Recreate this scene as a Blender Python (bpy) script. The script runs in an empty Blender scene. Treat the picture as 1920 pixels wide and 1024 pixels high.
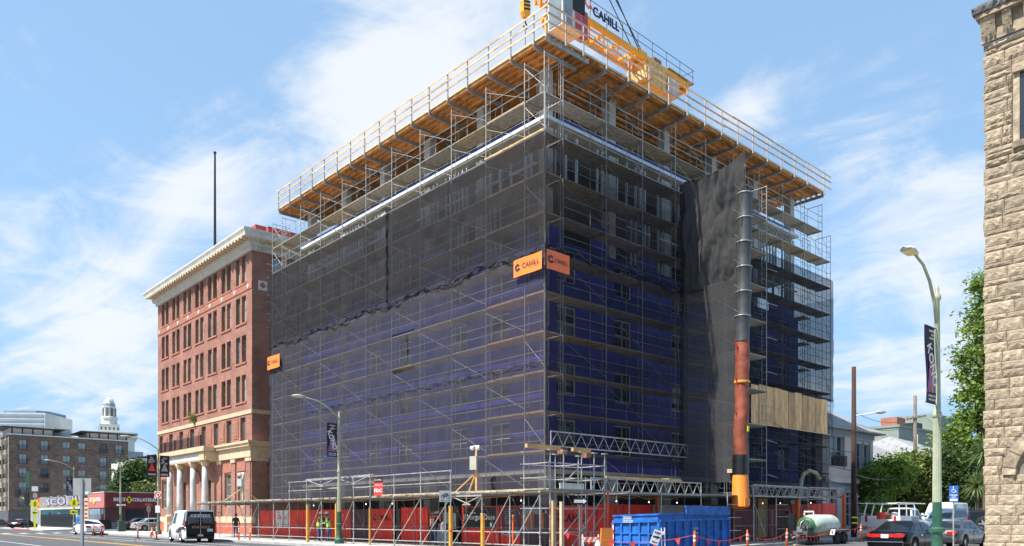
import bpy, bmesh, math, random
from mathutils import Vector, Matrix, noise as mnoise
random.seed(7)
R = math.radians
SC = bpy.context.scene
COL = SC.collection
# ------------------------------------------------------------------ camera (level, rising front: lens shift)
F = 1471.0 / 1920.0                       # focal length in frame widths
CAMZ = 1.6
cam_d = bpy.data.cameras.new('camera'); cam = bpy.data.objects.new('camera', cam_d); COL.objects.link(cam)
cam.location = (0, 0, CAMZ); cam.rotation_euler = (R(90), 0, 0)
cam_d.sensor_width = 36; cam_d.lens = 36 * F
cam_d.shift_y = (971 - 512) / 1920.0
cam_d.clip_start = 0.1; cam_d.clip_end = 5000
SC.camera = cam
# ------------------------------------------------------------------ world, sun, exposure
SUN = Vector((-0.478, -0.276, 0.834)).normalized()
w = bpy.data.worlds.new('World'); SC.world = w; w.use_nodes = True
def build_world():
    nt = w.node_tree; nt.nodes.clear(); N = nt.nodes.new; L = nt.links.new
    out = N('ShaderNodeOutputWorld'); bg = N('ShaderNodeBackground'); bg.inputs[1].default_value = 0.135
    sky = N('ShaderNodeTexSky'); sky.sky_type = 'NISHITA'; sky.sun_disc = False
    sky.sun_elevation = math.asin(SUN.z); sky.sun_rotation = math.atan2(SUN.x, SUN.y) % (2 * math.pi)
    sky.altitude = 20; sky.air_density = 1.0; sky.dust_density = 0.7; sky.ozone_density = 1.2
    tc = N('ShaderNodeTexCoord'); nrm = N('ShaderNodeVectorMath'); nrm.operation = 'NORMALIZE'
    L(tc.outputs['Generated'], nrm.inputs[0])
    sep = N('ShaderNodeSeparateXYZ'); L(nrm.outputs[0], sep.inputs[0])
    def m(op, a, b=None, c=None):
        n = N('ShaderNodeMath'); n.operation = op
        for i, x in enumerate((a, b, c)):
            if x is None: continue
            if isinstance(x, (int, float)): n.inputs[i].default_value = x
            else: L(x, n.inputs[i])
        return n.outputs[0]
    zz = m('MAXIMUM', m('ADD', sep.outputs[2], 0.22), 0.05)
    cx = m('DIVIDE', sep.outputs[0], zz); cy = m('DIVIDE', sep.outputs[1], zz)
    cmb = N('ShaderNodeCombineXYZ'); L(cx, cmb.inputs[0]); L(cy, cmb.inputs[1])
    rot = N('ShaderNodeVectorRotate'); rot.rotation_type = 'Z_AXIS'; rot.inputs['Angle'].default_value = R(32); L(cmb.outputs[0], rot.inputs[0])
    mul = N('ShaderNodeVectorMath'); mul.operation = 'MULTIPLY'; mul.inputs[1].default_value = (0.75, 2.3, 1); L(rot.outputs[0], mul.inputs[0])
    n1 = N('ShaderNodeTexNoise'); n1.inputs['Scale'].default_value = 1.15; n1.inputs['Detail'].default_value = 9; n1.inputs['Roughness'].default_value = 0.6; n1.inputs['Distortion'].default_value = 0.9
    L(mul.outputs[0], n1.inputs['Vector'])
    n2 = N('ShaderNodeTexNoise'); n2.inputs['Scale'].default_value = 4.2; n2.inputs['Detail'].default_value = 9; n2.inputs['Roughness'].default_value = 0.66; n2.inputs['Distortion'].default_value = 0.8
    L(cmb.outputs[0], n2.inputs['Vector'])
    acc = m('MULTIPLY_ADD', n2.outputs['Fac'], 0.75, m('MULTIPLY', n1.outputs['Fac'], 1.05))
    # where the cloud banks stand (direction, angular spread, weight)
    for (px, py, k, wt) in CLOUDS:
        d = Vector(((px - 960) / 1471.0, 1.0, (971 - py) / 1471.0)).normalized()
        dt = N('ShaderNodeVectorMath'); dt.operation = 'DOT_PRODUCT'; dt.inputs[1].default_value = d; L(nrm.outputs[0], dt.inputs[0])
        e = m('POWER', 2.718, m('MULTIPLY', m('SUBTRACT', dt.outputs['Value'], 1.0), k))
        acc = m('MULTIPLY_ADD', e, wt, acc)
    mr = N('ShaderNodeMapRange'); mr.interpolation_type = 'SMOOTHSTEP'; mr.inputs[1].default_value = 1.0; mr.inputs[2].default_value = 1.42; L(acc, mr.inputs[0])
    hz = N('ShaderNodeMapRange'); hz.interpolation_type = 'SMOOTHSTEP'; hz.inputs[1].default_value = 0.42; hz.inputs[2].default_value = -0.05; hz.inputs[3].default_value = 0; hz.inputs[4].default_value = 0.4; L(sep.outputs[2], hz.inputs[0])
    air = N('ShaderNodeMix'); air.data_type = 'RGBA'; L(m('ADD', hz.outputs[0], 0.6), air.inputs[0]); L(sky.outputs[0], air.inputs[6]); air.inputs[7].default_value = (1.65, 2.8, 4.2, 1)
    fac = m('MULTIPLY', mr.outputs[0], 0.84)
    mix = N('ShaderNodeMix'); mix.data_type = 'RGBA'; L(fac, mix.inputs[0]); L(air.outputs[2], mix.inputs[6]); mix.inputs[7].default_value = (4.2, 4.3, 4.42, 1)
    L(mix.outputs[2], bg.inputs[0]); L(bg.outputs[0], out.inputs[0])
CLOUDS = [(820, 60, 90, .44), (700, 190, 300, .34), (130, 520, 120, .36), (420, 380, 260, .30), (1400, 210, 900, .30), (1830, 470, 130, .30), (1700, 640, 120, .28), (210, 760, 200, .2), (1150, 40, 200, .22), (30, 20, 200, .16), (1620, 260, 120, .10)]
build_world()
sd = bpy.data.lights.new('sun', 'SUN'); sd.energy = 5.0; sd.angle = R(0.53); sd.color = (1.0, 0.955, 0.88)
so = bpy.data.objects.new('sun', sd); COL.objects.link(so); so.rotation_euler = SUN.to_track_quat('Z', 'Y').to_euler()
SC.view_settings.view_transform = 'Standard'; SC.view_settings.look = 'None'; SC.view_settings.gamma = 1
SC.view_settings.exposure = 0.8
SC.render.engine = 'CYCLES'
cy_ = SC.cycles; cy_.use_denoising = True; cy_.max_bounces = 8; cy_.transparent_max_bounces = 24; cy_.diffuse_bounces = 4; cy_.glossy_bounces = 3; cy_.transmission_bounces = 4
# ------------------------------------------------------------------ site grid: u runs along the side street, v along the avenue, origin at the scaffold corner
UX = Vector((0.7444, 0.6677, 0)); VX = Vector((-0.6677, 0.7444, 0)); C0 = Vector((1.64, 38.8, 0))
AU = math.atan2(UX.y, UX.x)               # heading of u
AV = AU + R(90)                           # heading of v
def P(u, v, z=0): return C0 + UX * u + VX * v + Vector((0, 0, z))
def gz(u): return 0.00062 * max(0.0, u - 4) ** 2 if u < 60 else 0.00062 * 56 ** 2 + (u - 60) * 0.03   # the side street climbs
def v_of(px, u):                          # v where a sight line meets the plane u = const
    r = (px - 960) / 1471.0; b = C0 + UX * u; return (b.x - r * b.y) / (0.6677 + r * 0.7444)
def u_of(px, v):
    r = (px - 960) / 1471.0; b = C0 + VX * v; return (r * b.y - b.x) / (0.7444 - r * 0.6677)
def at(px, D, z=0): return Vector(((px - 960) / 1471.0 * D, D, z))
def zat(py, D): return CAMZ + (971 - py) / 1471.0 * D
# ------------------------------------------------------------------ materials
MATS = {}
def mat(name, col, rough=0.75, var=0.12, scale=3.0, bump=0.0, bscale=30.0, metal=0.0, coat=0.0, col2=None, emit=0.0, stretch=(1, 1, 1), spec=0.5, detail=5, alpha=1.0):
    if name in MATS: return MATS[name]
    M = bpy.data.materials.new(name); M.use_nodes = True; nt = M.node_tree; b = nt.nodes['Principled BSDF']; N = nt.nodes.new; L = nt.links.new
    b.inputs['Roughness'].default_value = rough; b.inputs['Metallic'].default_value = metal; b.inputs['Coat Weight'].default_value = coat
    b.inputs['Specular IOR Level'].default_value = spec
    tc = N('ShaderNodeTexCoord'); mp = N('ShaderNodeMapping'); mp.inputs['Scale'].default_value = stretch; L(tc.outputs['Object'], mp.inputs[0])
    no = N('ShaderNodeTexNoise'); no.inputs['Scale'].default_value = scale; no.inputs['Detail'].default_value = detail; no.inputs['Roughness'].default_value = 0.6; L(mp.outputs[0], no.inputs['Vector'])
    c2 = col2 or tuple(min(1, c * (1 + var * 1.6)) for c in col); c1 = tuple(c * (1 - var * 1.6) for c in col) if not col2 else col
    ra = N('ShaderNodeMapRange'); ra.inputs[1].default_value = 0.3; ra.inputs[2].default_value = 0.7; L(no.outputs['Fac'], ra.inputs[0])
    oi = N('ShaderNodeObjectInfo')
    mx = N('ShaderNodeMix'); mx.data_type = 'RGBA'; L(ra.outputs[0], mx.inputs[0]); mx.inputs[6].default_value = (*c1, 1); mx.inputs[7].default_value = (*c2, 1)
    L(mx.outputs[2], b.inputs['Base Color'])
    if bump:
        n2 = N('ShaderNodeTexNoise'); n2.inputs['Scale'].default_value = bscale; n2.inputs['Detail'].default_value = 4; L(mp.outputs[0], n2.inputs['Vector'])
        bp = N('ShaderNodeBump'); bp.inputs['Strength'].default_value = bump; bp.inputs['Distance'].default_value = 0.05; L(n2.outputs['Fac'], bp.inputs['Height']); L(bp.outputs[0], b.inputs['Normal'])
    if emit:
        b.inputs['Emission Color'].default_value = (*col, 1); b.inputs['Emission Strength'].default_value = emit
    if alpha < 1: b.inputs['Alpha'].default_value = alpha
    MATS[name] = M; return M
def rvar(name, amount):                   # piece-to-piece tone differences
    M = MATS[name]; nt = M.node_tree; b = nt.nodes['Principled BSDF']; N = nt.nodes.new; L = nt.links.new
    src = b.inputs['Base Color'].links[0].from_socket; oi = N('ShaderNodeObjectInfo')
    hs = N('ShaderNodeHueSaturation'); mr = N('ShaderNodeMapRange'); mr.inputs[3].default_value = 1 - amount; mr.inputs[4].default_value = 1 + amount
    L(oi.outputs['Random'], mr.inputs[0]); L(mr.outputs[0], hs.inputs['Value']); L(src, hs.inputs['Color']); L(hs.outputs[0], b.inputs['Base Color'])
def brickmat(name, c1, c2, mortar, bw, bh, plane='xz', bias=0.0, mort=0.012):
    M = bpy.data.materials.new(name); M.use_nodes = True; nt = M.node_tree; b = nt.nodes['Principled BSDF']; N = nt.nodes.new; L = nt.links.new
    tc = N('ShaderNodeTexCoord'); sp = N('ShaderNodeSeparateXYZ'); cb = N('ShaderNodeCombineXYZ'); L(tc.outputs['Object'], sp.inputs[0])
    ad = N('ShaderNodeMath'); ad.operation = 'ADD'; L(sp.outputs[0], ad.inputs[0]); L(sp.outputs[1], ad.inputs[1])
    L(ad.outputs[0], cb.inputs[0]); L(sp.outputs[2], cb.inputs[1])
    bt = N('ShaderNodeTexBrick'); bt.inputs['Color1'].default_value = (*c1, 1); bt.inputs['Color2'].default_value = (*c2, 1); bt.inputs['Mortar'].default_value = (*mortar, 1)
    bt.inputs['Scale'].default_value = 1; bt.inputs['Mortar Size'].default_value = mort; bt.inputs['Brick Width'].default_value = bw; bt.inputs['Row Height'].default_value = bh; bt.inputs['Bias'].default_value = bias
    L(cb.outputs[0], bt.inputs['Vector'])
    no = N('ShaderNodeTexNoise'); no.inputs['Scale'].default_value = 0.5; no.inputs['Detail'].default_value = 8; L(tc.outputs['Object'], no.inputs['Vector'])
    hs = N('ShaderNodeHueSaturation'); mr = N('ShaderNodeMapRange'); mr.inputs[1].default_value = .3; mr.inputs[2].default_value = .7; mr.inputs[3].default_value = .74; mr.inputs[4].default_value = 1.22
    L(no.outputs['Fac'], mr.inputs[0]); L(mr.outputs[0], hs.inputs['Value']); L(bt.outputs['Color'], hs.inputs['Color']); L(hs.outputs[0], b.inputs['Base Color'])
    bp = N('ShaderNodeBump'); bp.inputs['Strength'].default_value = .5; bp.inputs['Distance'].default_value = .02; bp.invert = True; L(bt.outputs['Fac'], bp.inputs['Height']); L(bp.outputs[0], b.inputs['Normal'])
    b.inputs['Roughness'].default_value = .9; MATS[name] = M; return M
def netmat(name, col, dens, var=0.12, scale=(0.6, 0.6, 0.25), trans=0.35):
    # woven debris netting: open weave, part fabric and part hole
    M = bpy.data.materials.new(name); M.use_nodes = True; nt = M.node_tree; nt.nodes.clear(); N = nt.nodes.new; L = nt.links.new
    out = N('ShaderNodeOutputMaterial'); tr = N('ShaderNodeBsdfTransparent'); df = N('ShaderNodeBsdfDiffuse'); tl = N('ShaderNodeBsdfTranslucent')
    df.inputs[0].default_value = (*col, 1); tl.inputs[0].default_value = (*col, 1)
    tc = N('ShaderNodeTexCoord'); mp = N('ShaderNodeMapping'); mp.inputs['Scale'].default_value = scale; L(tc.outputs['Object'], mp.inputs[0])
    no = N('ShaderNodeTexNoise'); no.inputs['Scale'].default_value = 1.6; no.inputs['Detail'].default_value = 6; no.inputs['Distortion'].default_value = .5; L(mp.outputs[0], no.inputs['Vector'])
    mr = N('ShaderNodeMapRange'); mr.inputs[1].default_value = .3; mr.inputs[2].default_value = .7; mr.inputs[3].default_value = dens - var; mr.inputs[4].default_value = min(1, dens + var); L(no.outputs['Fac'], mr.inputs[0])
    oi = N('ShaderNodeObjectInfo'); rm = N('ShaderNodeMapRange'); rm.inputs[3].default_value = -.055; rm.inputs[4].default_value = .055; L(oi.outputs['Random'], rm.inputs[0]); ad = N('ShaderNodeMath'); ad.operation = 'ADD'; ad.use_clamp = True; L(mr.outputs[0], ad.inputs[0]); L(rm.outputs[0], ad.inputs[1])
    m1 = N('ShaderNodeMixShader'); m1.inputs[0].default_value = trans; L(df.outputs[0], m1.inputs[1]); L(tl.outputs[0], m1.inputs[2])
    m2 = N('ShaderNodeMixShader'); L(ad.outputs[0], m2.inputs[0]); L(tr.outputs[0], m2.inputs[1]); L(m1.outputs[0], m2.inputs[2]); L(m2.outputs[0], out.inputs[0])
    MATS[name] = M; return M
def glassmat(name, col, rough=0.06, var=.25):
    return mat(name, col, rough, var, 0.35, spec=0.9)
# ------------------------------------------------------------------ mesh builder
class MB:
    def __init__(s): s.v = []; s.f = []
    def add(s, vs, fs):
        n = len(s.v); s.v += [tuple(x) for x in vs]; s.f += [tuple(i + n for i in f) for f in fs]; return s
    def quad(s, a, b, c, d): return s.add((a, b, c, d), ((0, 1, 2, 3),))
    def box(s, x0, x1, y0, y1, z0, z1):
        return s.add([(x0, y0, z0), (x1, y0, z0), (x1, y1, z0), (x0, y1, z0), (x0, y0, z1), (x1, y0, z1), (x1, y1, z1), (x0, y1, z1)],
                     [(0, 3, 2, 1), (4, 5, 6, 7), (0, 1, 5, 4), (1, 2, 6, 5), (2, 3, 7, 6), (3, 0, 4, 7)])
    def beam(s, p, q, w, h, up=(0, 0, 1)):
        p = Vector(p); q = Vector(q); d = (q - p).normalized(); up = Vector(up)
        if abs(d.dot(up)) > .98: up = Vector((1, 0, 0))
        a = d.cross(up).normalized() * w / 2; b = a.cross(d).normalized() * h / 2
        vs = [p - a - b, p + a - b, p + a + b, p - a + b, q - a - b, q + a - b, q + a + b, q - a + b]
        return s.add(vs, [(0, 1, 2, 3), (7, 6, 5, 4), (0, 4, 5, 1), (1, 5, 6, 2), (2, 6, 7, 3), (3, 7, 4, 0)])
    def tube(s, p, q, r, n=6, r2=None, cap=True):
        return s.path([p, q], r, n, r2, cap)
    def path(s, pts, r, n=6, r2=None, cap=True, radii=None):
        pts = [Vector(p) for p in pts]; k = len(pts); r2 = r if r2 is None else r2; rings = []; vs = []; fs = []
        for i, p in enumerate(pts):
            d = (pts[min(i + 1, k - 1)] - pts[max(i - 1, 0)]).normalized()
            if i == 0:
                a = d.cross(Vector((0, 0, 1)))
                if a.length < .05: a = d.cross(Vector((1, 0, 0)))
            a = (a - d * a.dot(d)).normalized(); b = d.cross(a)
            rr = radii[i] if radii else r + (r2 - r) * i / max(1, k - 1)
            for j in range(n):
                t = 2 * math.pi * j / n; vs.append(p + (a * math.cos(t) + b * math.sin(t)) * rr)
        for i in range(k - 1):
            for j in range(n):
                j2 = (j + 1) % n; fs.append((i * n + j, i * n + j2, (i + 1) * n + j2, (i + 1) * n + j))
        if cap: fs.append(tuple(range(n))[::-1]); fs.append(tuple((k - 1) * n + j for j in range(n)))
        return s.add(vs, fs)
    def lathe(s, prof, n=16, c=(0, 0, 0), axis='z', cap=True):
        vs = []; fs = []; k = len(prof)
        for r, z in prof:
            for j in range(n):
                t = 2 * math.pi * j / n; x, y = r * math.cos(t), r * math.sin(t)
                vs.append((c[0] + x, c[1] + y, c[2] + z) if axis == 'z' else ((c[0] + x, c[1] + z, c[2] + y) if axis == 'y' else (c[0] + z, c[1] + x, c[2] + y)))
        for i in range(k - 1):
            for j in range(n):
                j2 = (j + 1) % n; fs.append((i * n + j, i * n + j2, (i + 1) * n + j2, (i + 1) * n + j))
        if cap: fs.append(tuple(range(n))[::-1]); fs.append(tuple((k - 1) * n + j for j in range(n)))
        return s.add(vs, fs)
    def prism(s, poly, a, b, axis='y'):       # poly: (x,z) extruded along y, or (y,z) along x, or (x,y) along z
        n = len(poly); mk = {'y': lambda p, t: (p[0], t, p[1]), 'x': lambda p, t: (t, p[0], p[1]), 'z': lambda p, t: (p[0], p[1], t)}[axis]
        vs = [mk(p, a) for p in poly] + [mk(p, b) for p in poly]
        fs = [tuple(range(n)), tuple(range(n, 2 * n))[::-1]] + [(i, n + i, n + (i + 1) % n, (i + 1) % n) for i in range(n)]
        return s.add(vs, fs)
    def wall(s, x0, x1, z0, z1, holes, y=0.0, depth=0.25, back=False):
        # front sheet at y facing -y with real openings and their reveals
        xs = sorted({x0, x1, *[h[0] for h in holes], *[h[1] for h in holes]}); zs = sorted({z0, z1, *[h[2] for h in holes], *[h[3] for h in holes]})
        xs = [x for x in xs if x0 <= x <= x1]; zs = [z for z in zs if z0 <= z <= z1]
        for i in range(len(xs) - 1):
            for j in range(len(zs) - 1):
                cx, cz = (xs[i] + xs[i + 1]) / 2, (zs[j] + zs[j + 1]) / 2
                if any(h[0] < cx < h[1] and h[2] < cz < h[3] for h in holes): continue
                s.quad((xs[i], y, zs[j]), (xs[i + 1], y, zs[j]), (xs[i + 1], y, zs[j + 1]), (xs[i], y, zs[j + 1]))
        for a, b, c, d in holes:
            s.quad((a, y, c), (b, y, c), (b, y + depth, c), (a, y + depth, c)); s.quad((a, y, d), (a, y + depth, d), (b, y + depth, d), (b, y, d))
            s.quad((a, y, c), (a, y + depth, c), (a, y + depth, d), (a, y, d)); s.quad((b, y, c), (b, y, d), (b, y + depth, d), (b, y + depth, c))
        return s
    def rot(s, M): s.v = [tuple(M @ Vector(x)) for x in s.v]; return s
    def mesh(s, name, m=None, smooth=False, fix=True):
        me = bpy.data.meshes.new(name); me.from_pydata(s.v, [], s.f)
        if fix:
            bm = bmesh.new(); bm.from_mesh(me); bmesh.ops.recalc_face_normals(bm, faces=bm.faces); bm.to_mesh(me); bm.free()
        if m: me.materials.append(m)
        if smooth: me.polygons.foreach_set('use_smooth', [True] * len(me.polygons))
        me.update(); return me
    def obj(s, name, m, parent=None, label=None, cat=None, group=None, kind=None, loc=(0, 0, 0), rz=0.0, smooth=False, fix=True):
        return link(name, s.mesh(name, m, smooth, fix), parent, label, cat, group, kind, loc, rz)
def link(name, me, parent=None, label=None, cat=None, group=None, kind=None, loc=(0, 0, 0), rz=0.0, scale=None):
    o = bpy.data.objects.new(name, me); COL.objects.link(o); o.parent = parent; o.location = loc; o.rotation_euler = (0, 0, rz)
    if scale: o.scale = scale
    if label: o['label'] = label
    if cat: o['category'] = cat
    if group: o['group'] = group
    if kind: o['kind'] = kind
    return o
def T(name, label, cat, loc=(0, 0, 0), rz=0.0, group=None, kind=None):
    return link(name, None, None, label, cat, group, kind, loc, rz)
def copy_tree(o, parent=None):
    c = o.copy(); COL.objects.link(c); c.parent = parent
    for ch in [x for x in bpy.data.objects if x.parent == o]: copy_tree(ch, c)
    return c
# ------------------------------------------------------------------ lettering, turned into meshes while the scene is still empty
TXT = {}
def pretext(strings):
    tmp = []
    for s in strings:
        cu = bpy.data.curves.new('t', 'FONT'); cu.body = s; cu.align_x = 'CENTER'; cu.align_y = 'CENTER'; cu.resolution_u = 2; o = bpy.data.objects.new('t', cu); COL.objects.link(o); tmp.append((s, o))
    bpy.context.view_layer.update(); dg = bpy.context.evaluated_depsgraph_get()
    for s, o in tmp:
        me = bpy.data.meshes.new_from_object(o.evaluated_get(dg)); vs = [v.co.copy() for v in me.vertices]; fs = [tuple(p.vertices) for p in me.polygons]
        x0 = min(v.x for v in vs); x1 = max(v.x for v in vs); y0 = min(v.y for v in vs); y1 = max(v.y for v in vs)
        TXT[s] = ([((v.x - (x0 + x1) / 2) / (x1 - x0), (v.y - (y0 + y1) / 2) / (y1 - y0)) for v in vs], fs, (x1 - x0) / (y1 - y0))
    for s, o in tmp: bpy.data.objects.remove(o)
def text(name, s, m, parent, x, y, z, w=None, h=None, rz=0.0, tilt=0.0, thick=0.0, bold=0.0):
    # upright lettering, centre at (x,y,z) of the parent, facing the parent's -y when rz = 0
    vs, fs, asp = TXT[s]; h = h or w / asp; w = w or h * asp; mb = MB()
    ca, sa = math.cos(tilt), math.sin(tilt); pts = [((a * w) * ca - (b * h) * sa, 0, (a * w) * sa + (b * h) * ca) for a, b in vs]
    mb.add(pts, fs)
    if bold:
        mb.add([(p[0] + bold, .0007, p[2]) for p in pts], fs); mb.add([(p[0], .0014, p[2] + bold) for p in pts], fs); mb.add([(p[0] - bold, .0021, p[2]) for p in pts], fs)
    if thick:
        mb.add([(p[0], thick, p[2]) for p in pts], fs)
        ed = {}
        for f in fs:
            for i in range(len(f)):
                e = (f[i], f[(i + 1) % len(f)]); ed[tuple(sorted(e))] = ed.get(tuple(sorted(e)), []) + [e]
        for k, l in ed.items():
            if len(l) == 1: a, b = k; mb.quad(pts[a], pts[b], (pts[b][0], thick, pts[b][2]), (pts[a][0], thick, pts[a][2]))
    return mb.obj(name, m, parent, loc=(x, y, z), rz=rz, fix=False)
def hexlogo(parent, x, y, z, r, m, rz=0.0):
    # six sided nut with a notch
    mb = MB(); n = 6
    for i in range(n):
        if i == 5: continue
        a0, a1 = R(60 * i + 30), R(60 * i + 90); ri = r * .5
        mb.quad((r * math.cos(a0), 0, r * math.sin(a0)), (r * math.cos(a1), 0, r * math.sin(a1)), (ri * math.cos(a1), 0, ri * math.sin(a1)), (ri * math.cos(a0), 0, ri * math.sin(a0)))
    mb.quad((.25 * r, 0, -.25 * r), (.5 * r, 0, -.1 * r), (1.05 * r, 0, -.55 * r), (.75 * r, 0, -.85 * r))
    return mb.obj('logo', m, parent, loc=(x, y, z), rz=rz, fix=False)
pretext(['CAHILL', 'KONO', 'DIVERSITY', 'AND', 'KOREATOWN', 'NORTHGATE', 'BEST', 'COLLATERAL', '$', 'SCOER', 'KINDERS', 'BIKE LANE', 'TEMPORARY', 'FDC', 'ONE WAY', 'KEEP', 'RIGHT', 'JPMorgan Chase', 'ONLY', 'PARKING', 'General', 'BEST COLLATERAL'])
# ------------------------------------------------------------------ palette
brickmat('brick_red', (.36, .128, .082), (.22, .072, .048), (.36, .255, .20), .30, .10, mort=.014)
brickmat('brick_brown', (.165, .115, .088), (.085, .06, .05), (.15, .125, .11), .5, .16)
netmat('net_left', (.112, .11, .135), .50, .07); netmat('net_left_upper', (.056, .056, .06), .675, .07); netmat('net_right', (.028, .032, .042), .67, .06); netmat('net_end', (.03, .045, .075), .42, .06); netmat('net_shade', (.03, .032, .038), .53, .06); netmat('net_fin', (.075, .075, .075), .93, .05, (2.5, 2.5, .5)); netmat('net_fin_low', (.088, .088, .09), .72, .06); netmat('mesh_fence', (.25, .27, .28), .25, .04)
netmat('net_clear_blue', (.14, .28, .7), .07, .02, trans=.5)
mat('asphalt', (.075, .078, .082), .9, .16, .8, .3, 60); mat('asphalt_old', (.10, .10, .10), .9, .18, .5, .3, 50)
mat('sidewalk', (.47, .455, .42), .9, .1, 1.2, .2, 30); mat('kerb', (.36, .35, .33), .85, .12, 2); mat('red_kerb', (.45, .07, .06), .7, .2, 3); mat('paint_white', (.62, .62, .60), .7, .15, 3); mat('paint_yellow', (.66, .36, .05), .7, .12, 3); mat('earth', (.16, .14, .11), .95, .2, .3)
mat('concrete', (.46, .44, .40), .85, .12, 1.5, .15, 20); mat('concrete_dark', (.22, .21, .195), .9, .15, 1.0); mat('interior', (.055, .052, .05), .95, .2, .6)
mat('membrane_blue', (.045, .055, .34), .5, .18, .7, .1, 4); mat('stud', (.60, .64, .68), .45, .1, 3, metal=.3); mat('window_white', (.62, .66, .68), .5, .05)
glassmat('glass_dark', (.025, .03, .035)); glassmat('glass_sky', (.19, .24, .26)); glassmat('glass_green', (.10, .13, .12)); mat('car_glass', (.008, .01, .013), .06, .1, .4, spec=.4)
mat('galv', (.38, .37, .345), .5, .2, 2.5, metal=.25); mat('galv_dark', (.22, .225, .23), .55, .2, 4, metal=.3); mat('alu', (.36, .365, .36), .5, .15, 3, metal=.3)
mat('plank', (.40, .335, .235), .85, .2, 3, stretch=(1, 1, 4)); rvar('plank', .22)
mat('plank_grey', (.33, .305, .265), .85, .18, 3); rvar('plank_grey', .2)
mat('ply_orange', (.62, .25, .055), .75, .18, 1.6); rvar('ply_orange', .4); mat('lumber', (.60, .345, .135), .75, .16, 2.5); rvar('lumber', .18); mat('lumber_pale', (.62, .46, .29), .75, .14, 3); mat('joist', (.46, .25, .10), .8, .3, 2); rvar('joist', .55)
mat('ply_board', (.56, .345, .165), .8, .24, 1.3, stretch=(4, 4, .8)); rvar('ply_board', .25)
mat('timber_yellow', (.62, .30, .04), .7, .15, 3)
mat('stone', (.33, .262, .182), .95, .28, 2.2, .7, 9); rvar('stone', .2); mat('stone_dark', (.10, .10, .10), .95, .35, 2, .6, 8); mat('mortar', (.20, .17, .135), .95, .2, 3, .3, 25)
mat('cream', (.56, .42, .27), .8, .1, 1.5); mat('cornice_white', (.57, .55, .49), .75, .1, 1.5); mat('column_grey', (.52, .52, .50), .8, .1, 1.2, .05, 20); mat('base_red', (.44, .105, .06), .7, .12, 1); mat('parapet_red', (.40, .06, .06), .7, .1, 1); mat('brick_panel', (.36, .14, .092), .85, .12, 2); mat('bronze', (.16, .125, .085), .6, .15, 3); mat('iron', (.02, .02, .022), .5, .1)
mat('white_paint', (.74, .74, .73), .45, .05, 1, coat=.3); mat('car_white', (.72, .72, .71), .3, .02, 1, coat=.8); mat('car_black', (.003, .0035, .005), .18, .05, 1, coat=.1, spec=.25); mat('car_grey', (.05, .056, .066), .3, .04, 1, coat=.4, metal=.3); mat('car_blue', (.03, .07, .12), .3, .04, 1, coat=.9); mat('car_dark', (.02, .022, .027), .3, .04, 1, coat=.4, spec=.3); mat('car_silver', (.38, .39, .40), .3, .03, 1, coat=.8, metal=.4)
mat('rubber', (.018, .018, .018), .85, .15, 8); mat('rim', (.45, .46, .47), .3, .06, metal=.7); mat('hub_dark', (.03, .03, .03), .5); mat('light_red', (.50, .012, .012), .18, .25, 6, coat=.6); mat('light_white', (.75, .75, .72), .15, .1, coat=.6); mat('plate', (.55, .57, .6), .5, .1, 12); mat('chrome', (.55, .55, .55), .2, .05, metal=.9)
mat('orange_plastic', (.80, .13, .02), .5, .1, 3); mat('orange_sign', (.86, .22, .03), .6, .07, 1.5); mat('orange_sign_red', (.84, .17, .05), .6, .07, 1.5); mat('reflective', (.72, .72, .70), .4, .05); mat('flag_red', (.72, .05, .035), .6, .15, 4)
mat('black', (.008, .008, .009), .6, .1); mat('navy', (.012, .014, .05), .6, .1); mat('white_print', (.70, .70, .69), .6, .04)
mat('rail_wood', (.56, .42, .27), .75, .2, 2.5); rvar('rail_wood', .25); mat('blind', (.30, .31, .26), .7, .1, 1); mat('fence_red', (.78, .045, .024), .65, .14, 1.2); mat('fence_red_dull', (.30, .035, .03), .7, .2, 1.5); mat('fence_black', (.022, .022, .026), .6, .15, 2); mat('poster_plum', (.085, .04, .05), .6, .15, 2); mat('poster_grey', (.30, .31, .33), .6, .1, 2)
mat('pole_green', (.34, .36, .245), .6, .12, 2.5); mat('pole_base_green', (.02, .085, .052), .55, .2, 3); mat('lamp_glass', (.72, .62, .30), .3, .1); mat('steel_pole', (.34, .35, .36), .5, .12, 3, metal=.4); mat('sign_back', (.36, .36, .34), .6, .08, 2, metal=.2); mat('sign_yellow', (.80, .72, .02), .5, .06); mat('sign_blue', (.03, .14, .5), .5, .08)
mat('dumpster_blue', (.014, .125, .43), .55, .3, 1.8, .1, 6); mat('dumpster_inside', (.02, .05, .13), .8, .2)
mat('chute_black', (.055, .058, .06), .5, .18, 2); mat('chute_orange', (.25, .06, .03), .6, .3, 1.6, .3, 3); mat('chute_orange_bright', (.85, .25, .03), .5, .1, 1.2); mat('chute_ring', (.30, .30, .30), .5, .1, metal=.4); mat('black_film', (.012, .012, .013), .3, .2, 3)
mat('crane_yellow', (.78, .38, .025), .5, .1, 1.5); mat('crane_plate', (.58, .40, .15), .7, .12, 1.5); mat('cable', (.03, .03, .035), .6); mat('crane_cab', (.55, .55, .55), .45, .1); mat('crane_pink', (.40, .07, .09), .6, .2)
mat('wood_pole', (.16, .13, .11), .9, .25, 2, stretch=(6, 6, .6)); mat('wood_pole_brown', (.055, .028, .02), .9, .25, 2, stretch=(6, 6, .6))
mat('house_pink', (.50, .42, .38), .85, .06, 1); mat('house_trim', (.20, .26, .33), .7, .08); mat('house_green', (.30, .34, .30), .85, .08, 1); mat('house_cream', (.50, .46, .35), .85, .06); mat('roof_grey', (.27, .27, .275), .9, .14, 2, .2, 12); mat('roof_tan', (.33, .25, .19), .9, .12, 2); mat('wall_sage', (.22, .26, .22), .9, .08, 1)
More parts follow.
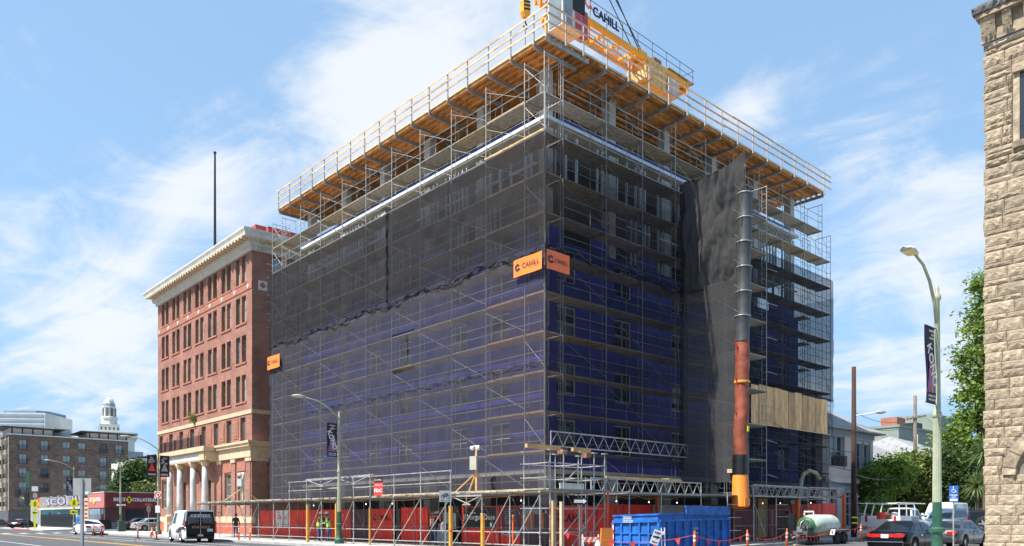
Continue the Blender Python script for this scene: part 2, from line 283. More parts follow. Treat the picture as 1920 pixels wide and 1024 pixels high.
mat('bark', (.12, .09, .065), .95, .25, 6, .4, 20); mat('shop_pink_lit', (.42, .13, .115), .8, .06, 1); mat('shop_red_shade', (.21, .032, .033), .75, .08, 1); mat('shop_dark', (.09, .035, .033), .85, .12, 1); mat('apt_tan', (.50, .42, .32), .85, .06, 1); mat('apt_pale', (.55, .50, .46), .85, .06, 1); mat('apt_grey', (.06, .065, .075), .8, .1, 1); mat('far_white', (.60, .60, .56), .85, .06, .1); mat('far_blue', (.26, .33, .40), .4, .1, .05); mat('far_tan', (.52, .46, .40), .85, .06, .1); mat('teal', (.05, .22, .24), .7, .3, 2); mat('graffiti_lilac', (.34, .31, .40), .7, .25, 2); mat('old_white', (.26, .25, .25), .85, .2, 1); mat('tan_board', (.50, .34, .24), .8, .1, 2)
mat('skin', (.42, .24, .17), .6, .05); mat('jeans', (.05, .085, .17), .85, .15, 12); mat('hivis', (.50, .78, .05), .6, .06, emit=0); mat('shirt_blue', (.04, .12, .30), .8, .1); mat('shirt_dark', (.03, .03, .035), .85, .1); mat('helmet', (.72, .72, .70), .35, .03); mat('hair', (.03, .022, .016), .7, .2, 20); mat('white_cloth', (.62, .62, .62), .8, .08, 6); mat('tank_pale', (.50, .56, .46), .45, .16, 2); mat('tank_olive', (.34, .36, .14), .6, .2, 3); mat('hose_green', (.03, .16, .07), .5, .15); mat('grime', (.09, .085, .075), .8, .3, 6); mat('bulb', (1.0, .95, .85), .4, 0, emit=2.5); mat('tarp_blue', (.02, .05, .19), .6, .15, 2); mat('box_beige', (.46, .43, .35), .6, .08, 2); mat('cabinet_green', (.02, .055, .04), .6, .15, 2); mat('foam', (.70, .68, .62), .9, .1, 3, .6, 6); mat('hose_tan', (.42, .34, .22), .8, .15, 4); mat('pale_green', (.45, .5, .46), .7, .1); mat('purple', (.22, .07, .26), .6, .3, 5); mat('rust', (.22, .10, .06), .9, .3, 3)
def leafmat(name, c1, c2, c3):
    M = bpy.data.materials.new(name); M.use_nodes = True; nt = M.node_tree; b = nt.nodes['Principled BSDF']; N = nt.nodes.new; L = nt.links.new
    at_ = N('ShaderNodeAttribute'); at_.attribute_name = 'tone'; ra = N('ShaderNodeValToRGB'); e = ra.color_ramp.elements; e[0].color = (*c1, 1); e[1].color = (*c3, 1); x = e.new(.5); x.color = (*c2, 1)
    L(at_.outputs['Fac'], ra.inputs[0]); L(ra.outputs[0], b.inputs['Base Color']); b.inputs['Roughness'].default_value = .55
    tl = N('ShaderNodeBsdfTranslucent'); L(ra.outputs[0], tl.inputs[0]); mx = N('ShaderNodeMixShader'); mx.inputs[0].default_value = .3
    out = nt.nodes['Material Output']; L(b.outputs[0], mx.inputs[1]); L(tl.outputs[0], mx.inputs[2]); L(mx.outputs[0], out.inputs[0]); MATS[name] = M
leafmat('leaf_bright', (.06, .12, .018), (.15, .24, .03), (.30, .38, .055)); leafmat('leaf_dark', (.02, .05, .011), (.045, .095, .018), (.11, .17, .03)); leafmat('leaf_olive', (.05, .08, .015), (.12, .15, .03), (.22, .22, .05)); leafmat('leaf_yucca', (.06, .11, .03), (.12, .19, .05), (.26, .30, .10))
K = MATS
# ------------------------------------------------------------------ ground, roads, pavements
def ground():
    us = [-900, -300, -120, -60, -30, -22, -6] + list(range(0, 62, 4)) + [90, 150, 300, 900]; vs_ = [-200, -40, -20, -16, -8, -4, 0, 30, 60, 120, 300, 1500]
    mb = MB(); pts = [P(u, v, (gz(min(u, 62)) if u > 0 else 0) - .02) for v in vs_ for u in us]; n = len(us)
    mb.add(pts, [(j * n + i, j * n + i + 1, (j + 1) * n + i + 1, (j + 1) * n + i) for j in range(len(vs_) - 1) for i in range(n - 1)])
    mb.obj('ground', K['earth'], kind='structure', label='bare ground under the streets and houses')
ground()
def sheet(name, u0, u1, v0, v1, dz, m, label, nu=1, parent=None, top=None):
    mb = MB()
    for i in range(nu):
        a = u0 + (u1 - u0) * i / nu; b = u0 + (u1 - u0) * (i + 1) / nu
        p = [P(a, v0, gz(a) + dz), P(b, v0, gz(b) + dz), P(b, v1, gz(b) + dz), P(a, v1, gz(a) + dz)]
        if top: mb.add([q - Vector((0, 0, .3)) for q in p] + p, [(0, 3, 2, 1), (4, 5, 6, 7), (0, 1, 5, 4), (1, 2, 6, 5), (2, 3, 7, 6), (3, 0, 4, 7)])
        else: mb.quad(*p)
    o = mb.obj(name, m, parent)
    if not parent: o['kind'] = 'structure'; o['label'] = label
    return o
road = sheet('road', -21, -6.2, -60, 240, 0, K['asphalt'], 'grey asphalt avenue running away to the left')
side = sheet('side_street', -6.2, 62, -15.6, -5.2, -.004, K['asphalt_old'], 'asphalt side street climbing gently to the right', 17)
cross = sheet('cross_street', -6.2, 120, 67, 79, -.004, K['asphalt_old'], 'asphalt cross street beyond the brick building', 1)
# painted lines
def line(parent, u0, u1, v0, v1, m='paint_white', z=.006): sheet('marking', u0, u1, v0, v1, z, K[m], None, 1, parent)
line(road, -13.2, -13.05, -60, 66, 'paint_yellow'); line(road, -12.9, -12.75, -60, 66, 'paint_yellow')
line(road, -8.75, -8.63, -40, 62); line(road, -10.3, -10.18, -40, 62); line(road, -17.4, -17.28, -40, 66)
for i in range(9): line(road, -20 + i * 1.5, -19.4 + i * 1.5, 64, 67)
line(road, -12.6, -9.2, 61, 61.5); line(road, -12.6, -9.2, 42, 42.35); line(road, -11.6, -9.6, 30, 30.3)
sheet('sidewalk', -6.2, 1.2, -4.9, 66.4, .13, K['sidewalk'], 'pale concrete sidewalk along the avenue', 1, None, True)
sheet('sidewalk', 1.2, 62, -5.2, -.4, .13, K['sidewalk'], 'pale concrete sidewalk along the shaded building side', 15, None, True)
sheet('sidewalk', -6.2, 62, -60, -15.6, .13, K['sidewalk'], 'pale concrete sidewalk at the stone building', 17, None, True)
sheet('sidewalk', -6.2, 60, 79, 240, .13, K['sidewalk'], 'pale concrete sidewalk beyond the cross street', 1, None, True)
def kerb(u0, u1, v0, v1, m='kerb'):
    mb = MB(); n = max(1, int(abs(u1 - u0) / 5))
    for i in range(n):
        a = u0 + (u1 - u0) * i / n; b = u0 + (u1 - u0) * (i + 1) / n
        d = .075; pa, pb = P(a, v0, gz(a)), P(b, v1, gz(b))
        mb.beam(pa + Vector((0, 0, .07)), pb + Vector((0, 0, .07)), .15, .15)
    mb.obj('kerb', K[m], kind='structure', label='concrete kerb edge')
kerb(-6.26, -6.26, -4.9, 66); kerb(1.0, 60, -5.27, -5.27); kerb(-6.2, 60, -15.52, -15.52); kerb(-6.26, -6.26, 79, 86); kerb(-6.27, -6.27, 86, 98, 'red_kerb'); kerb(-6.26, -6.26, 98, 230)
# ------------------------------------------------------------------ building under construction (local x = u, y = v)
LIFT = 1.98; Z0 = 4.9; FL = [4.2, 7.25, 10.3, 13.35, 16.4, 19.6, 22.85]; LEND = 30.6; REND = 29.8
UB0, VB0, UB1, VB1 = 1.75, 1.75, 28.2, 29.0
bld = T('unfinished_building', 'tall building under construction, blue membrane walls behind dark debris netting', 'building', C0, AU)
for i, z in enumerate(FL):
    MB().box(UB0, UB1, VB0, VB1, z - .24, z).obj('slab', K['concrete'], bld)
for i, z in enumerate(FL):
    MB().box(5.0, UB1 - .3 - (4 if i > 4 else 0), 5.0, VB1 - .3, z + .002, (FL[i + 1] - .245) if i < 6 else z + 2.3).obj('dark_core', K['interior'], bld)  # dark box added for the unlit interior, stops light passing between the slabs
MB().box(3.2, UB1 - .4, 3.2, VB1 - .4, .14, 3.95).obj('dark_core', K['interior'], bld)
# perimeter columns: ground storey and the open top storeys
colmesh = MB().box(-.27, .27, -.27, .27, 0, 2.75).mesh('column', K['concrete']); colg = MB().box(-.32, .32, -.32, .32, 0, 3.82).mesh('column', K['concrete'])
for z, me in ((.14, colg), (16.402, colmesh), (19.602, colmesh), (22.852, colmesh)):
    for k in range(6):
        link('column', me, bld, loc=(2.15, 2.15 + k * 5.2, z))
        if k: link('column', me, bld, loc=(2.15 + k * 5.1, 2.15, z))
# sheathed walls with window openings, floor by floor
LW = [(5.4, .85), (9.1, .75), (14.8, .8), (18.4, .75), (22.6, .75), (26.4, .75)]
RW = [(3.3, .75), (8.0, .75), (13.4, .75), (17.6, .7), (22.6, .7), (26.0, .7)]
winm = {}
def window_mesh(w, h, t=.07, cols=2, rows=2):
    k = (w, h, cols, rows)
    if k not in winm:
        f = MB(); f.box(-w, -w + t, 0, .08, 0, h); f.box(w - t, w, 0, .08, 0, h); f.box(-w + t, w - t, 0, .08, 0, t); f.box(-w + t, w - t, 0, .08, h - t, h)
        for c in range(1, cols): x = -w + 2 * w * c / cols; f.box(x - .025, x + .025, .012, .07, t, h - t)
        for r in range(1, rows): z = h * r / rows; f.box(-w + t, w - t, .018, .065, z - .02, z + .02)
        p = MB().quad((-w + t, .05, t), (w - t, .05, t), (w - t, .05, h - t), (-w + t, .05, h - t))
        winm[k] = (f.v, f.f, p.v, p.f)
    return winm[k]
wcache = {}
def window(parent, x, y, z, w, h, rz=0.0, fm='window_white', gm='glass_dark', cols=2, rows=2, name='window'):
    key = (w, h, fm, gm, cols, rows)
    if key not in wcache:
        fv, ff, pv, pf = window_mesh(w, h, .07 if w > .4 else .05, cols, rows); a = MB(); a.v, a.f = fv, ff; b = MB(); b.v, b.f = pv, pf
        wcache[key] = (a.mesh(name, K[fm]), b.mesh('pane', K[gm], fix=False))
    o = link(name, wcache[key][0], parent, loc=(x, y, z), rz=rz); link('pane', wcache[key][1], o); return o
for i, z in enumerate(FL[:4]):
    z1 = FL[i + 1] - .242
    hl = [(-v - w_, -v + w_, z + .95, z + 2.7) for v, w_ in LW]; hr = [(u - w_, u + w_, z + .95, z + 2.7) for u, w_ in RW]
    MB().wall(-VB1, -VB0, z + .002, z1, hl, 0, .2).obj('wall_panel', K['membrane_blue'], bld, loc=(UB0 - .03, 0, 0), rz=R(-90))
    MB().wall(UB0, UB1, z + .002, z1, hr, 0, .2).obj('wall_panel', K['membrane_blue'], bld, loc=(0, VB0 - .03, 0))
    for j, (v, w_) in enumerate(LW): window(bld, UB0 + .06, v, z + .95, w_, 1.75, R(-90))
    for j, (u, w_) in enumerate(RW): window(bld, u, VB0 + .06, z + .95, w_, 1.75)
    MB().box(UB0 - .05, UB0 - .034, VB0, VB1, z1 + .0, z1 + .25).obj('membrane_strip', K['membrane_blue'], bld); MB().box(UB0, UB1, VB0 - .05, VB0 - .034, z1, z1 + .25).obj('membrane_strip', K['membrane_blue'], bld)
# partly sheathed storey and stud walls above
for i in (4, 5):
    z = FL[i]
    for a, b in (((2.6, 4.1), (6.9, 7.9), (10.5, 13.2), (16.2, 17.0), (20, 21.2), (24, 25)) if i == 4 else ()):
        MB().box(UB0 - .03, UB0 - .01, a, b, z - .25, z + 2.4 * random.uniform(.35, .8)).obj('membrane_sheet', K['membrane_blue'], bld)
    for a, b in (((2.0, 3.0), (5.2, 6.6), (9.4, 11), (16, 17), (24, 27.5)) if i == 4 else ()):
        MB().box(a, b, VB0 - .03, VB0 - .01, z - .25, z + 2.6 * random.uniform(.3, .9)).obj('membrane_sheet', K['membrane_blue'], bld)
    for side_ in (0, 1):
        for g in range(9):
            mb = MB(); a0 = 2.6 + g * 2.95
            if random.random() < .12: continue
            for s_ in range(6):
                a = a0 + s_ * .41
                if random.random() < .22 or a > 27.5: continue
                wd = random.choice((.045, .045, .09)); h = 2.75
                if side_ == 0: mb.box(UB0 + .1, UB0 + .25, a, a + wd, z + .01, z + h)
                else: mb.box(a, a + wd, VB0 + .1, VB0 + .25, z + .01, z + h)
            if not mb.v: continue
            if side_ == 0: mb.box(UB0 + .09, UB0 + .26, a0, a0 + 2.2, z + 1.0, z + 1.06)
            else: mb.box(a0, a0 + 2.2, VB0 + .09, VB0 + .26, z + 2.2, z + 2.26)
            mb.obj('stud_wall', K['stud'], bld)
# low membrane upstand and clutter on the top slab, shoring posts
MB().box(UB0 + .1, UB0 + .14, 3, VB1 - 1, 22.852, 23.09).obj('membrane_strip', K['tarp_blue'], bld); MB().box(3, UB1 - 1, VB0 + .1, VB0 + .14, 22.852, 23.09).obj('membrane_strip', K['tarp_blue'], bld)
MB().box(UB0 - .12, UB0 - .005, VB0 - .1, VB1, 22.61, 22.79).obj('lit_slab_edge', K['window_white'], bld); MB().box(UB0 - .005, UB1, VB0 - .12, VB0 - .005, 22.605, 22.79).obj('lit_slab_edge', K['stud'], bld)  # pale strips paint the sunlit look of the concrete slab edge
sh = MB().tube((0, 0, 0), (0, 0, 2.55), .035, 6).box(-.1, .1, -.1, .1, 0, .02).box(-.12, .12, -.06, .06, 2.5, 2.58).mesh('shore_post', K['stud'])
for k in range(15):
    link('shore_post', sh, bld, loc=(2.7 + (k % 2) * .5, 3.4 + k * 1.75, 22.854)); link('shore_post', sh, bld, loc=(3.4 + k * 1.65, 2.7 + (k % 2) * .5, 22.854))
# ------------------------------------------------------------------ formwork deck on top
DK = 25.62; DU, DV = 28.5, 29.8
deck = T('formwork_deck', 'orange plywood formwork deck with timber guardrails on top of the building', 'formwork deck', C0 + UX * .15 + VX * -.05, AU)
for i in range(12):
    for j in range(3): MB().box(2.4 * i if i else 0, min(DU, 2.4 * i + 2.39), 1.2 * j, 1.2 * j + 1.192, DK, DK + .03).obj('plywood_sheet', K['ply_orange'], deck)
for i in range(11):
    for j in range(3): MB().box(1.2 * j, 1.2 * j + 1.192, 3.6 + 2.4 * i, min(DV, 3.6 + 2.4 * i + 2.39), DK, DK + .03).obj('plywood_sheet', K['ply_orange'], deck)
MB().box(3.6, DU, 3.6, DV, DK + .002, DK + .03).obj('deck_field', K['ply_orange'], deck)
for k in range(9):                                   # joists parallel to the long edges
    MB().box(.05 + k * .42, .13 + k * .42, .02, DV, DK - .155, DK - .002).obj('joist', K['joist'], deck)
    MB().box(3.8, DU, .05 + k * .42, .13 + k * .42, DK - .155, DK - .002).obj('joist', K['joist'], deck)
def outrigger(p, q):
    a, b = Vector(p), Vector(q); mb = MB(); mb.beam(a, b, .1, .03); mb.beam(a - Vector((0, 0, .17)), b - Vector((0, 0, .17)), .1, .03); mb.beam(a - Vector((0, 0, .085)), b - Vector((0, 0, .085)), .03, .14)
    d = (b - a).normalized()
    for t in range(5): c = a + d * (.3 + t * .6); mb.beam(c - Vector((0, 0, .155)), c - Vector((0, 0, .015)), .09, .03)
    return mb
PV = [.05, .95] + [2.7 + 1.8 * k for k in range(15)] + [DV - .05]; PU = [.7 + 1.8 * k for k in range(1, 15)] + [DU - .05]
postm = MB().box(-.03, .03, -.03, .03, -.2, 1.42).box(-.06, .06, -.05, .05, -.2, -.02).mesh('guard_post', K['galv'])
for v in PV:
    outrigger((-.02, v, DK - .19), (3.0, v, DK - .19)).obj('outrigger', K['alu'], deck); link('guard_post', postm, deck, loc=(-.07, v, DK))
for u in [1.2] + PU:
    if u > 2.9: outrigger((u, -.02, DK - .19), (u, 3.0, DK - .19)).obj('outrigger', K['alu'], deck)
    link('guard_post', postm, deck, loc=(u, -.07, DK))
for h in (.45, .92, 1.33):                            # guardrail boards, lapped at the posts
    t = -.1
    while t < DV - .3:
        l = random.uniform(3.6, 4.9); dz = random.uniform(-.025, .025)
        MB().beam((-.12 - random.uniform(0, .02), t, DK + h + dz), (-.12, min(DV + .1, t + l + .35), DK + h + dz + random.uniform(-.02, .02)), .035, .095).obj('guard_rail', K['rail_wood'], deck); t += l
    t = -.15
    while t < DU:
        l = random.uniform(3.6, 4.9); dz = random.uniform(-.025, .025)
        MB().beam((t, -.12 - random.uniform(0, .02), DK + h + dz), (min(DU + .9, t + l + .35), -.12, DK + h + dz + random.uniform(-.02, .02)), .035, .095).obj('guard_rail', K['rail_wood'], deck); t += l
MB().box(-.03, .0, .0, DV, DK - .02, DK + .09).obj('toe_board', K['lumber_pale'], deck); MB().box(.0, DU, -.03, 0, DK - .02, DK + .09).obj('toe_board', K['lumber_pale'], deck)
for v in (DV + .02,): MB().box(0, 3, v, v + .05, DK - .15, DK + .0).obj('end_joist', K['lumber_pale'], deck)
# clear guard sheeting along the right-hand rails
g = MB(); n = 40
for i in range(n): 
    a, b = 13.0 + (DU - 13.4) * i / n, 13.0 + (DU - 13.4) * (i + 1) / n
    f = lambda x: -.05 + .025 * math.sin(x * 3.1) + .02 * math.sin(x * 7.7)
    g.quad((a, f(a), DK + .12), (b, f(b), DK + .12), (b, f(b) * .6, DK + 1.28), (a, f(a) * .6, DK + 1.28))
g.obj('guard_sheeting', K['net_clear_blue'], deck, fix=False)
g = MB()
for i in range(n):
    a, b = 1.0 + (DV - 1.4) * i / n, 1.0 + (DV - 1.4) * (i + 1) / n
    f = lambda x: -.05 + .025 * math.sin(x * 2.7) + .02 * math.sin(x * 6.1)
    g.quad((f(a), a, DK + .12), (f(b), b, DK + .12), (f(b) * .6, b, DK + 1.2), (f(a) * .6, a, DK + 1.2))
g.obj('guard_sheeting', K['net_clear_blue'], deck, fix=False)
# ------------------------------------------------------------------ tube scaffolds on both faces
FW = 1.15                                             # frame width
def frame_mesh():
    f = MB(); h = LIFT - .02; r = .024
    for y in (0, FW): f.tube((0, y, 0), (0, y, h + .06), r * (1 if y == 0 else .8), 6)
    f.tube((0, 0, h), (0, FW, h), r, 6); f.tube((0, .3, h - .02), (0, .3, .35), .014, 5)
    for k in range(4):
        z = .35 + k * .4; f.tube((0, 0, z), (0, .3, z), .01, 5)
    return f.mesh('scaffold_frame', K['galv'])
FM = frame_mesh()
def plat_mesh(l, n=5, m='plank_grey'):
    p = MB()
    for k in range(n):
        y = .02 + k * (FW - .04) / n; dz = random.uniform(-.008, .008); p.box(.01, l - .01, y, y + (FW - .04) / n - .02, .0 + dz, .045 + dz)
    for x in (.15, l - .15): p.box(x - .03, x + .03, .02, FW - .02, -.05, -.01)
    return p.mesh('platform', K[m])
def brace_mesh(l):
    return MB().tube((0, .03, LIFT - .25), (l, .03, .25), .012, 5).mesh('cross_brace', K['galv'])
pc = {}
def scaffold(root, lines, levels, xf, kmin=0):
    # lines: positions along the face; xf(along) -> (loc, rz) in the root's frame; local x along, y inwards
    for k in levels:
        z = Z0 + LIFT * k
        for i, t in enumerate(lines):
            loc, rz = xf(t); link('scaffold_frame', FM, root, loc=(loc[0], loc[1], z), rz=rz)
            if i + 1 < len(lines):
                l = round(lines[i + 1] - t, 2)
                if l < .6: continue
                if l not in pc: pc[l] = ([plat_mesh(l), plat_mesh(l), plat_mesh(l, 4, 'plank')], brace_mesh(l))
                nl, nr = xf(lines[i + 1] if xf.rev else t)
                if k >= 0 or True: link('platform', random.choices(pc[l][0], (4, 4, 1))[0], root, loc=(nl[0], nl[1], z), rz=nr)
                if (i + k) % 2 == 0 or k > 7: link('cross_brace', pc[l][1], root, loc=(nl[0], nl[1], z), rz=nr)
        for h in (.55, 1.05):
            a, _ = xf(lines[0]); b, _ = xf(lines[-1]); MB().tube((a[0], a[1], z + h), (b[0], b[1], z + h), .016, 6).obj('guard_tube', K['galv'], root)
LL = [0.06, 1.5] + [1.5 + 3.05 * k for k in range(1, 10)] + [LEND]
wsc = T('scaffold', 'tube scaffold on the sunlit avenue face of the unfinished building', 'scaffold', C0, AU)
xfl = lambda v: ((0.0, v), R(-90)); xfl.rev = True
scaffold(wsc, LL, range(-1, 10), xfl)
nsc = T('scaffold', 'tube scaffold on the shaded side street face of the unfinished building', 'scaffold', C0, AU)
xfr = lambda u: ((u, 0.0), 0.0); xfr.rev = False
RL = [0.06 + FW + .05] + [1.5 + 3.05 * k for k in range(1, 9)] + [28.5, REND]
scaffold(nsc, RL, range(-1, 9), xfr)
for u in RL[:-1]: link('scaffold_frame', FM, nsc, loc=(u, 0, Z0 + LIFT * 9))
for i in range(len(RL) - 2):
    l = round(RL[i + 1] - RL[i], 2); link('platform', pc[l][0][i % 3 if i % 4 == 2 else 0], nsc, loc=(RL[i], 0, Z0 + LIFT * 9)); 
    if i % 2: link('cross_brace', pc[l][1], nsc, loc=(RL[i], 0, Z0 + LIFT * 9))
for h in (.55, 1.05): MB().tube((RL[0], 0, Z0 + LIFT * 9 + h), (RL[-2], 0, Z0 + LIFT * 9 + h), .02, 6).obj('guard_tube', K['galv'], nsc)
# bright timber platform and rail near the corner at the top
MB().box(.02, FW - .05, 1.55, 4.5, Z0 + LIFT * 9 + .06, Z0 + LIFT * 9 + .1).obj('timber_platform', K['lumber'], wsc); MB().beam((-.05, .1, Z0 + LIFT * 8 + .1), (-.05, 4.6, Z0 + LIFT * 8 + .1), .04, .1).obj('toe_board', K['lumber'], wsc)
for k in (0, 1, 2, 3, 4, 6, 7): MB().box(.03, FW - .06, .1, 4.5, Z0 + LIFT * k + .056, Z0 + LIFT * k + .09).obj('timber_platform', K['ply_orange'], wsc)
for k in range(9, 10): MB().beam((-.04, 0, Z0 + LIFT * 8 + .02), (-.04, LEND, Z0 + LIFT * 8 + .02), .025, .03).obj('net_rail', K['white_paint'], wsc)
MB().beam((0, -.04, Z0 + LIFT * 8 + .02), (11.5, -.04, Z0 + LIFT * 8 + .02), .025, .03).obj('net_rail', K['white_paint'], nsc)
for t in (.02,): MB().tube((0, 0, 2.8), (0, 0, Z0 + LIFT * 9), .022, 6).obj('corner_post', K['galv'], wsc)
# returns round the far ends
for k in range(-1, 9):
    z = Z0 + LIFT * k
    for v in (1.6, 4.6): link('scaffold_frame', FM, nsc, loc=(REND, v, z), rz=R(90))
    if k < 7: link('platform', pc[3.05][0][0], nsc, loc=(REND, 1.55, z), rz=R(90))
    link('cross_brace', pc[3.05][1], nsc, loc=(REND, 1.55, z), rz=R(90))
for k in range(6, 10):
    z = Z0 + LIFT * k
    for u in (1.4, 3.6): link('scaffold_frame', FM, wsc, loc=(u, LEND + FW - .1, z), rz=R(180))
    for h in (.0, .55, 1.05): MB().tube((0, LEND + 1.05, z + h), (5, LEND + 1.05, z + h), .02, 6).obj('guard_tube', K['galv'], wsc)
# ------------------------------------------------------------------ debris netting
def wob(a, z, s):
    # tied at the standards and ledgers, slack between them, with drawn wrinkles
    fa = math.sin(math.pi * ((a - 1.5) / 3.05 % 1)); fz = math.sin(math.pi * ((z - Z0) / LIFT % 1))
    n = mnoise.noise(Vector((a * .9 + s * 7, z * .6, s))); w1 = mnoise.noise(Vector((a * 2.4 + z * .8, z * .55 - a * .2, s * 3))); w2 = mnoise.noise(Vector((a * 6.2 - z * 1.5, z * 1.6, s * 5)))
    return .11 * fa * fz * n + .085 * (.5 - abs(w1)) * (.4 + fa) + .035 * w2
def net(label, xy, a0, a1, z0, z1, m, step=.3, amp=1.0, seed=0, hole=None, edge=0.0, group='debris netting on the scaffold'):
    na, nz = max(2, int((a1 - a0) / step)), max(2, int((z1 - z0) / step)); mb = MB(); vs = []
    for j in range(nz + 1):
        for i in range(na + 1):
            a = a0 + (a1 - a0) * i / na; z = z0 + (z1 - z0) * j / nz; e = edge * (j == 0) * (math.sin(a * 3.3) + .6 * math.sin(a * 7.9)) 
            vs.append((a, -.17 + amp * wob(a, z, seed), z + e))
    fs = []
    for j in range(nz):
        for i in range(na):
            a = a0 + (a1 - a0) * (i + .5) / na; z = z0 + (z1 - z0) * (j + .5) / nz
            if hole and hole(a, z): continue
            n = na + 1; fs.append((j * n + i, j * n + i + 1, (j + 1) * n + i + 1, (j + 1) * n + i))
    mb.add(vs, fs); loc, rz = xy
    return mb.obj('debris_net', K[m], None, label, 'debris netting', group, None, loc, rz, True, False)
WF = (C0 - UX * .04, AU - R(90)); NF = (C0 - VX * .04, AU)       # sunlit face: local x = -v ; shaded face: local x = u
ZS = 14.9; ZT = Z0 + LIFT * 8
tear = lambda a, z: (-13.3 < a < -10.9 and (abs(z - 12.85) < .16 or abs(z - 10.6) < .14)) or (-11.95 < a < -11.72 and 10.6 < z < 12.85)
ORD = ('nearest the building corner', 'second from the building corner', 'third from the building corner', 'fourth from the building corner', 'at the far left end')
cut = [.2, -7.6, -13.75, -19.8, -25.9, -LEND]
for i in range(5):
    net('dark upper avenue net sheet, ' + ORD[i], WF, cut[i + 1] - .12, cut[i], ZS - .1, ZT + .05 * math.sin(i * 2.4), 'net_left_upper', .24, 1.5, 1 + i, None, .16)
    net('bluish lower avenue net sheet, ' + ORD[i], WF, cut[i + 1] - .1, cut[i], 2.9, ZS + .2, 'net_left', .24, 1.15, 4 + i * 1.7, tear)
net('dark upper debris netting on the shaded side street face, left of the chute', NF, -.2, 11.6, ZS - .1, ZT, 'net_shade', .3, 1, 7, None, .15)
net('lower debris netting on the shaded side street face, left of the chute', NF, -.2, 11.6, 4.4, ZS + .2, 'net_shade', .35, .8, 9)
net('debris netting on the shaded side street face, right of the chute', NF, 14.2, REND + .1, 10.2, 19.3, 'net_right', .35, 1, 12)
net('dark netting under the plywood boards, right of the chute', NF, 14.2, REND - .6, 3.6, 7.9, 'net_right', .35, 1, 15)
net('loose see-through netting round the far right end of the scaffold', (P(REND - .02, 0), AU + R(90)), -.2, 4.7, 7.5, 18.0, 'net_end', .3, 3.0, 3)
net('netting wrapped round the far left end of the avenue scaffold', (P(0, LEND + .05), AU + R(180)), -5.5, .15, 2.9, ZT, 'net_left_upper', .4, .8, 8)
# rumpled hems where two nets lap
def hem(a0, a1, z, frame, label, sag=.15, r=.05):
    wv = .06 if r > .03 else .012
    pts = []; n = int((a1 - a0) / .25); rr = []
    for i in range(n + 1):
        a = a0 + (a1 - a0) * i / n; pts.append((a, -.24 + .04 * math.sin(a * 4.1), z + sag * math.sin(a * 1.03) * (1 if r > .03 else .3) + wv * math.sin(a * 3.7) + wv * .7 * math.sin(a * 9.1 + 1))); rr.append(r * (1 + .5 * math.sin(a * 6.3)))
    MB().path(pts, r, 6, radii=rr).obj('net_hem', K['black_film'], None, label, 'netting hem', 'rolled net hems', None, frame[0], frame[1], True)
hem(-LEND, -.1, ZS, WF, 'rumpled black net hem across the sunlit avenue face'); hem(.1, 11.4, ZS - .1, NF, 'rumpled black net hem across the shaded face', .2)
hem(-24, -.2, 9.35, WF, 'thin dark cable line lower on the avenue face netting', .12, .018); hem(.2, 11.4, 9.3, NF, 'thin dark cable line lower on the shaded netting', .2, .014)
# vertical overlap seam in the upper net
MB().path([(-13.9 + .05 * math.sin(k * 2.1), -.24, ZT - k * .3) for k in range(20)], .06, 6, radii=[.05 + .03 * math.sin(k * 1.7) for k in range(20)]).obj('net_seam', K['black_film'], None, 'vertical bunched seam in the dark upper avenue netting', 'netting hem', 'rolled net hems', None, WF[0], WF[1], True)
# ------------------------------------------------------------------ netting bulkhead projecting over the side street, with its scaffold tower
UF = 11.62
tower = T('scaffold_tower', 'scaffold tower projecting from the shaded face beside the debris chute', 'scaffold tower', C0, AU)
for k in range(-1, 8):
    z = Z0 + LIFT * k
    for v in (-3.9, -2.6): link('scaffold_frame', FM, tower, loc=(UF + .1, v, z)); link('scaffold_frame', FM, tower, loc=(UF + 2.4, v, z))
    MB().box(UF + .12, UF + 2.38, -3.9, -.1, z, z + .045).obj('platform', K['plank_grey'], tower)
    MB().tube((UF + .06, -3.9, z + .1), (UF + .06, -.1, z + .1), .022, 6).obj('guard_tube', K['galv'], tower)
    MB().tube((UF + .02, -3.9, z + .1), (UF + .02, -1.6, z + LIFT - .35), .016, 5).obj('cross_brace', K['galv'], tower)
    if k > 4: MB().tube((UF, -3.9, z + .1), (UF - .2, -3.2, z + .6), .014, 5).obj('cross_brace', K['galv'], tower)
    MB().tube((UF + 2.4, -3.9, z + 1.2), (UF + 2.9, -4.3, z + 1.0), .02, 5).obj('chute_bracket', K['galv'], tower)
for v in (-3.95, -3.8): MB().tube((UF + .05, v, 3.1), (UF + .05, v, 21.4), .026, 6).obj('corner_post', K['galv'], tower)
FF = (P(UF - .3, 0), AU - R(90))                     # local x = -v
f = MB(); na, nz = 60, 90; vs = []
for j in range(nz + 1):
    for i in range(na + 1):
        t = i / na; z = 14.6 + (21.35 - 14.6) * j / nz; a = t * 4.15
        if j == nz: z += .55 * t * t - .35 * math.sin(t * math.pi)
        if j == 0: z += .55 * t + .12 * math.sin(t * 12)
        vs.append((a - .12 * (1 - t), -.2 + .34 * mnoise.noise(Vector((a * .7, z * .22, 3))) * math.sin(t * 3.1) + .55 * (.35 - abs(mnoise.noise(Vector((a * 1.3 - z * .22, z * .3 + a * .15, 9))))) + .26 * (.35 - abs(mnoise.noise(Vector((a * 3.4 + z * .35, z * .5 - a * .5, 5))))) + .055 * mnoise.noise(Vector((a * 8, z * 2.6, 1))), z))
f.add(vs, [(j * (na + 1) + i, j * (na + 1) + i + 1, (j + 1) * (na + 1) + i + 1, (j + 1) * (na + 1) + i) for j in range(nz) for i in range(na)])
f.obj('debris_net', K['net_fin'], None, 'wrinkled heavy dark netting hung on the projecting tower beside the chute', 'debris netting', 'debris netting on the scaffold', None, FF[0], FF[1], True, False)
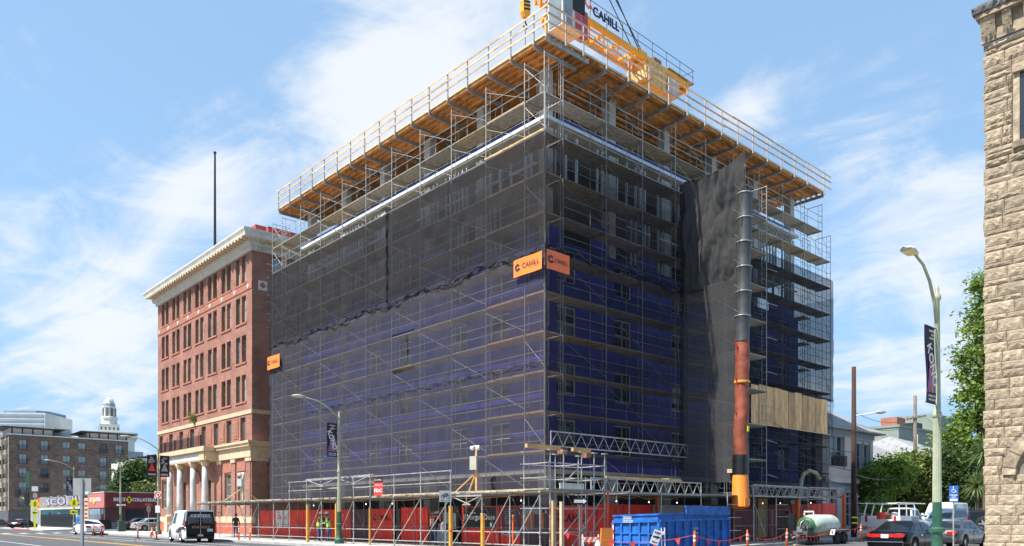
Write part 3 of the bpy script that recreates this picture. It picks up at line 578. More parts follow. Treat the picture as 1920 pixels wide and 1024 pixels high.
net('smoother lower netting on the projecting tower beside the chute', FF, -.05, 3.98, 3.6, 14.9, 'net_fin_low', .3, .6, 6)
# ------------------------------------------------------------------ debris chute
cu_ = u_of(1397, -4.15); ch = T('debris_chute', 'long debris chute of black barrels with orange lower wrap on the shaded face', 'debris chute', P(cu_, -4.15, 0), AU)
sl = lambda z: -.5 * (19.5 - z) / 17.0
for k in range(6):
    z1 = 19.5 - k * 1.36; bx_ = sl(z1) + .05 * math.sin(k * 2.2); MB().lathe([(.40, z1 - 1.42), (.40, z1 - 1.38), (.36, z1 - 1.2), (.385, z1 - .4), (.43, z1 - .03), (.44, z1), (.40, z1 - .01), (.37, z1 - .3)], 18, (bx_, 0, 0), cap=False).obj('barrel', K['chute_black'], ch, smooth=True)
    MB().lathe([(.445, z1 - .07), (.46, z1 - .04), (.445, z1 - .01)], 18, (bx_, 0, 0), cap=False).obj('ring', K['chute_ring'], ch, smooth=True)
    MB().tube((-.42, -.1, z1 - .03), (-.9, .1, z1 + .25), .018, 5).obj('hanger', K['galv'], ch)
pr = [(.43, 4.55)]; pr = []
for k in range(31): z = 4.6 + k * .226; pr.append((.385 + .028 * math.sin(k * 1.9) + .02 * math.sin(k * 4.4), z))
MB().path([(sl(z) + .03 * math.sin(z * 1.7), .03 * math.sin(z * 2.3), z) for r_, z in pr], .4, 18, cap=False, radii=[r_ for r_, z in pr]).obj('orange_wrap', K['chute_orange'], ch, smooth=True)
for k in range(3): MB().add([(-.62, 0, 10.9 - k * 1.85), (-.95, .05, 11.2 - k * 1.85), (-.64, 0, 10.5 - k * 1.85), (-.62, .03, 10.9 - k * 1.85), (-.95, .07, 11.2 - k * 1.85), (-.64, .03, 10.5 - k * 1.85)], [(0, 1, 2), (5, 4, 3), (0, 3, 4, 1), (1, 4, 5, 2), (2, 5, 3, 0)]).obj('wrap_flap', K['flag_red'], ch)
MB().lathe([(.42, 9.12), (.43, 9.05), (.42, 8.98)], 18, (sl(9), 0, 0), cap=False).obj('strap', K['timber_yellow'], ch)
MB().box(-.45, -.28, -.43, -.40, 6.3, 6.6).obj('warning_label', K['sign_yellow'], ch)
MB().lathe([(.44, 3.95), (.46, 4.2), (.43, 4.5), (.45, 4.8), (.42, 5.05)], 18, (-.45, 0, 0), cap=False).obj('film_wrap', K['black_film'], ch, smooth=True)
MB().path([(-.45, 0, 4.2), (-.47, 0, 3.7), (-.5, -.02, 3.1), (-.56, -.05, 2.6), (-.63, -.08, 2.15)], .4, 16, cap=False, radii=[.40, .43, .45, .46, .44]).obj('discharge_hood', K['chute_orange_bright'], ch, smooth=True)
MB().box(-.95, -.45, -.58, -.52, 2.25, 2.65).obj('hood_flap', K['chute_orange_bright'], ch)
# ------------------------------------------------------------------ plywood screen boards on the scaffold right of the chute
ply = T('plywood_screen', 'row of upright weathered plywood boards fixed high on the shaded scaffold', 'plywood screen', C0, AU)
ub = u_of(1407, -.2); ue = u_of(1550, -.2); nb = 11
for k in range(nb):
    a = ub + (ue - ub) * k / nb; b = ub + (ue - ub) * (k + 1) / nb - .02; y = -.26 - .03 * (k % 2)
    MB().box(a, b, y, y + .02, 7.78 + random.uniform(-.04, .04), 10.32 + random.uniform(-.1, .06)).obj('board', K['ply_board'], ply)
for z in (8.1, 9.9): MB().beam((ub, -.2, z), (ue, -.2, z), .06, .1).obj('batten', K['plank'], ply)
MB().beam((ub - .1, -.34, 7.74), (ue + .2, -.34, 7.74), .1, .05).obj('ledge', K['lumber_pale'], ply)
# ------------------------------------------------------------------ lattice girders
def girder(label, p, q, h, bays, group='lattice girders'):
    p, q = Vector(p), Vector(q); root = T('lattice_girder', label, 'lattice girder', p, math.atan2((q - p).y, (q - p).x), group); l = (q - p).length
    MB().beam((0, 0, 0), (l, 0, 0), .06, .06).obj('chord', K['galv'], root); MB().beam((0, 0, h), (l, 0, h), .06, .06).obj('chord', K['galv'], root)
    MB().beam((0, 0, -.0), (0, 0, h), .05, .05).obj('upright', K['galv'], root); MB().beam((l, 0, 0), (l, 0, h), .05, .05).obj('upright', K['galv'], root)
    s = l / bays; a = MB().tube((0, 0, .03), (s / 2, 0, h - .03), .02, 5).mesh('diagonal', K['galv']); b = MB().tube((s / 2, 0, h - .03), (s, 0, .03), .02, 5).mesh('diagonal', K['galv'])
    for i in range(bays): link('diagonal', a, root, loc=(i * s, 0, 0)); link('diagonal', b, root, loc=(i * s, 0, 0))
    return root
girder('long grey lattice girder low on the shaded face under the netting', P(.1, -.3, 5.15), P(11.4, -.3, 5.15), .72, 13)
girder('lattice girder over the sidewalk canopy above the blue dumpster', P(-1.4, -4.35, 2.75), P(6.9, -4.35, 2.75), .62, 12)
girder('lattice girder over the canopy right of the orange chute', P(11.9, -4.3, 2.82), P(18.0, -4.3, 2.85), .62, 9)
girder('lattice girder over the canopy above the tank trailer', P(18.2, -4.3, 2.86), P(22.8, -4.3, 2.95), .60, 7)
girder('second lattice girder further back behind the tank trailer', P(15, -1.6, 2.95), P(25, -1.6, 3.1), .62, 12)
# ------------------------------------------------------------------ builder's banners
def banner(label, frame, x, z, w_, h_, m, sk=0.0):
    o = MB()
    n = 6
    for i in range(n):
        a, b = -w_ / 2 + w_ * i / n, -w_ / 2 + w_ * (i + 1) / n; y = lambda t: .02 * math.sin(t * 4)
        o.quad((a, y(a), -h_ / 2), (b, y(b), -h_ / 2), (b, y(b), h_ / 2), (a, y(a), h_ / 2)); o.quad((a, y(a) + .012, -h_ / 2), (a, y(a) + .012, h_ / 2), (b, y(b) + .012, h_ / 2), (b, y(b) + .012, -h_ / 2))
    loc = frame[0] + Vector((math.cos(frame[1]), math.sin(frame[1]), 0)) * x + Vector((math.sin(frame[1]), -math.cos(frame[1]), 0)) * .36 + Vector((0, 0, z))
    r = o.obj('banner', K[m], None, label, 'banner', 'builder banners', None, loc, frame[1], fix=False)
    hexlogo(r, -w_ * .34, -.035, .02, h_ * .22, K['navy']); text('lettering', 'CAHILL', K['navy'], r, w_ * .12, -.035, .02, w=w_ * .58, bold=.0015); return r
zb = zat(505, 39.9)
banner('orange builder banner on the sunlit netting at the building corner', WF, -.86, zb, 2.1, .88, 'orange_sign')
banner('red orange builder banner on the shaded netting at the building corner', NF, .52, zb + .03, 1.6, .95, 'orange_sign_red')
vb = v_of(517, -.2); banner('small orange builder banner at the far left edge of the netting', WF, -vb, zat(679, 60.6), 2.2, 1.0, 'orange_sign')
# ------------------------------------------------------------------ tower crane
cr = T('tower_crane', 'yellow tower crane with counter jib above the formwork deck', 'crane', P(6.3, 5.5, 0), AU + R(1.5))
ZC = 31.9
def lattice(mb, p, q, w_, n, r=.06):
    p, q = Vector(p), Vector(q); d = (q - p).normalized(); a = d.orthogonal().normalized() if abs(d.z) > .9 else Vector((0, 0, 1)).cross(d).normalized(); b = d.cross(a).normalized(); cs = [(a * i + b * j) * w_ / 2 for i, j in ((-1, -1), (1, -1), (1, 1), (-1, 1))]
    for c in cs: mb.beam(p + c, q + c, r * 2, r * 2)
    for k in range(n):
        s0 = p + (q - p) * k / n; s1 = p + (q - p) * (k + 1) / n
        for i in range(4):
            mb.beam(s0 + cs[i], s0 + cs[(i + 1) % 4], r, r); mb.beam((s0 + cs[i]) if k % 2 else (s0 + cs[(i + 1) % 4]), (s1 + cs[(i + 1) % 4]) if k % 2 else (s1 + cs[i]), r, r)
    return mb
lattice(MB(), (0, 0, 25.7), (0, 0, ZC - .7), 1.3, 5, .055).obj('mast', K['crane_yellow'], cr)
lattice(MB(), (-.4, 0, ZC + .6), (.2, 0, ZC + 8), 1.3, 5, .07).obj('tower_head', K['crane_yellow'], cr)
MB().lathe([(.8, ZC - .75), (.9, ZC - .6), (.9, ZC - .35), (.75, ZC - .15)], 16).obj('slewing_ring', K['crane_yellow'], cr)
lattice(MB(), (-.9, 0, ZC + .5), (-4.7, 0, ZC + 27), 1.2, 18, .06).obj('jib', K['crane_yellow'], cr)
CJ = 12.5
cj = MB()
for y in (-.75, .75): cj.beam((.6, y, ZC + .1), (CJ, y, ZC + .1), .2, .34)
cj.obj('counter_jib', K['crane_yellow'], cr)
for k in range(9):
    x = .9 + k * 1.4; MB().beam((x, -.66, ZC - .02), (x, .66, ZC - .02), .14, .16).obj('cross_member', K['crane_yellow'], cr)
    if k < 8: MB().tube((x, -.64, ZC), (x + 1.4, .64, ZC), .045, 6).obj('diagonal', K['crane_yellow'], cr)
for k in range(4): MB().box(.8, 8.0, -.5 + k * .3, -.46 + k * .3, ZC + .12, ZC + .16).obj('walkway_bar', K['crane_yellow'], cr)
for y in (-.95, .95):
    for h in (.75, 1.25): MB().tube((2, y, ZC + h), (CJ + .6, y, ZC + h), .02, 5).obj('hand_rail', K['cable'], cr)
    for k in range(8): MB().tube((2 + k * 1.57, y, ZC + .2), (2 + k * 1.57, y, ZC + 1.25), .02, 5).obj('rail_post', K['cable'], cr)
MB().box(CJ - 2.4, CJ + .7, -.95, .95, ZC + .33, ZC + .38).obj('end_platform', K['galv'], cr)
MB().tube((CJ + .6, -.95, ZC + 1.25), (CJ + .6, .95, ZC + 1.25), .02, 5).obj('hand_rail', K['cable'], cr)
for k in range(4): MB().box(7.9 + k * .5, 8.36 + k * .5, -.9, .9, ZC - 1.5 + (.0 if k else .4), ZC + .2).obj('counterweight', K['crane_plate'], cr)
MB().box(10.2, 11.5, -.85, .85, ZC - 1.2, ZC - .1).obj('counterweight', K['concrete'], cr)
MB().box(CJ - .1, CJ + .1, -.86, .86, ZC - .4, ZC + .3).obj('end_frame', K['crane_yellow'], cr)
MB().box(7.4, 8.4, -.45, .45, ZC + .34, ZC + .8).obj('winch', K['crane_yellow'], cr); MB().box(9.3, 10.1, -.35, .35, ZC + .35, ZC + 1.0).obj('winch_motor', K['rust'], cr)
for y, x1 in ((-.7, 7.2), (.7, 9.6), (.5, 10.6)): MB().tube((.1, y * .5, ZC + 8.3), (x1, y, ZC + .35), .035, 6).obj('pendant', K['cable'], cr)
# lettering board on the counter jib
hexlogo(cr, 1.75, -1.02, ZC + .95, .42, K['orange_sign_red']); text('lettering', 'CAHILL', K['navy'], cr, 3.45, -1.02, ZC + .68, w=2.5, bold=.03, thick=.05)
CX = -1.2
cab = MB().box(CX - .5, CX + 1.15, -2.1, -.95, ZC - 2.3, ZC - .35).obj('cab', K['crane_cab'], cr)
MB().box(CX - .55, CX + 1.2, -2.15, -.9, ZC - .35, ZC - .27).obj('roof', K['black'], cab); MB().box(CX - .35, CX + .3, -2.12, -2.105, ZC - 2.2, ZC - .55).obj('side_window', K['glass_sky'], cab); MB().box(CX - .53, CX - .505, -2.0, -1.05, ZC - 2.2, ZC - .5).obj('front_window', K['glass_sky'], cab); MB().box(CX + .55, CX + 1.1, -2.125, -2.105, ZC - 2.25, ZC - 1.2).obj('panel', K['crane_pink'], cab); MB().box(CX + .35, CX + 1.3, -2.2, -2.15, ZC - 1.15, ZC - .15).obj('name_board', K['black'], cab)
MB().box(.0, .7, -1.9, -1.33, ZC - 2.1, ZC - .6).obj('cabinet', K['crane_pink'], cr)
# hook block hanging from the jib
hk = T('hook_block', 'black and yellow striped crane hook block hanging on cables', 'hook', at(985, 42.5, zat(18, 42.5)), AU)
MB().prism([(-.13, -.45), (.13, -.45), (.25, -.2), (.25, .3), (.15, .5), (-.15, .5), (-.25, .3), (-.25, -.2)], -.14, .14).obj('block', K['crane_yellow'], hk)
for k in range(3): MB().prism([(-.245, -.15 + k * .2), (.245, .0 + k * .2), (.245, .09 + k * .2), (-.245, -.06 + k * .2)], -.15, .15).obj('stripe', K['black'], hk)
for x in (-.12, .12): MB().tube((x, 0, .5), (x, 0, 6), .015, 5).obj('cable', K['cable'], hk)
MB().path([(0, 0, -.45), (0, 0, -.7), (.12, 0, -.85), (.1, 0, -1.0), (-.05, 0, -1.03), (-.14, 0, -.92)], .045, 6).obj('hook', K['cable'], hk)
MB().tube((0, 0, -1.0), (0, 0, -3.2), .02, 5).obj('sling', K['cable'], hk)
# ------------------------------------------------------------------ sidewalk canopy of tubes along the avenue
UO = -4.3
can = T('sidewalk_canopy', 'galvanised tube sidewalk canopy with plank roof along the avenue', 'canopy', C0, AU)
VPOST = [34.5, 32.4, 30.3, 28.0, 25.8, 23.5, 21.2, 18.9, 16.6, 14.7, 12.9, 11, 9.25, 6.9, 4.5, 2.05, -.3, -2.2, -4.1]
def coupler(p): return MB().box(p[0] - .05, p[0] + .05, p[1] - .05, p[1] + .05, p[2] - .05, p[2] + .05)
upper = lambda v: 2.0 < v < 19
for i, v in enumerate(VPOST):
    top = 3.9 if upper(v) else 2.86
    if 11.5 < v < 15: top = 2.72
    po = MB().tube((UO, v, .13), (UO, v, top), .026, 7).box(UO - .07, UO + .07, v - .07, v + .07, .131, .15)
    for z in (.75, 1.35, 1.95): po.tube((UO, v, z), (UO, v, z + .07), .042, 7)
    o = po.obj('post', K['galv'], can)
    for z in (.42, .97, 2.70) + ((3.3, 3.85) if top > 3 else ()): coupler((UO, v, z)).obj('coupler', K['galv'], o)
    MB().tube((UO + 2.9, v, .13), (UO + 2.9, v, 2.7), .026, 6).obj('post', K['galv_dark'], can)
    MB().tube((UO - .1, v, 2.66), (-.2, v, 2.66), .026, 6).obj('transom', K['galv_dark'], can)
    MB().tube((UO + 2.9, v, .9), (UO + 2.9, v + 1.2, 2.6), .02, 6).obj('brace', K['galv_dark'], can)
for i in range(len(VPOST) - 1):
    a, b = VPOST[i], VPOST[i + 1]
    for z in (.18, .42, .97, 2.70) + ((3.3, 3.85) if upper(a) and upper(b) and not (11.5 < a < 16 and b < 14.8) else ()):
        if z in (.18, .42, .97) and 5.2 < b < 7.5: pass
        MB().tube((UO, a + .08, z), (UO, b - .08, z), .024, 6).obj('ledger', K['galv'], can)
    if i % 2 == 0 or i > 11: MB().tube((UO - .03, a, .15), (UO - .03, b, 2.55), .022, 6).obj('brace', K['galv'], can)
    MB().tube((UO + 2.9, a, 1.1), (UO + 2.9, b, 1.1), .022, 6).obj('ledger', K['galv_dark'], can)
for i in range(26):                                   # roof planks laid across
    v0 = -4.4 + i * 1.5
    for j in range(4): MB().box(UO - .12 + random.uniform(-.05, .1), -.15, v0 + j * .375, v0 + j * .375 + .35, 2.735, 2.785 + .006 * (j % 2)).obj('roof_plank', K['plank'], can)
MB().beam((UO - .06, -4.4, 2.81), (UO - .06, 8, 2.81), .03, .05).obj('fascia_board', K['plank'], can)
MB().beam((UO - .06, 20, 2.80), (UO - .06, 34.5, 2.80), .03, .05).obj('fascia_board', K['plank_grey'], can)
# inverted trusses carrying the upper edge over the gateway
def vtruss(v0, v1, zt):
    mb = MB(); n = 2 if v0 - v1 > 4 else 1; mb.beam((UO, v0, zt), (UO, v1, zt), .06, .07)
    for k in range(n):
        a = v0 + (v1 - v0) * k / n; b = v0 + (v1 - v0) * (k + 1) / n; c = (a + b) / 2
        mb.tube((UO, a, zt), (UO, c - .3, zt - .42), .024, 6).tube((UO, c - .3, zt - .42), (UO, c + .3, zt - .42), .024, 6).tube((UO, c + .3, zt - .42), (UO, b, zt), .024, 6).tube((UO, c, zt), (UO, c, zt - .42), .018, 5)
    mb.obj('truss', K['galv'], can)
vtruss(16.6, 9.3, 3.9); vtruss(2.0, -.3, 2.62)
MB().beam((UO + .4, 9.2, 3.98), (UO + .4, 17, 3.98), .5, .03).obj('roof_plank', K['plank_grey'], can)
for v, z in ((14.5, 3.35), (11.2, 3.3), (13.1, 3.55)): MB().beam((UO + .2, v, z), (UO + .2, v - 1.4, z), .05, .06).obj('loose_tube', K['plank_grey'], can)
# corner tower where the canopy turns
ct = T('scaffold_tower', 'dense tube scaffold tower at the canopy corner beside the one way sign', 'scaffold tower', P(-4.2, -4.6), AU)
for x, y in ((.0, 0), (.9, .1), (1.9, 0), (2.7, 0), (3.4, 0), (.0, 1.6), (1.9, 1.6), (3.4, 1.6)):
    t = MB().tube((x, y, 0), (x, y, 4.15), .028, 7)
    for z in (.6, 1.1, 1.6, 2.2, 2.75, 3.2, 3.7): t.tube((x, y, z), (x, y, z + .07), .045, 7)
    t.obj('post', K['galv'], ct); MB().tube((x, y, 4.15), (x, y, 4.42), .018, 5).box(x - .12, x + .12, y - .1, y + .1, 4.42, 4.45).obj('jack', K['galv'], ct)
for z in (.3, .97, 2.0, 2.75, 3.3, 3.9):
    for y in (0, 1.6): MB().tube((-.2, y, z), (3.5, y, z), .024, 6).obj('ledger', K['galv'], ct)
    for x in (0, 1.9, 3.4): MB().tube((x, 0, z), (x, 1.6, z), .022, 6).obj('ledger', K['galv'], ct)
for a, b in (((0, -.04, .2), (1.9, -.04, 1.9)), ((3.4, -.04, 2.7), (1.2, -.04, .3)), ((1.9, -.04, .3), (3.4, -.04, 1.9)), ((1.9, 1.6, 2.7), (3.4, 1.6, 3.9))): MB().tube(a, b, .022, 6).obj('brace', K['galv'], ct)
MB().box(-.1, 3.5, -.1, .5, 2.79, 2.83).obj('platform', K['galv'], ct)
MB().box(1.0, 2.5, .4, .45, 2.85, 3.1).obj('panel', K['pale_green'], ct)
for x0, x1, y in ((-1.2, .3, .1), (.2, .9, .3), (1.5, 2.6, .1)): MB().box(x0, x1, y, y + .14, 4.46, 4.62).obj('timber_beam', K['lumber'], ct)
# right-hand canopy posts and roof
rc = T('sidewalk_canopy', 'tube canopy with girders over the side street sidewalk', 'canopy', C0, AU)
for i, u in enumerate((1.2, 3.6, 6.9, 9.3, 11.9, 14.3, 18.0, 20.4, 22.8, 24.6)):
    MB().tube((u, -4.35, gz(u) + .13), (u, -4.35, 2.9 + gz(u)), .028, 7).obj('post', K['galv'], rc); MB().tube((u, -1.6, gz(u) + .13), (u, -1.6, 3.6), .026, 6).obj('post', K['galv_dark'], rc)
    MB().tube((u, -4.4, 2.72 + gz(u)), (u, -.3, 2.72 + gz(u)), .024, 6).obj('transom', K['galv_dark'], rc)
    if i in (3, 5, 8, 9):
        for z in (.9, 1.6, 2.3): MB().tube((u, -4.35, z + gz(u)), (u + 1.3, -4.35, z + gz(u)), .022, 6).obj('ledger', K['galv'], rc)
    if i in (4, 9): MB().tube((u, -4.38, 2.4), (u + 1.2, -4.38, .6), .022, 6).obj('brace', K['galv'], rc)
for i in range(17):
    u = 1.3 + i * 1.4
    for j in range(3): MB().box(u + j * .466, u + j * .466 + .464, -4.3, -.2, 2.77 + gz(u), 2.82 + gz(u)).obj('roof_plank', K['plank_grey'], rc)
MB().beam((-.3, -4.2, 3.42), (5.4, -4.2, 3.42), .12, .14).obj('timber_beam', K['lumber'], rc); MB().box(5.5, 6.5, -3.4, -2.9, 3.45, 3.62).obj('timber_stack', K['plank'], rc); MB().box(10.9, 12.1, -3.9, -3.3, 4.1, 4.3).obj('timber_stack', K['plank'], rc)
MB().box(.0, .35, -1.2, -.85, 4.7, 4.95).obj('block', K['rust'], rc); MB().box(1.7, 2.05, -1.2, -.85, 4.6, 4.9).obj('block', K['rust'], rc)
# painted timber posts
def timber(label, loc, h, w_, m, tape=False, lean=0.0):
    o = T('timber_post', label, 'post', loc, AU, 'timber posts along the canopy')
    MB().beam((0, 0, 0), (lean, 0, h), w_, w_).obj('shaft', K[m], o); MB().box(-w_ * .55 + lean, w_ * .55 + lean, -w_ * .55, w_ * .55, h, h + .05).obj('cap', K['plank'], o)
    if tape: MB().box(-w_ * .53, w_ * .53, -w_ * .53, w_ * .53, .95, 1.03).obj('tape', K['flag_red'], o)
for px, uu, h, m, lab in ((577, -4.75, 2.35, 'timber_yellow', 'yellow timber post left of the two vested workers'), (631, -4.75, 2.35, 'timber_yellow', 'yellow timber post right of the two vested workers'), (845, -4.9, 2.1, 'timber_yellow', 'yellow timber post beside the bike lane sign'), (905, -4.8, 1.75, 'timber_yellow', 'yellow timber post in front of the black lettered panel'), (693, -4.6, 2.1, 'timber_yellow', 'thin yellow timber post under the FDC sign')):
    v = v_of(px, uu); timber(lab, P(uu, v, 0), h, .13 if px != 693 else .06, m, px == 845)
timber('slim orange timber stake before the plum poster', P(-3.9, v_of(962, -3.9), .13), 1.55, .05, 'orange_plastic')
for px, D, h, w_, lab in ((1037, 31.6, 2.25, .1, 'reddish timber prop left of the pale one at the canopy corner'), (1053, 31.4, 2.2, .12, 'pale timber prop at the canopy corner')):
    timber(lab, at(px, D), h, w_, 'lumber_pale' if px == 1053 else 'lumber', False, 0)
timber('tall orange timber edge post at the canopy corner tower', P(-.75, -4.75, 0), 2.75, .07, 'orange_plastic')
for px, vv, lab in ((1232, -1.3, 'orange steel column under the canopy behind the dumpster'), (1496, -4.0, 'orange steel column behind the tank trailer'), (1582, -4.4, 'orange timber post at the right end of the canopy'), (1604, -4.4, 'brown orange timber post nearest the dark utility pole')):
    u = u_of(px, vv); timber(lab, P(u, vv, gz(u)), 2.9, .16, 'orange_plastic' if px < 1600 else 'rust')
# light bulbs strung under the canopy (lit)
for i, (u, v) in enumerate(((-3.3, 17.6), (-3.2, 14.6), (-3.2, 11.5), (-3.1, 8.9), (-3.0, 4.2), (-3, -1.5), (1.4, -3.4), (4.1, -3.2), (6.7, -3.0), (14.8, -3.2), (17.0, -3.1), (20.6, -3.2))):
    wh = ('lit bulb under the avenue canopy, %s counted from the van' % ('first', 'second', 'third', 'fourth', 'fifth', 'sixth')[i]) if i < 6 else ('lit bulb under the canopy above the blue dumpster, %s of three' if i < 9 else 'lit bulb under the canopy right of the chute, %s of three') % ('leftmost', 'middle', 'rightmost')[i % 3]
    o = T('hanging_bulb', wh, 'lamp', P(u, v, 2.38 + gz(u)), 0, 'string of bulbs under the canopy')
    MB().lathe([(.0, -.03), (.02, -.022), (.03, 0), (.02, .022), (.012, .04)], 10).obj('globe', K['bulb'], o, smooth=True); MB().tube((0, 0, .06), (0, 0, .3), .012, 5).obj('cord', K['timber_yellow'], o)
for a, b, lab in (((-3.3, 17.6), (-3, -1.5), 'yellow cord of the bulb string along the avenue canopy'), ((1.4, -3.4), (6.7, -3.0), 'yellow cord of the bulb string above the dumpster')):
    pts = []
    for k in range(25):
        t = k / 24; u = a[0] + (b[0] - a[0]) * t; v = a[1] + (b[1] - a[1]) * t; pts.append(P(u, v, 2.66 - .12 * abs(math.sin(t * 3 * math.pi)) + gz(u)))
    MB().path(pts, .012, 5).obj('light_cord', K['timber_yellow'], None, lab, 'cord')
# ------------------------------------------------------------------ hoarding panels
def hoard(label, frame, a0, a1, z0, z1, m, cat='fence panel', name='fence_panel', group='hoarding panels under the canopy'):
    # frame 'w': along the avenue at u=-1 (local x = -v); 'n': along the side street at v=-1 (local x = u)
    base = P(-1.0, 0) if frame == 'w' else P(0, -1.0); rz = AU - R(90) if frame == 'w' else AU
    o = T(name, label, cat, base, rz, group)
    zz = gz((a0 + a1) / 2) if frame == 'n' else 0
    MB().box(a0 + .02, a1 - .02, -.03, .0, z0 + zz, z1 + zz).obj('sheet', K[m], o)
    for a in (a0 + .03, a1 - .03): MB().box(a - .025, a + .025, .003, .06, .14 + zz, z1 + .05 + zz).obj('fence_post', K['galv_dark'], o)
    return o
W = lambda px: -v_of(px, -1.0)
hp = [(-30.6, -27.9, 'fence_red', 'red hoarding panel nearest the brick building columns'), (-25.8, -23.4, 'fence_red', 'red hoarding panel right of the white lettered sign'), (-23.4, -21.0, 'fence_red', 'red hoarding panel, second right of the white lettered sign'), (-21.0, -18.6, 'fence_red', 'red hoarding panel, third right of the white lettered sign'), (-18.6, -16.9, 'fence_red', 'red hoarding panel left of the vested workers'), (-16.9, -14.6, 'poster_plum', 'dark hoarding panel behind the vested workers')]
for a, b, m, lab in hp: hoard(lab, 'w', a, b, .2, 2.15, m)
o = hoard('white and red hoarding panel with General lettering', 'w', -27.9, -25.8, .95, 2.15, 'white_print'); text('lettering', 'General', K['flag_red'], o, -26.85, -.035, 1.65, w=1.5, bold=.012); MB().box(-27.88, -25.82, -.028, 0, .2, .94).obj('lower_sheet', K['fence_red'], o)
o = hoard('red hoarding panel with black builder lettering beside the lamp pole', 'w', -14.5, -12.0, .2, 2.15, 'fence_red'); hexlogo(o, -14.0, -.04, 1.62, .22, K['black']); text('lettering', 'CAHILL', K['black'], o, -12.95, -.04, 1.6, w=1.5, bold=.012)
hoard('red hoarding panel right of the open gate', 'w', W(752), W(803), .2, 2.2, 'fence_red')
o = hoard('hoarding panel with notices and red FDC sheet behind the cap wearer', 'w', W(806), W(858), .9, 2.2, 'shop_dark')
x = W(830); MB().box(x - 1.2, x - .1, -.045, -.032, 1.1, 1.72).obj('notice', K['flag_red'], o); MB().box(x - 1.2, x - .1, -.045, -.032, 1.74, 2.0).obj('notice', K['black'], o); text('lettering', 'FDC', K['white_print'], o, x - .65, -.05, 1.35, w=.9, bold=.015); text('lettering', 'CAHILL', K['white_print'], o, x - .55, -.05, 1.87, w=.7); hexlogo(o, x - 1.05, -.05, 1.87, .08, K['orange_sign'])
MB().box(x + .1, x + .75, -.045, -.032, 1.3, 1.9).obj('notice', K['poster_grey'], o); MB().box(x + .8, x + 1.25, -.045, -.032, 1.0, 1.85).obj('notice', K['poster_grey'], o); MB().box(x - .4, x + .7, -.12, -.04, .2, .85).obj('cabinet', K['poster_grey'], o)
o = hoard('black hoarding panel with white bank lettering', 'w', W(866), W(937), .2, 2.2, 'fence_red'); x0, x1 = W(872), W(932); MB().box(x0, x1, -.05, -.034, 1.05, 2.15).obj('poster', K['fence_black'], o); text('lettering', 'JPMorgan Chase', K['white_print'], o, (x0 + x1) / 2 - .1, -.058, 1.6, w=2.6, bold=.008); MB().box(x1 - .5, x1 - .35, -.056, -.05, 1.15, 1.35).obj('emblem', K['white_print'], o); MB().box(x0 + .5, x0 + .95, -.056, -.05, 1.83, 1.87).obj('lettering', K['white_print'], o)
o = hoard('plum poster panel with small white lines and pale foot strip', 'w', W(939), W(977), .2, 2.2, 'fence_red'); x0, x1 = W(942), W(976); MB().box(x0, x1, -.05, -.034, 1.0, 2.15).obj('poster', K['poster_plum'], o); MB().box(x0, x1, -.052, -.034, .72, .99).obj('foot_strip', K['poster_grey'], o)
for k in range(9): MB().box(x0 + .25, x1 - .3 - .2 * (k % 3), -.054, -.05, 1.98 - k * .085, 2.0 - k * .085).obj('text_line', K['poster_grey'], o)
for k in range(3): MB().box(x0 + .2 + k * .5, x0 + .45 + k * .5, -.056, -.052, .8, .9).obj('emblem', K['fence_black'], o)
o = hoard('poster panel showing a building picture at the hoarding corner', 'w', W(977), W(1021), .2, 2.2, 'poster_plum'); x0, x1 = W(980), W(1018)
MB().box(x0, x1, -.05, -.034, 1.0, 2.15).obj('poster', K['house_trim'], o)
for k in range(4): MB().prism([(x0 + .15 + k * .36, 1.05), (x0 + .48 + k * .36, 1.05), (x0 + .48 + k * .36, 1.75 + .1 * (k % 2)), (x0 + .15 + k * .36, 1.8 + .1 * (k % 2))], -.056, -.05).obj('picture_block', K['brick_panel'] if k != 2 else K['poster_plum'], o)
# open gate with dark inside
gt = T('site_gate', 'open chain link gate leaf below the FDC sign', 'gate', P(-1.0, v_of(748, -1.0)), AU - R(140)); mb = MB()
for z in (.25, 1.2, 2.1): mb.tube((0, 0, z), (-1.9, 0, z), .02, 6)
for x in (0, -.95, -1.9): mb.tube((x, 0, .2), (x, 0, 2.15), .022, 6)
mb.obj('gate_frame', K['galv'], gt); MB().quad((0, 0, .25), (-1.9, 0, .25), (-1.9, 0, 2.1), (0, 0, 2.1)).obj('mesh', K['mesh_fence'], gt, fix=False)
NU = lambda px: u_of(px, -1.0)
o = hoard('red hoarding panel with builder lettering behind the one way sign', 'n', NU(1028), NU(1118), .2, 2.2, 'fence_red'); hexlogo(o, NU(1043), -.04, 1.65, .24, K['black']); text('lettering', 'CAHILL', K['black'], o, NU(1076), -.04, 1.6, w=1.9, bold=.014)
for a, b, m, lab in ((1119, 1168, 'fence_red', 'red hoarding panel just left of the blue dumpster'), (1169, 1221, 'fence_red', 'red hoarding panel behind the blue dumpster front'), (1222, 1300, 'poster_grey', 'pale grey site container wall behind the blue dumpster'), (1301, 1335, 'fence_red', 'red hoarding panel behind the raised end of the blue dumpster'), (1336, 1372, 'fence_red_dull', 'dull red hoarding panel left of the orange chute mouth'), (1373, 1418, 'fence_red_dull', 'dull red hoarding panel below the orange chute mouth'), (1440, 1482, 'fence_red_dull', 'dull red hoarding panel right of the grey plywood sheet'), (1484, 1512, 'fence_red', 'red hoarding panel left of the tank hose pipe'), (1513, 1540, 'fence_red', 'red hoarding panel right of the tank hose pipe'), (1541, 1566, 'fence_red', 'red hoarding panel farthest right behind the tank')):
    hoard(lab, 'n', NU(a), NU(b), .2, 2.3, m)
o = hoard('weathered upright plywood sheet between the dull red panels', 'n', NU(1420), NU(1439), .2, 3.0, 'ply_board', 'plywood sheet', 'plywood_sheet', None)
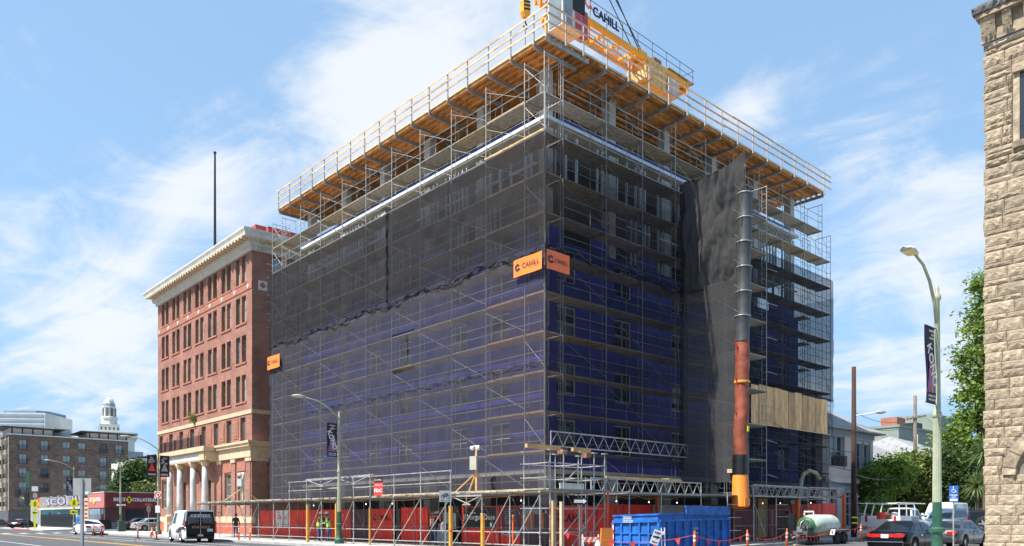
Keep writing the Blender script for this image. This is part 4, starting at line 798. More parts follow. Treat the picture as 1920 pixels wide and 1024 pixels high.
# wire fence panels in front of them
for i, (a, b) in enumerate(((1376, 1416), (1418, 1448), (1449, 1482))):
    o = T('wire_fence', ('left', 'middle', 'right')[i] + ' grey wire fence panel right of the orange chute mouth', 'wire fence', P(0, -3.2), AU, 'wire fence panels'); x0, x1 = u_of(a, -3.2), u_of(b, -3.2); g0 = gz(x0)
    mb = MB()
    for x in (x0, x1 - .05): mb.tube((x, 0, g0 + .05), (x, 0, g0 + 2.0), .02, 6)
    for z in (.15, 1.1, 2.0): mb.tube((x0, 0, g0 + z), (x1 - .05, 0, g0 + z + .0), .018, 6)
    mb.obj('frame', K['galv'], o); MB().quad((x0, 0, g0 + .15), (x1 - .05, 0, g0 + .15), (x1 - .05, 0, g0 + 2), (x0, 0, g0 + 2)).obj('mesh', K['mesh_fence'], o, fix=False)
# ------------------------------------------------------------------ red brick office building (local x = -v, faces the avenue)
UBK = 1.2; VBK = 37.2
bk = T('brick_building', 'six storey red brick building with white cornice and four grey columns', 'building', P(UBK, VBK), AU - R(90))
BW, BH, BD = 24.3, 24.9, 16
rows = [(22.1, 24.45), (18.65, 21.0), (15.2, 17.55), (11.75, 14.1)]; cxs = [-2.3 - 3.28 * i for i in range(7)]
holes = [(c + s * .63 - .45, c + s * .63 + .45, a, b) for c in cxs for s in (-1, 1) for a, b in rows]
sec = [-1.9 - 3.05 * i for i in range(8)]
holes += [(x - .55, x + .55, 8.35, 10.4) for x in sec]
gw = [-2.2, -5.2, -22.3]; holes += [(x - .75, x + .75, 2.6, 5.6) for x in gw] + [(x - .6, x + .6, 1.8, 5.2) for x in (-9.8, -16.4)] + [(-14.4, -11.8, .2, 5.4)]
MB().wall(-BW, 0, 1.7, BH, [h for h in holes if h[2] >= 1.75], 0, .35).obj('front_wall', K['brick_red'], bk)
MB().box(-BW, -14.4, -.06, .3, .1, 1.15).box(-11.8, .06, -.06, .3, .1, 1.15).obj('plinth', K['base_red'], bk); MB().box(-BW, -14.4, -.09, .3, 1.15, 1.72).box(-11.8, .09, -.09, .3, 1.15, 1.72).obj('plinth_band', K['cream'], bk)
sh_ = [(y - .6, y + .6, z + .0, z + 2.35) for y in (2.4, 6.4, 10.4) for z in (8.2, 11.7, 15.2, 18.65, 22.1)]
sw = MB().wall(0, BD, 1.7, BH, sh_, 0, .3).obj('side_wall', K['brick_red'], bk, rz=R(90)); MB().box(-.3, .05, .3, BD, .1, 1.7).obj('side_plinth', K['base_red'], bk)
for a, b, c, d in sh_: window(bk, -.2, (a + b) / 2, c, .6, 2.35, R(90), 'bronze', 'glass_sky', 1, 2)
MB().box(-BW, -.35, .4, BD, .2, BH - .05).obj('interior_mass', K['interior'], bk)
for c in cxs:
    for s in (-1, 1):
        for a, b in rows: window(bk, c + s * .63, .2, a, .45, b - a, 0, 'bronze', random.choice(['glass_green', 'glass_green', 'glass_dark', 'glass_sky', 'blind']), 1, 2)
    for a, b in rows: MB().box(c - 1.2, c + 1.2, -.08, .05, a - .16, a - .01).obj('sill', K['brick_panel'], bk)
for x in sec: window(bk, x, .2, 8.35, .55, 2.05, 0, 'bronze', 'glass_green', 1, 2)
for i in range(7):
    x = sec[i] - 1.52; MB().box(x - .6, x + .6, -.05, .02, 8.6, 10.2).obj('brick_frame', K['brick_panel'], bk); MB().box(x - .42, x + .42, -.08, -.04, 8.8, 10.0).obj('brick_frame', K['brick_red'], bk)
for x in gw:
    window(bk, x, .2, 2.6, .75, 3.0, 0, 'cream', 'glass_green', 1, 3)
    MB().box(x - .9, x + .9, -.05, .02, 5.7, 6.7).obj('brick_frame', K['brick_panel'], bk)
for x in (-9.8, -16.4): window(bk, x, .2, 1.8, .6, 3.4, 0, 'bronze', 'glass_dark', 1, 2)
MB().box(-14.38, -11.82, .3, .34, .2, 5.38).obj('entrance_door', K['brick_panel'], bk)
a_ = MB()
for k in range(13):
    t0, t1 = math.pi * k / 13, math.pi * (k + 1) / 13
    a_.prism([(-13.1 + 1.35 * math.cos(t0), 4.6 + 1.35 * math.sin(t0)), (-13.1 + 1.65 * math.cos(t0), 4.6 + 1.65 * math.sin(t0)), (-13.1 + 1.65 * math.cos(t1), 4.6 + 1.65 * math.sin(t1)), (-13.1 + 1.35 * math.cos(t1), 4.6 + 1.35 * math.sin(t1))], -.12, .05)
a_.obj('entrance_arch', K['brick_panel'], bk)
MB().box(-BW - .03, .05, -.07, .02, 10.6, 10.95).obj('string_course', K['cream'], bk); MB().box(-.02, .07, -.0, 4.0, 10.58, 10.93).obj('string_course', K['cream'], bk)
MB().box(-BW, .04, -.05, .02, 21.35, 21.9).obj('frieze', K['brick_panel'], bk)
for i in range(9):
    x = -.7 - (BW - 1.3) / 8 * i; MB().prism([(x - .22, 21.62), (x, 21.85), (x + .22, 21.62), (x, 21.4)], -.09, -.04).obj('diamond', K['cornice_white'], bk)
d_ = MB().prism([(-.42, -.42), (.42, -.42), (.42, .42), (-.42, .42)], 0, .02, 'x').obj('diamond_tile', K['cornice_white'], bk, loc=(.02, .95, 21.7)); MB().prism([(-.3, 0), (0, .3), (.3, 0), (0, -.3)], .021, .03, 'x').obj('inlay', K['brick_panel'], d_)
# pilasters and ground floor cornice
for x in (-.55, -3.7, -6.9, -20.6, -23.8): MB().box(x - .4, x + .4, -.12, .05, 1.73, 6.5).obj('pilaster', K['brick_red'], bk); MB().box(x - .48, x + .48, -.2, .05, 6.5, 6.85).obj('capital', K['cream'], bk)
MB().box(-.02, .14, -.1, 1.3, 1.73, 6.5).obj('pilaster', K['brick_red'], bk); MB().box(-.02, .22, -.2, 1.4, 6.5, 6.9).obj('capital', K['cream'], bk)
MB().box(-BW, .25, -.25, .1, 6.85, 7.75).obj('entablature', K['cream'], bk); MB().box(-BW - .1, .5, -.5, .12, 7.752, 8.0).obj('entablature_cornice', K['cream'], bk); MB().box(-BW - .1, .65, -.62, .13, 8.002, 8.2).obj('entablature_cornice', K['cream'], bk)
MB().box(.1, .3, .1, 8, 6.86, 7.74).obj('entablature', K['cream'], bk); MB().box(.12, .64, .13, 8, 7.76, 8.19).obj('entablature_cornice', K['cream'], bk)
MB().box(-19.4, -7.1, -1.3, -.26, 6.9, 7.7).obj('portico_beam', K['cream'], bk); MB().box(-18.3, -8.4, -1.33, -1.29, 7.0, 7.55).obj('name_panel', K['column_grey'], bk); MB().box(-19.7, -6.8, -1.6, -.63, 7.72, 8.16).obj('portico_cornice', K['cream'], bk); MB().box(-8.5, -7.2, -1.42, -1.31, 6.92, 7.69).obj('portico_block', K['cream'], bk)
for x in (-17.8, -14.9, -11.3, -8.3):
    o = MB().lathe([(.30, 1.9), (.30, 3.2), (.28, 5), (.25, 6.4)], 20, (x, -.9, 0)).obj('column', K['column_grey'], bk, smooth=True)
    MB().lathe([(.27, 6.38), (.33, 6.5), (.33, 6.58), (.4, 6.7), (.42, 6.9)], 16, (x, -.9, 0)).obj('capital', K['cream'], o, smooth=True); MB().lathe([(.42, 1.72), (.42, 1.8), (.34, 1.9)], 16, (x, -.9, 0)).box(x - .45, x + .45, -1.35, -.45, .1, 1.72).obj('pedestal', K['cream'], o)
rl = MB()
for z in (8.2, 9.15): rl.beam((-18.8, -1.4, z + .05), (-8.0, -1.4, z + .05), .05, .05)
for k in range(60): rl.box(-18.8 + k * .182, -18.8 + k * .182 + .03, -1.415, -1.385, 8.25, 9.15)
rl.obj('balcony_rail', K['iron'], bk)
for x in (-17.8, -14.9, -11.3, -8.0): MB().box(x - .06, x + .06, -1.46, -1.34, 8.17, 9.25).obj('rail_post', K['iron'], bk)
for x0, x1 in ((-17.3, -15.4), (-7.7, -6.5), (-20, -18.2)): 
    rl = MB()
    for k in range(int((x1 - x0) / .16)): rl.box(x0 + k * .16, x0 + k * .16 + .025, -.5, -.475, 1.75, 2.65)
    rl.box(x0, x1, -.51, -.465, 2.65, 2.7); rl.obj('window_grille', K['iron'], bk)
# main cornice
cp = [(.25, BH - .35), (-.18, BH - .35), (-.2, BH - .05), (-.45, BH + .05), (-.5, BH + .45), (-1.05, BH + .5), (-1.1, BH + .75), (-1.22, BH + 1.0), (-1.22, BH + 1.12), (.25, BH + 1.12)]
c = MB(); n = len(cp); vs = []
for p in cp: vs.append((-BW + p[0] * 1, p[0], p[1]))
for p in cp: vs.append((-p[0], p[0], p[1]))
for p in cp: vs.append((-p[0], BD * .75, p[1]))
fs = [tuple(range(n)), tuple(range(2 * n, 3 * n))] + [(s * n + i, (s + 1) * n + i, (s + 1) * n + (i + 1) % n, s * n + (i + 1) % n) for s in (0, 1) for i in range(n)]
c.add(vs, fs).obj('cornice', K['cornice_white'], bk)
mod = MB().box(-.13, .13, -.6, 0, 0, .22).mesh('modillion', K['cream'])
for k in range(38): link('modillion', mod, bk, loc=(-BW + .2 + k * .66, -.5, BH + .32))
for k in range(12): link('modillion', mod, bk, loc=(.5, .6 + k * .66, BH + .32), rz=R(90))
dn = MB()
for k in range(75): dn.box(-BW + k * .33, -BW + k * .33 + .17, -.3, -.19, BH - .02, BH + .03 + .02)
for k in range(30): dn.box(.19, .32, .2 + k * .33, .37 + k * .33, BH - .3, BH - .02)
dn.obj('dentil_course', K['cornice_white'], bk)['kind'] = 'stuff'
MB().box(-BW + .6, .05, .3, .6, BH + 1.36, BH + 1.95).box(-.25, .05, .61, BD * .7, BH + 1.36, BH + 1.95).obj('parapet', K['parapet_red'], bk)
MB().box(-.4, .6, 1.2, BD * .7, BH + 1.355, BH + 1.85).obj('parapet', K['parapet_red'], bk)
MB().box(-BW, -.3, .45, BD, BH - .04, BH + 1.3).obj('roof', K['concrete_dark'], bk)
fp = T('flagpole', 'tall slim dark flagpole on the brick building roof', 'flagpole', at(403, 82, BH + 1.3), 0)
MB().tube((0, 0, 0), (0, 0, zat(290, 82) - BH - 1.3), .17, 8, .1).obj('pole', K['iron'], fp); MB().lathe([(.02, 0), (.16, .12), (.16, .25), (.02, .38)], 10, (0, 0, zat(290, 82) - BH - 1.3)).obj('finial', K['iron'], fp)
# ------------------------------------------------------------------ rusticated stone building at the right edge (local x = -v towards the camera)
sb = T('stone_building', 'rough tan stone building corner with carved cornice at right edge', 'building', P(2.0, -18.9), AU - R(90))
MB().box(.02, 9, .02, 9, 0, 17.2).obj('backing_wall', K['mortar'], sb)
def stone_mesh(seed):
    rd = random.Random(seed); nx, nz = 7, 4; mb = MB(); vs = []
    for j in range(nz + 1):
        for i in range(nx + 1):
            ex = min(i, nx - i) / (nx / 2); ez = min(j, nz - j) / (nz / 2); e = min(1, ex * 1.5, ez * 1.15 + .0) ** .55 if min(ex, ez) > 0 else 0
            vs.append((i / nx, -(e * (.6 + rd.uniform(-.2, .45)) + .06), j / nz))
    n = nx + 1; fs = [(j * n + i, j * n + i + 1, (j + 1) * n + i + 1, (j + 1) * n + i) for j in range(nz) for i in range(nx)]
    k = len(vs); vs += [(0, .3, 0), (1, .3, 0), (1, .3, 1), (0, .3, 1)]
    fs += [tuple(range(0, n)) [::-1] + (k, k + 1), tuple(range(nz * n, nz * n + n)) + (k + 2, k + 3), tuple(j * n for j in range(nz + 1)) + (k + 3, k), tuple(j * n + nx for j in range(nz + 1))[::-1] + (k + 1, k + 2)]
    return mb.add(vs, fs).mesh('stone', K['stone'])
SM = [stone_mesh(s) for s in range(16)]
def course(z, h, l0, depth=.11, xm=2.3):
    x = -random.uniform(.02, .09); first = True
    while x < xm:
        l = random.uniform(.55, 1.15) * l0
        if first: l *= .6 + .5 * random.random(); first = False
        cx, cz = x + l / 2, z + h / 2
        xa = 2.1 - math.sqrt(max(0, 1.63 ** 2 - (cz - 3.0) ** 2)) if 2.9 < cz < 4.6 else 99
        inarch = x > xa - .1
        if x + l > xa and not inarch: l = xa - x
        inwin = x + l > .8 and 13.75 < cz < 16.0
        if inwin and x < .75: l = .78 - x; inwin = False
        if not inarch and not inwin: link('stone', random.choice(SM), sb, loc=(x, 0, z), scale=(l - .018, depth * random.uniform(.75, 1.3), h - .016))
        x += l
z = .15; k = 0
while z < 7.4: h = random.choice((.27, .31, .34)); course(z, h, .78, .075); z += h
while z < 12.9: h = (.40, .17)[k % 2] * random.uniform(.93, 1.07); course(z, h, .9, .075 if k % 2 == 0 else .055); z += h; k += 1
course(z, .26, 1.4, .14); z += .26; course(z, .18, 1.2, .12); z += .18
while z < 16.95: h = (.38, .18, .26)[k % 3] * random.uniform(.93, 1.07); course(z, h, .85, .075); z += h; k += 1
for k in range(9):
    t0, t1 = R(90 + k * 10), R(100 + k * 10)
    MB().prism([(2.1 + rr * math.cos(t) * 1.0, 3.0 + rr * math.sin(t)) for rr, t in ((1.22, t0), (1.6, t0), (1.6, t1), (1.22, t1))], -.13 - .03 * (k % 2), .05).obj('voussoir', K['stone'], sb)
MB().box(.80, 2.2, -.14, .05, 16.0, 16.25).obj('window_lintel', K['stone'], sb); MB().box(.80, .98, -.03, .02, 13.75, 16.0).obj('window_jamb', K['stone'], sb); MB().box(.98, 2.2, .0, .018, 13.75, 16.0).obj('window_pane', K['glass_dark'], sb); MB().box(.80, 2.2, -.16, .05, 13.55, 13.75).obj('window_sill', K['stone'], sb)
# carved cornice with brackets
course(z, .2, 2.0, .16); zc = z + .2
MB().box(-.1, 3, -.14, .0, zc, zc + .75).obj('frieze', K['stone'], sb)
for x in (-.08, .55, 1.15, 1.75):
    w_ = .42 if x < 0 else .26
    b_ = MB().prism([(-.14, zc + .05), (-.2, zc + .25), (-.34, zc + .74), (-.1, zc + .74)], x, x + w_, 'x').obj('bracket', K['stone'], sb)
    for q in range(5): 
        MB().lathe([(.0, -.03), (.05, 0), (.0, .03)], 6, (x + .08 + (q % 3) * w_ * .32, -.32 - .04 * q, zc + .25 + q * .09)).obj('carving', K['stone'], b_)
MB().box(-.2, 3, -.4, .0, zc + .752, zc + .9).obj('cornice_slab', K['stone'], sb)
g = MB(); nx = 30
for (y0, y1, za, zb_) in ((-.46, .1, zc + .902, zc + 1.2),):
    vs = []
    for i in range(nx + 1):
        x = -.28 + 3.3 * i / nx; r1 = random.uniform(-.04, .04); r2 = random.uniform(-.05, .05); vs += [(x, y0 + r1, za), (x, y0 + r2 - .03, (za + zb_) / 2 + r1), (x, y0 + .1, zb_ + r2 * .5), (x, y1, zb_), (x, y1, za)]
    g.add(vs, [(i * 5 + j, (i + 1) * 5 + j, (i + 1) * 5 + (j + 1) % 5, i * 5 + (j + 1) % 5) for i in range(nx) for j in range(5)] + [(0, 1, 2, 3, 4)])
g.obj('coping', K['stone_dark'], sb)
MB().box(-.25, 3, -.22, .0, .1, .16).obj('base_course', K['stone'], sb)
# ------------------------------------------------------------------ shop and painted building beyond the cross street
bc = T('pawn_shop', 'low dark red shop with white sign lettering beyond the cross street', 'shop', P(1.0, 81.3), AU - R(90))
MB().box(-7.7, 0, .01, 18, 0, 2.9).obj('lower_wall', K['shop_dark'], bc)
MB().box(-7.8, .1, -.1, .06, 2.9, 4.85).obj('sunlit_fascia', K['shop_pink_lit'], bc); MB().box(.0, .12, .062, 18, 2.9, 4.85).obj('shaded_fascia', K['shop_red_shade'], bc); MB().box(-7.7, 0, .07, 18, 2.9, 4.7).obj('roof', K['concrete'], bc); MB().box(-7.85, .17, -.15, 18, 4.852, 4.95).obj('coping', K['cornice_white'], bc)  # one red fascia: sunlight painted into the front tone, shade into the side
for a in (-7.2, -5.9, -4.6, -3.3): MB().box(a, a + 1.2, -.03, .0, .3, 2.8).obj('shop_window', K['glass_sky'], bc)
MB().box(-1.6, -.4, -.03, 0, .1, 2.8).obj('shop_door', K['glass_dark'], bc)
text('lettering', 'BEST COLLATERAL', K['white_print'], bc, -3.9, -.14, 4.0, w=5.4, h=.5, bold=.03); MB().prism([(-4.4, 3.35), (-3.95, 3.8), (-4.4, 4.25), (-4.85, 3.8)], -.2, -.15).obj('diamond_sign', K['sign_yellow'], bc)
text('lettering', 'BEST', K['white_print'], bc, .16, 1.75, 3.95, w=1.45, h=.44, rz=R(90), bold=.04); text('lettering', 'COLLATERAL', K['white_print'], bc, .16, 4.75, 3.95, w=3.0, h=.44, rz=R(90), bold=.04)
MB().prism([(2.85 - .42, 3.95), (2.85, 3.45), (2.85 + .42, 3.95), (2.85, 4.45)], .13, .2, 'x').obj('diamond_sign', K['sign_yellow'], bc); text('lettering', '$', K['black'], bc, .22, 2.85, 3.95, h=.45, rz=R(90), bold=.03)
for y in (2.5, 9): MB().box(.0, .05, y, y + 2.2, .2, 2.6).obj('side_window', K['glass_dark'], bc)
gf = T('painted_building', 'low building covered in graffiti with lilac bubble letters on its parapet', 'building', P(1.0, 91.5), AU - R(90))
MB().box(-26, 0, .01, 12, 0, 3.1).obj('wall', K['teal'], gf); MB().box(-26.2, .1, -.25, .0, 3.1, 4.9).obj('parapet', K['concrete_dark'], gf); MB().box(-34, -26.2, -.1, 12, 0, 4.6).obj('corner_block', K['old_white'], gf)
MB().box(-26.2, .1, -.5, -.26, 2.85, 3.1).obj('awning_edge', K['concrete'], gf)
text('graffiti_letters', 'SCOER', K['graffiti_lilac'], gf, -11.5, -.32, 4.0, w=20, h=1.05, bold=.22); text('graffiti_letters', 'SCOER', K['black'], gf, -11.4, -.29, 3.97, w=20.3, h=1.15, bold=.4)
for i in range(26):
    x = -25 + random.random() * 24; w_ = random.uniform(.8, 3); zz = random.uniform(.3, 2.2); m = random.choice(['teal', 'black', 'graffiti_lilac', 'shop_pink_lit', 'sign_blue', 'black'])
    MB().prism([(x + w_ * .5 * math.cos(t) * (1 + .3 * math.sin(t * 3 + i)), zz + .45 * math.sin(t) * (1 + .3 * math.cos(t * 2 + i))) for t in [k * math.pi / 6 for k in range(12)]], -.012 - .001 * i, -.002).obj('graffiti', K[m], gf)
MB().box(-28.6, -26.6, -.13, -.1, 3.2, 4.8).obj('red_sign', K['flag_red'], gf)
for x in (-33, -31, -29): MB().box(x, x + 1.4, -.13, -.1, .3, 3.0).obj('door', K['glass_sky'], gf)
tb = T('mural_board', 'tan board wall between the graffiti building and the pawn shop', 'wall', P(1.0, 89.1), AU - R(90)); MB().box(-2.3, 0, 0, .3, 0, 4.3).obj('panel', K['tan_board'], tb)
for k in range(5): MB().box(-2.0, -.4 - .2 * (k % 2), -.02, -.002, 3.7 - k * .55, 3.9 - k * .55).obj('painted_line', K['shop_dark'], tb)
# ------------------------------------------------------------------ brown brick apartment block
ap = T('apartment_building', 'brown brick apartment block with juliet balconies and dark roof canopies', 'building', at(16, 172), AU)
AW, AH = 24.5, 19.9; acol = [2.7, 6.9, 11.3, 14.5, 19.0, 22.4]; arow = [1.0 + 3.15 * k for k in range(1, 6)]
hs_ = [(c - (.75 if i in (0, 1, 4, 5) else .8), c + (.75 if i in (0, 1, 4, 5) else .8), z + (.0 if i in (0, 1, 4, 5) else .7), z + 2.2) for i, c in enumerate(acol) for z in arow]
MB().wall(0, AW, 3.2, AH, hs_, 0, .25).obj('brick_wall', K['brick_brown'], ap); MB().box(0, AW, .3, 20, 0, AH - .1).obj('interior_mass', K['interior'], ap); MB().box(-.05, AW, -.08, .29, 0, 3.2).obj('base_wall', K['apt_grey'], ap)
for i, (a, b, c_, d) in enumerate(hs_): window(ap, (a + b) / 2, .12, c_, (b - a) / 2, d - c_, 0, 'iron', random.choice(['glass_sky', 'glass_dark', 'glass_sky']), 2, 1)
bal = MB()
for z in (0, .95): bal.box(-1.0, 1.0, -.4, -.36, z, z + .05); bal.box(-1.0, -.96, -.36, 0, z, z + .05); bal.box(.96, 1.0, -.36, 0, z, z + .05)
for k in range(15): bal.box(-1.0 + k * .14, -.97 + k * .14, -.4, -.37, .05, .95)
bal = bal.mesh('balcony', K['iron'])
for i in (0, 1, 4, 5):
    for z in arow: link('balcony', bal, ap, loc=(acol[i], 0, z))
MB().box(-.2, AW + .2, -.2, .1, AH, AH + .25).obj('parapet_coping', K['column_grey'], ap)
lw = [(y, y + 1.6, z, z + 2.2) for y in (-12, -8, -4) for z in arow]
MB().wall(-16, 0, 3.2, AH, lw, 0, .25).obj('tan_side_wall', K['apt_tan'], ap, rz=R(-90)); MB().box(-.04, .3, .3, 16, 0, 3.2).obj('base_wall', K['apt_grey'], ap)
for a, b, c_, d in lw: window(ap, .12, -(a + b) / 2, c_, .8, 2.2, R(-90), 'iron', 'glass_dark', 2, 1); link('balcony', bal, ap, loc=(0, -(a + b) / 2, c_), rz=R(-90))
for x0, x1 in ((0, 9.7), (15.5, 25.2)):
    MB().box(x0 + .3, x1 - .8, .5, 9, AH - .1, AH + 1.5).obj('penthouse_wall', K['apt_pale'], ap); MB().prism([(x0 - 1.3, AH + 1.5), (x1 + 1.0, AH + 1.5), (x1 + 1.3, AH + 1.75), (x0 - 1.5, AH + 1.75)], -1.0, 10).obj('roof_canopy', K['iron'], ap)
    for k in range(5): MB().box(x0 + .6 + k * 2, x0 + .85 + k * 2, .42, .5, AH, AH + 1.5).obj('penthouse_post', K['iron'], ap)
MB().box(9.5, 13, 4, 9, AH, AH + 2.4).obj('stair_house', K['apt_pale'], ap)
# pale apartment row behind the shop
p2 = T('apartment_building', 'pale stepped apartment row behind the pawn shop and trees', 'building', at(237, 150), AU)
for k in range(4):
    x0 = k * 2.6; hs2 = [(x0 + .6, x0 + 1.4, z, z + 1.6) for z in (2.5, 5.4, 8.3)] + [(x0 + 1.7, x0 + 2.3, z, z + 1.6) for z in (2.5, 5.4, 8.3)]
    MB().wall(x0, x0 + 2.6, 0, 12.6 + .55 * k, hs2, -.5 * (k % 2), .3).obj('wall', K['apt_pale'], p2); MB().box(x0, x0 + 2.6, .3, 10, 0, 12.5 + .55 * k).obj('interior_mass', K['apt_pale'], p2); MB().box(x0 - .15, x0 + 2.7, -.8, 10, 12.6 + .55 * k, 12.9 + .55 * k).obj('roof', K['iron'], p2)
    for a, b, c_, d in hs2: window(p2, (a + b) / 2, .2 - .5 * (k % 2), c_, (b - a) / 2, 1.6, 0, 'bronze', 'glass_dark', 1, 2)
p3 = T('apartment_building', 'narrow cream and orange building strip behind the brown apartment block', 'building', at(228, 195), AU); MB().box(0, 4.2, 0, 9, 0, 15.8).obj('wall', K['far_tan'], p3); MB().box(-.2, 5, -.3, 9, 15.8, 18.2).obj('roof', K['far_blue'], p3); MB().box(2.6, 5.2, -1.5, -.1, 0, 12.2).obj('stair_wall', K['shop_pink_lit'], p3)
# ------------------------------------------------------------------ far towers
off = T('office_tower', 'far white office tower with dark window bands at the left edge', 'office tower', at(-60, 560), R(4))
MB().box(0, 53, 0, 40, 0, 77).obj('mass', K['far_white'], off)
for k in range(6): MB().box(-.5, 52, -.3, 41, 56 + k * 3.6 - .0, 57.9 + k * 3.6).obj('window_band', K['far_blue'], off)
of2 = T('office_tower', 'far bluish tan office tower behind the white one, rounded end', 'office tower', at(8, 640), R(0))
pl = [(0, 0), (26, 0), (33, 5), (33, 30), (0, 30)]; MB().prism(pl, 0, 87, 'z').obj('mass', K['far_tan'], of2); MB().prism([(-.3, -.4), (26, -.4), (33.4, 4.8), (33.4, 30), (-.3, 30)], 87, 89, 'z').obj('crown', K['far_blue'], of2)
for k in range(9): MB().box(1 + k * 2.9, 2.6 + k * 2.9, -.3, 0, 74, 85).obj('window', K['far_blue'], of2)
for r in range(3):
    for k in range(9): MB().box(1 + k * 2.9, 2.6 + k * 2.9, -.3, 0, 56 + r * 5.5, 59.5 + r * 5.5).obj('window', K['far_blue'], of2)
for r in range(4):
    for k in range(3): MB().box(0, .6, -.9, .9, -1.5, 1.5).obj('window', K['far_blue'], of2, loc=(27.6 + k * 2.1, 1.1 + k * 1.55 - .3, 58 + r * 7), rz=R(-54))
rc_ = T('roof_crane', 'tiny pale maintenance crane on the far office tower roof', 'roof crane', at(45, 650, 89), 0); MB().beam((-6, 0, 3), (6, 0, 3.6), .5, .7).obj('arm', K['far_white'], rc_); MB().beam((2, 0, 0), (2, 0, 3.2), .8, .8).obj('base', K['far_white'], rc_)
chl = T('clock_tower', 'far pale city hall clock tower with domed lantern', 'clock tower', at(205, 600), R(28))
H_ = lambda y: zat(y, 600)
MB().box(-17, 17, -12, 20, 0, H_(822)).obj('office_block', K['far_white'], chl); MB().box(-19, 19, -14, 21, H_(822), H_(813)).obj('balustrade', K['far_white'], chl)
MB().box(-7.0, 7.0, -7.0, 7.0, H_(813), H_(797)).obj('tower_base', K['far_white'], chl); MB().lathe([(6.2, H_(797)), (5.6, H_(796)), (5.3, H_(787)), (5.9, H_(786)), (5.9, H_(783)), (4.9, H_(782)), (4.5, H_(766)), (4.9, H_(765)), (4.9, H_(763.5)), (4.0, H_(763)), (3.8, H_(757)), (3.2, H_(752)), (2.4, H_(748.5)), (.9, H_(746)), (.25, H_(742))], 8).obj('shaft', K['far_white'], chl)
for k in range(8):
    t = R(22.5 + 45 * k); MB().box(-.9, .9, -.4, .4, 0, H_(767) - H_(781)).obj('arch_opening', K['bronze'], chl, loc=(4.35 * math.cos(t), 4.35 * math.sin(t), H_(781)), rz=t + R(90)); MB().lathe([(1.3, -.2), (1.3, .2)], 14, axis='y').obj('clock_face', K['far_blue'], chl, loc=(3.75 * math.cos(t), 3.75 * math.sin(t), H_(760)), rz=t + R(90))
for k in range(5): MB().box(-6 + k * 2.8, -4.8 + k * 2.8, -7.3, -7.0, H_(808), H_(803)).obj('base_window', K['bronze'], chl); MB().box(-7.3, -7.0, -6 + k * 2.8, -4.8 + k * 2.8, H_(808), H_(803)).obj('base_window', K['bronze'], chl)
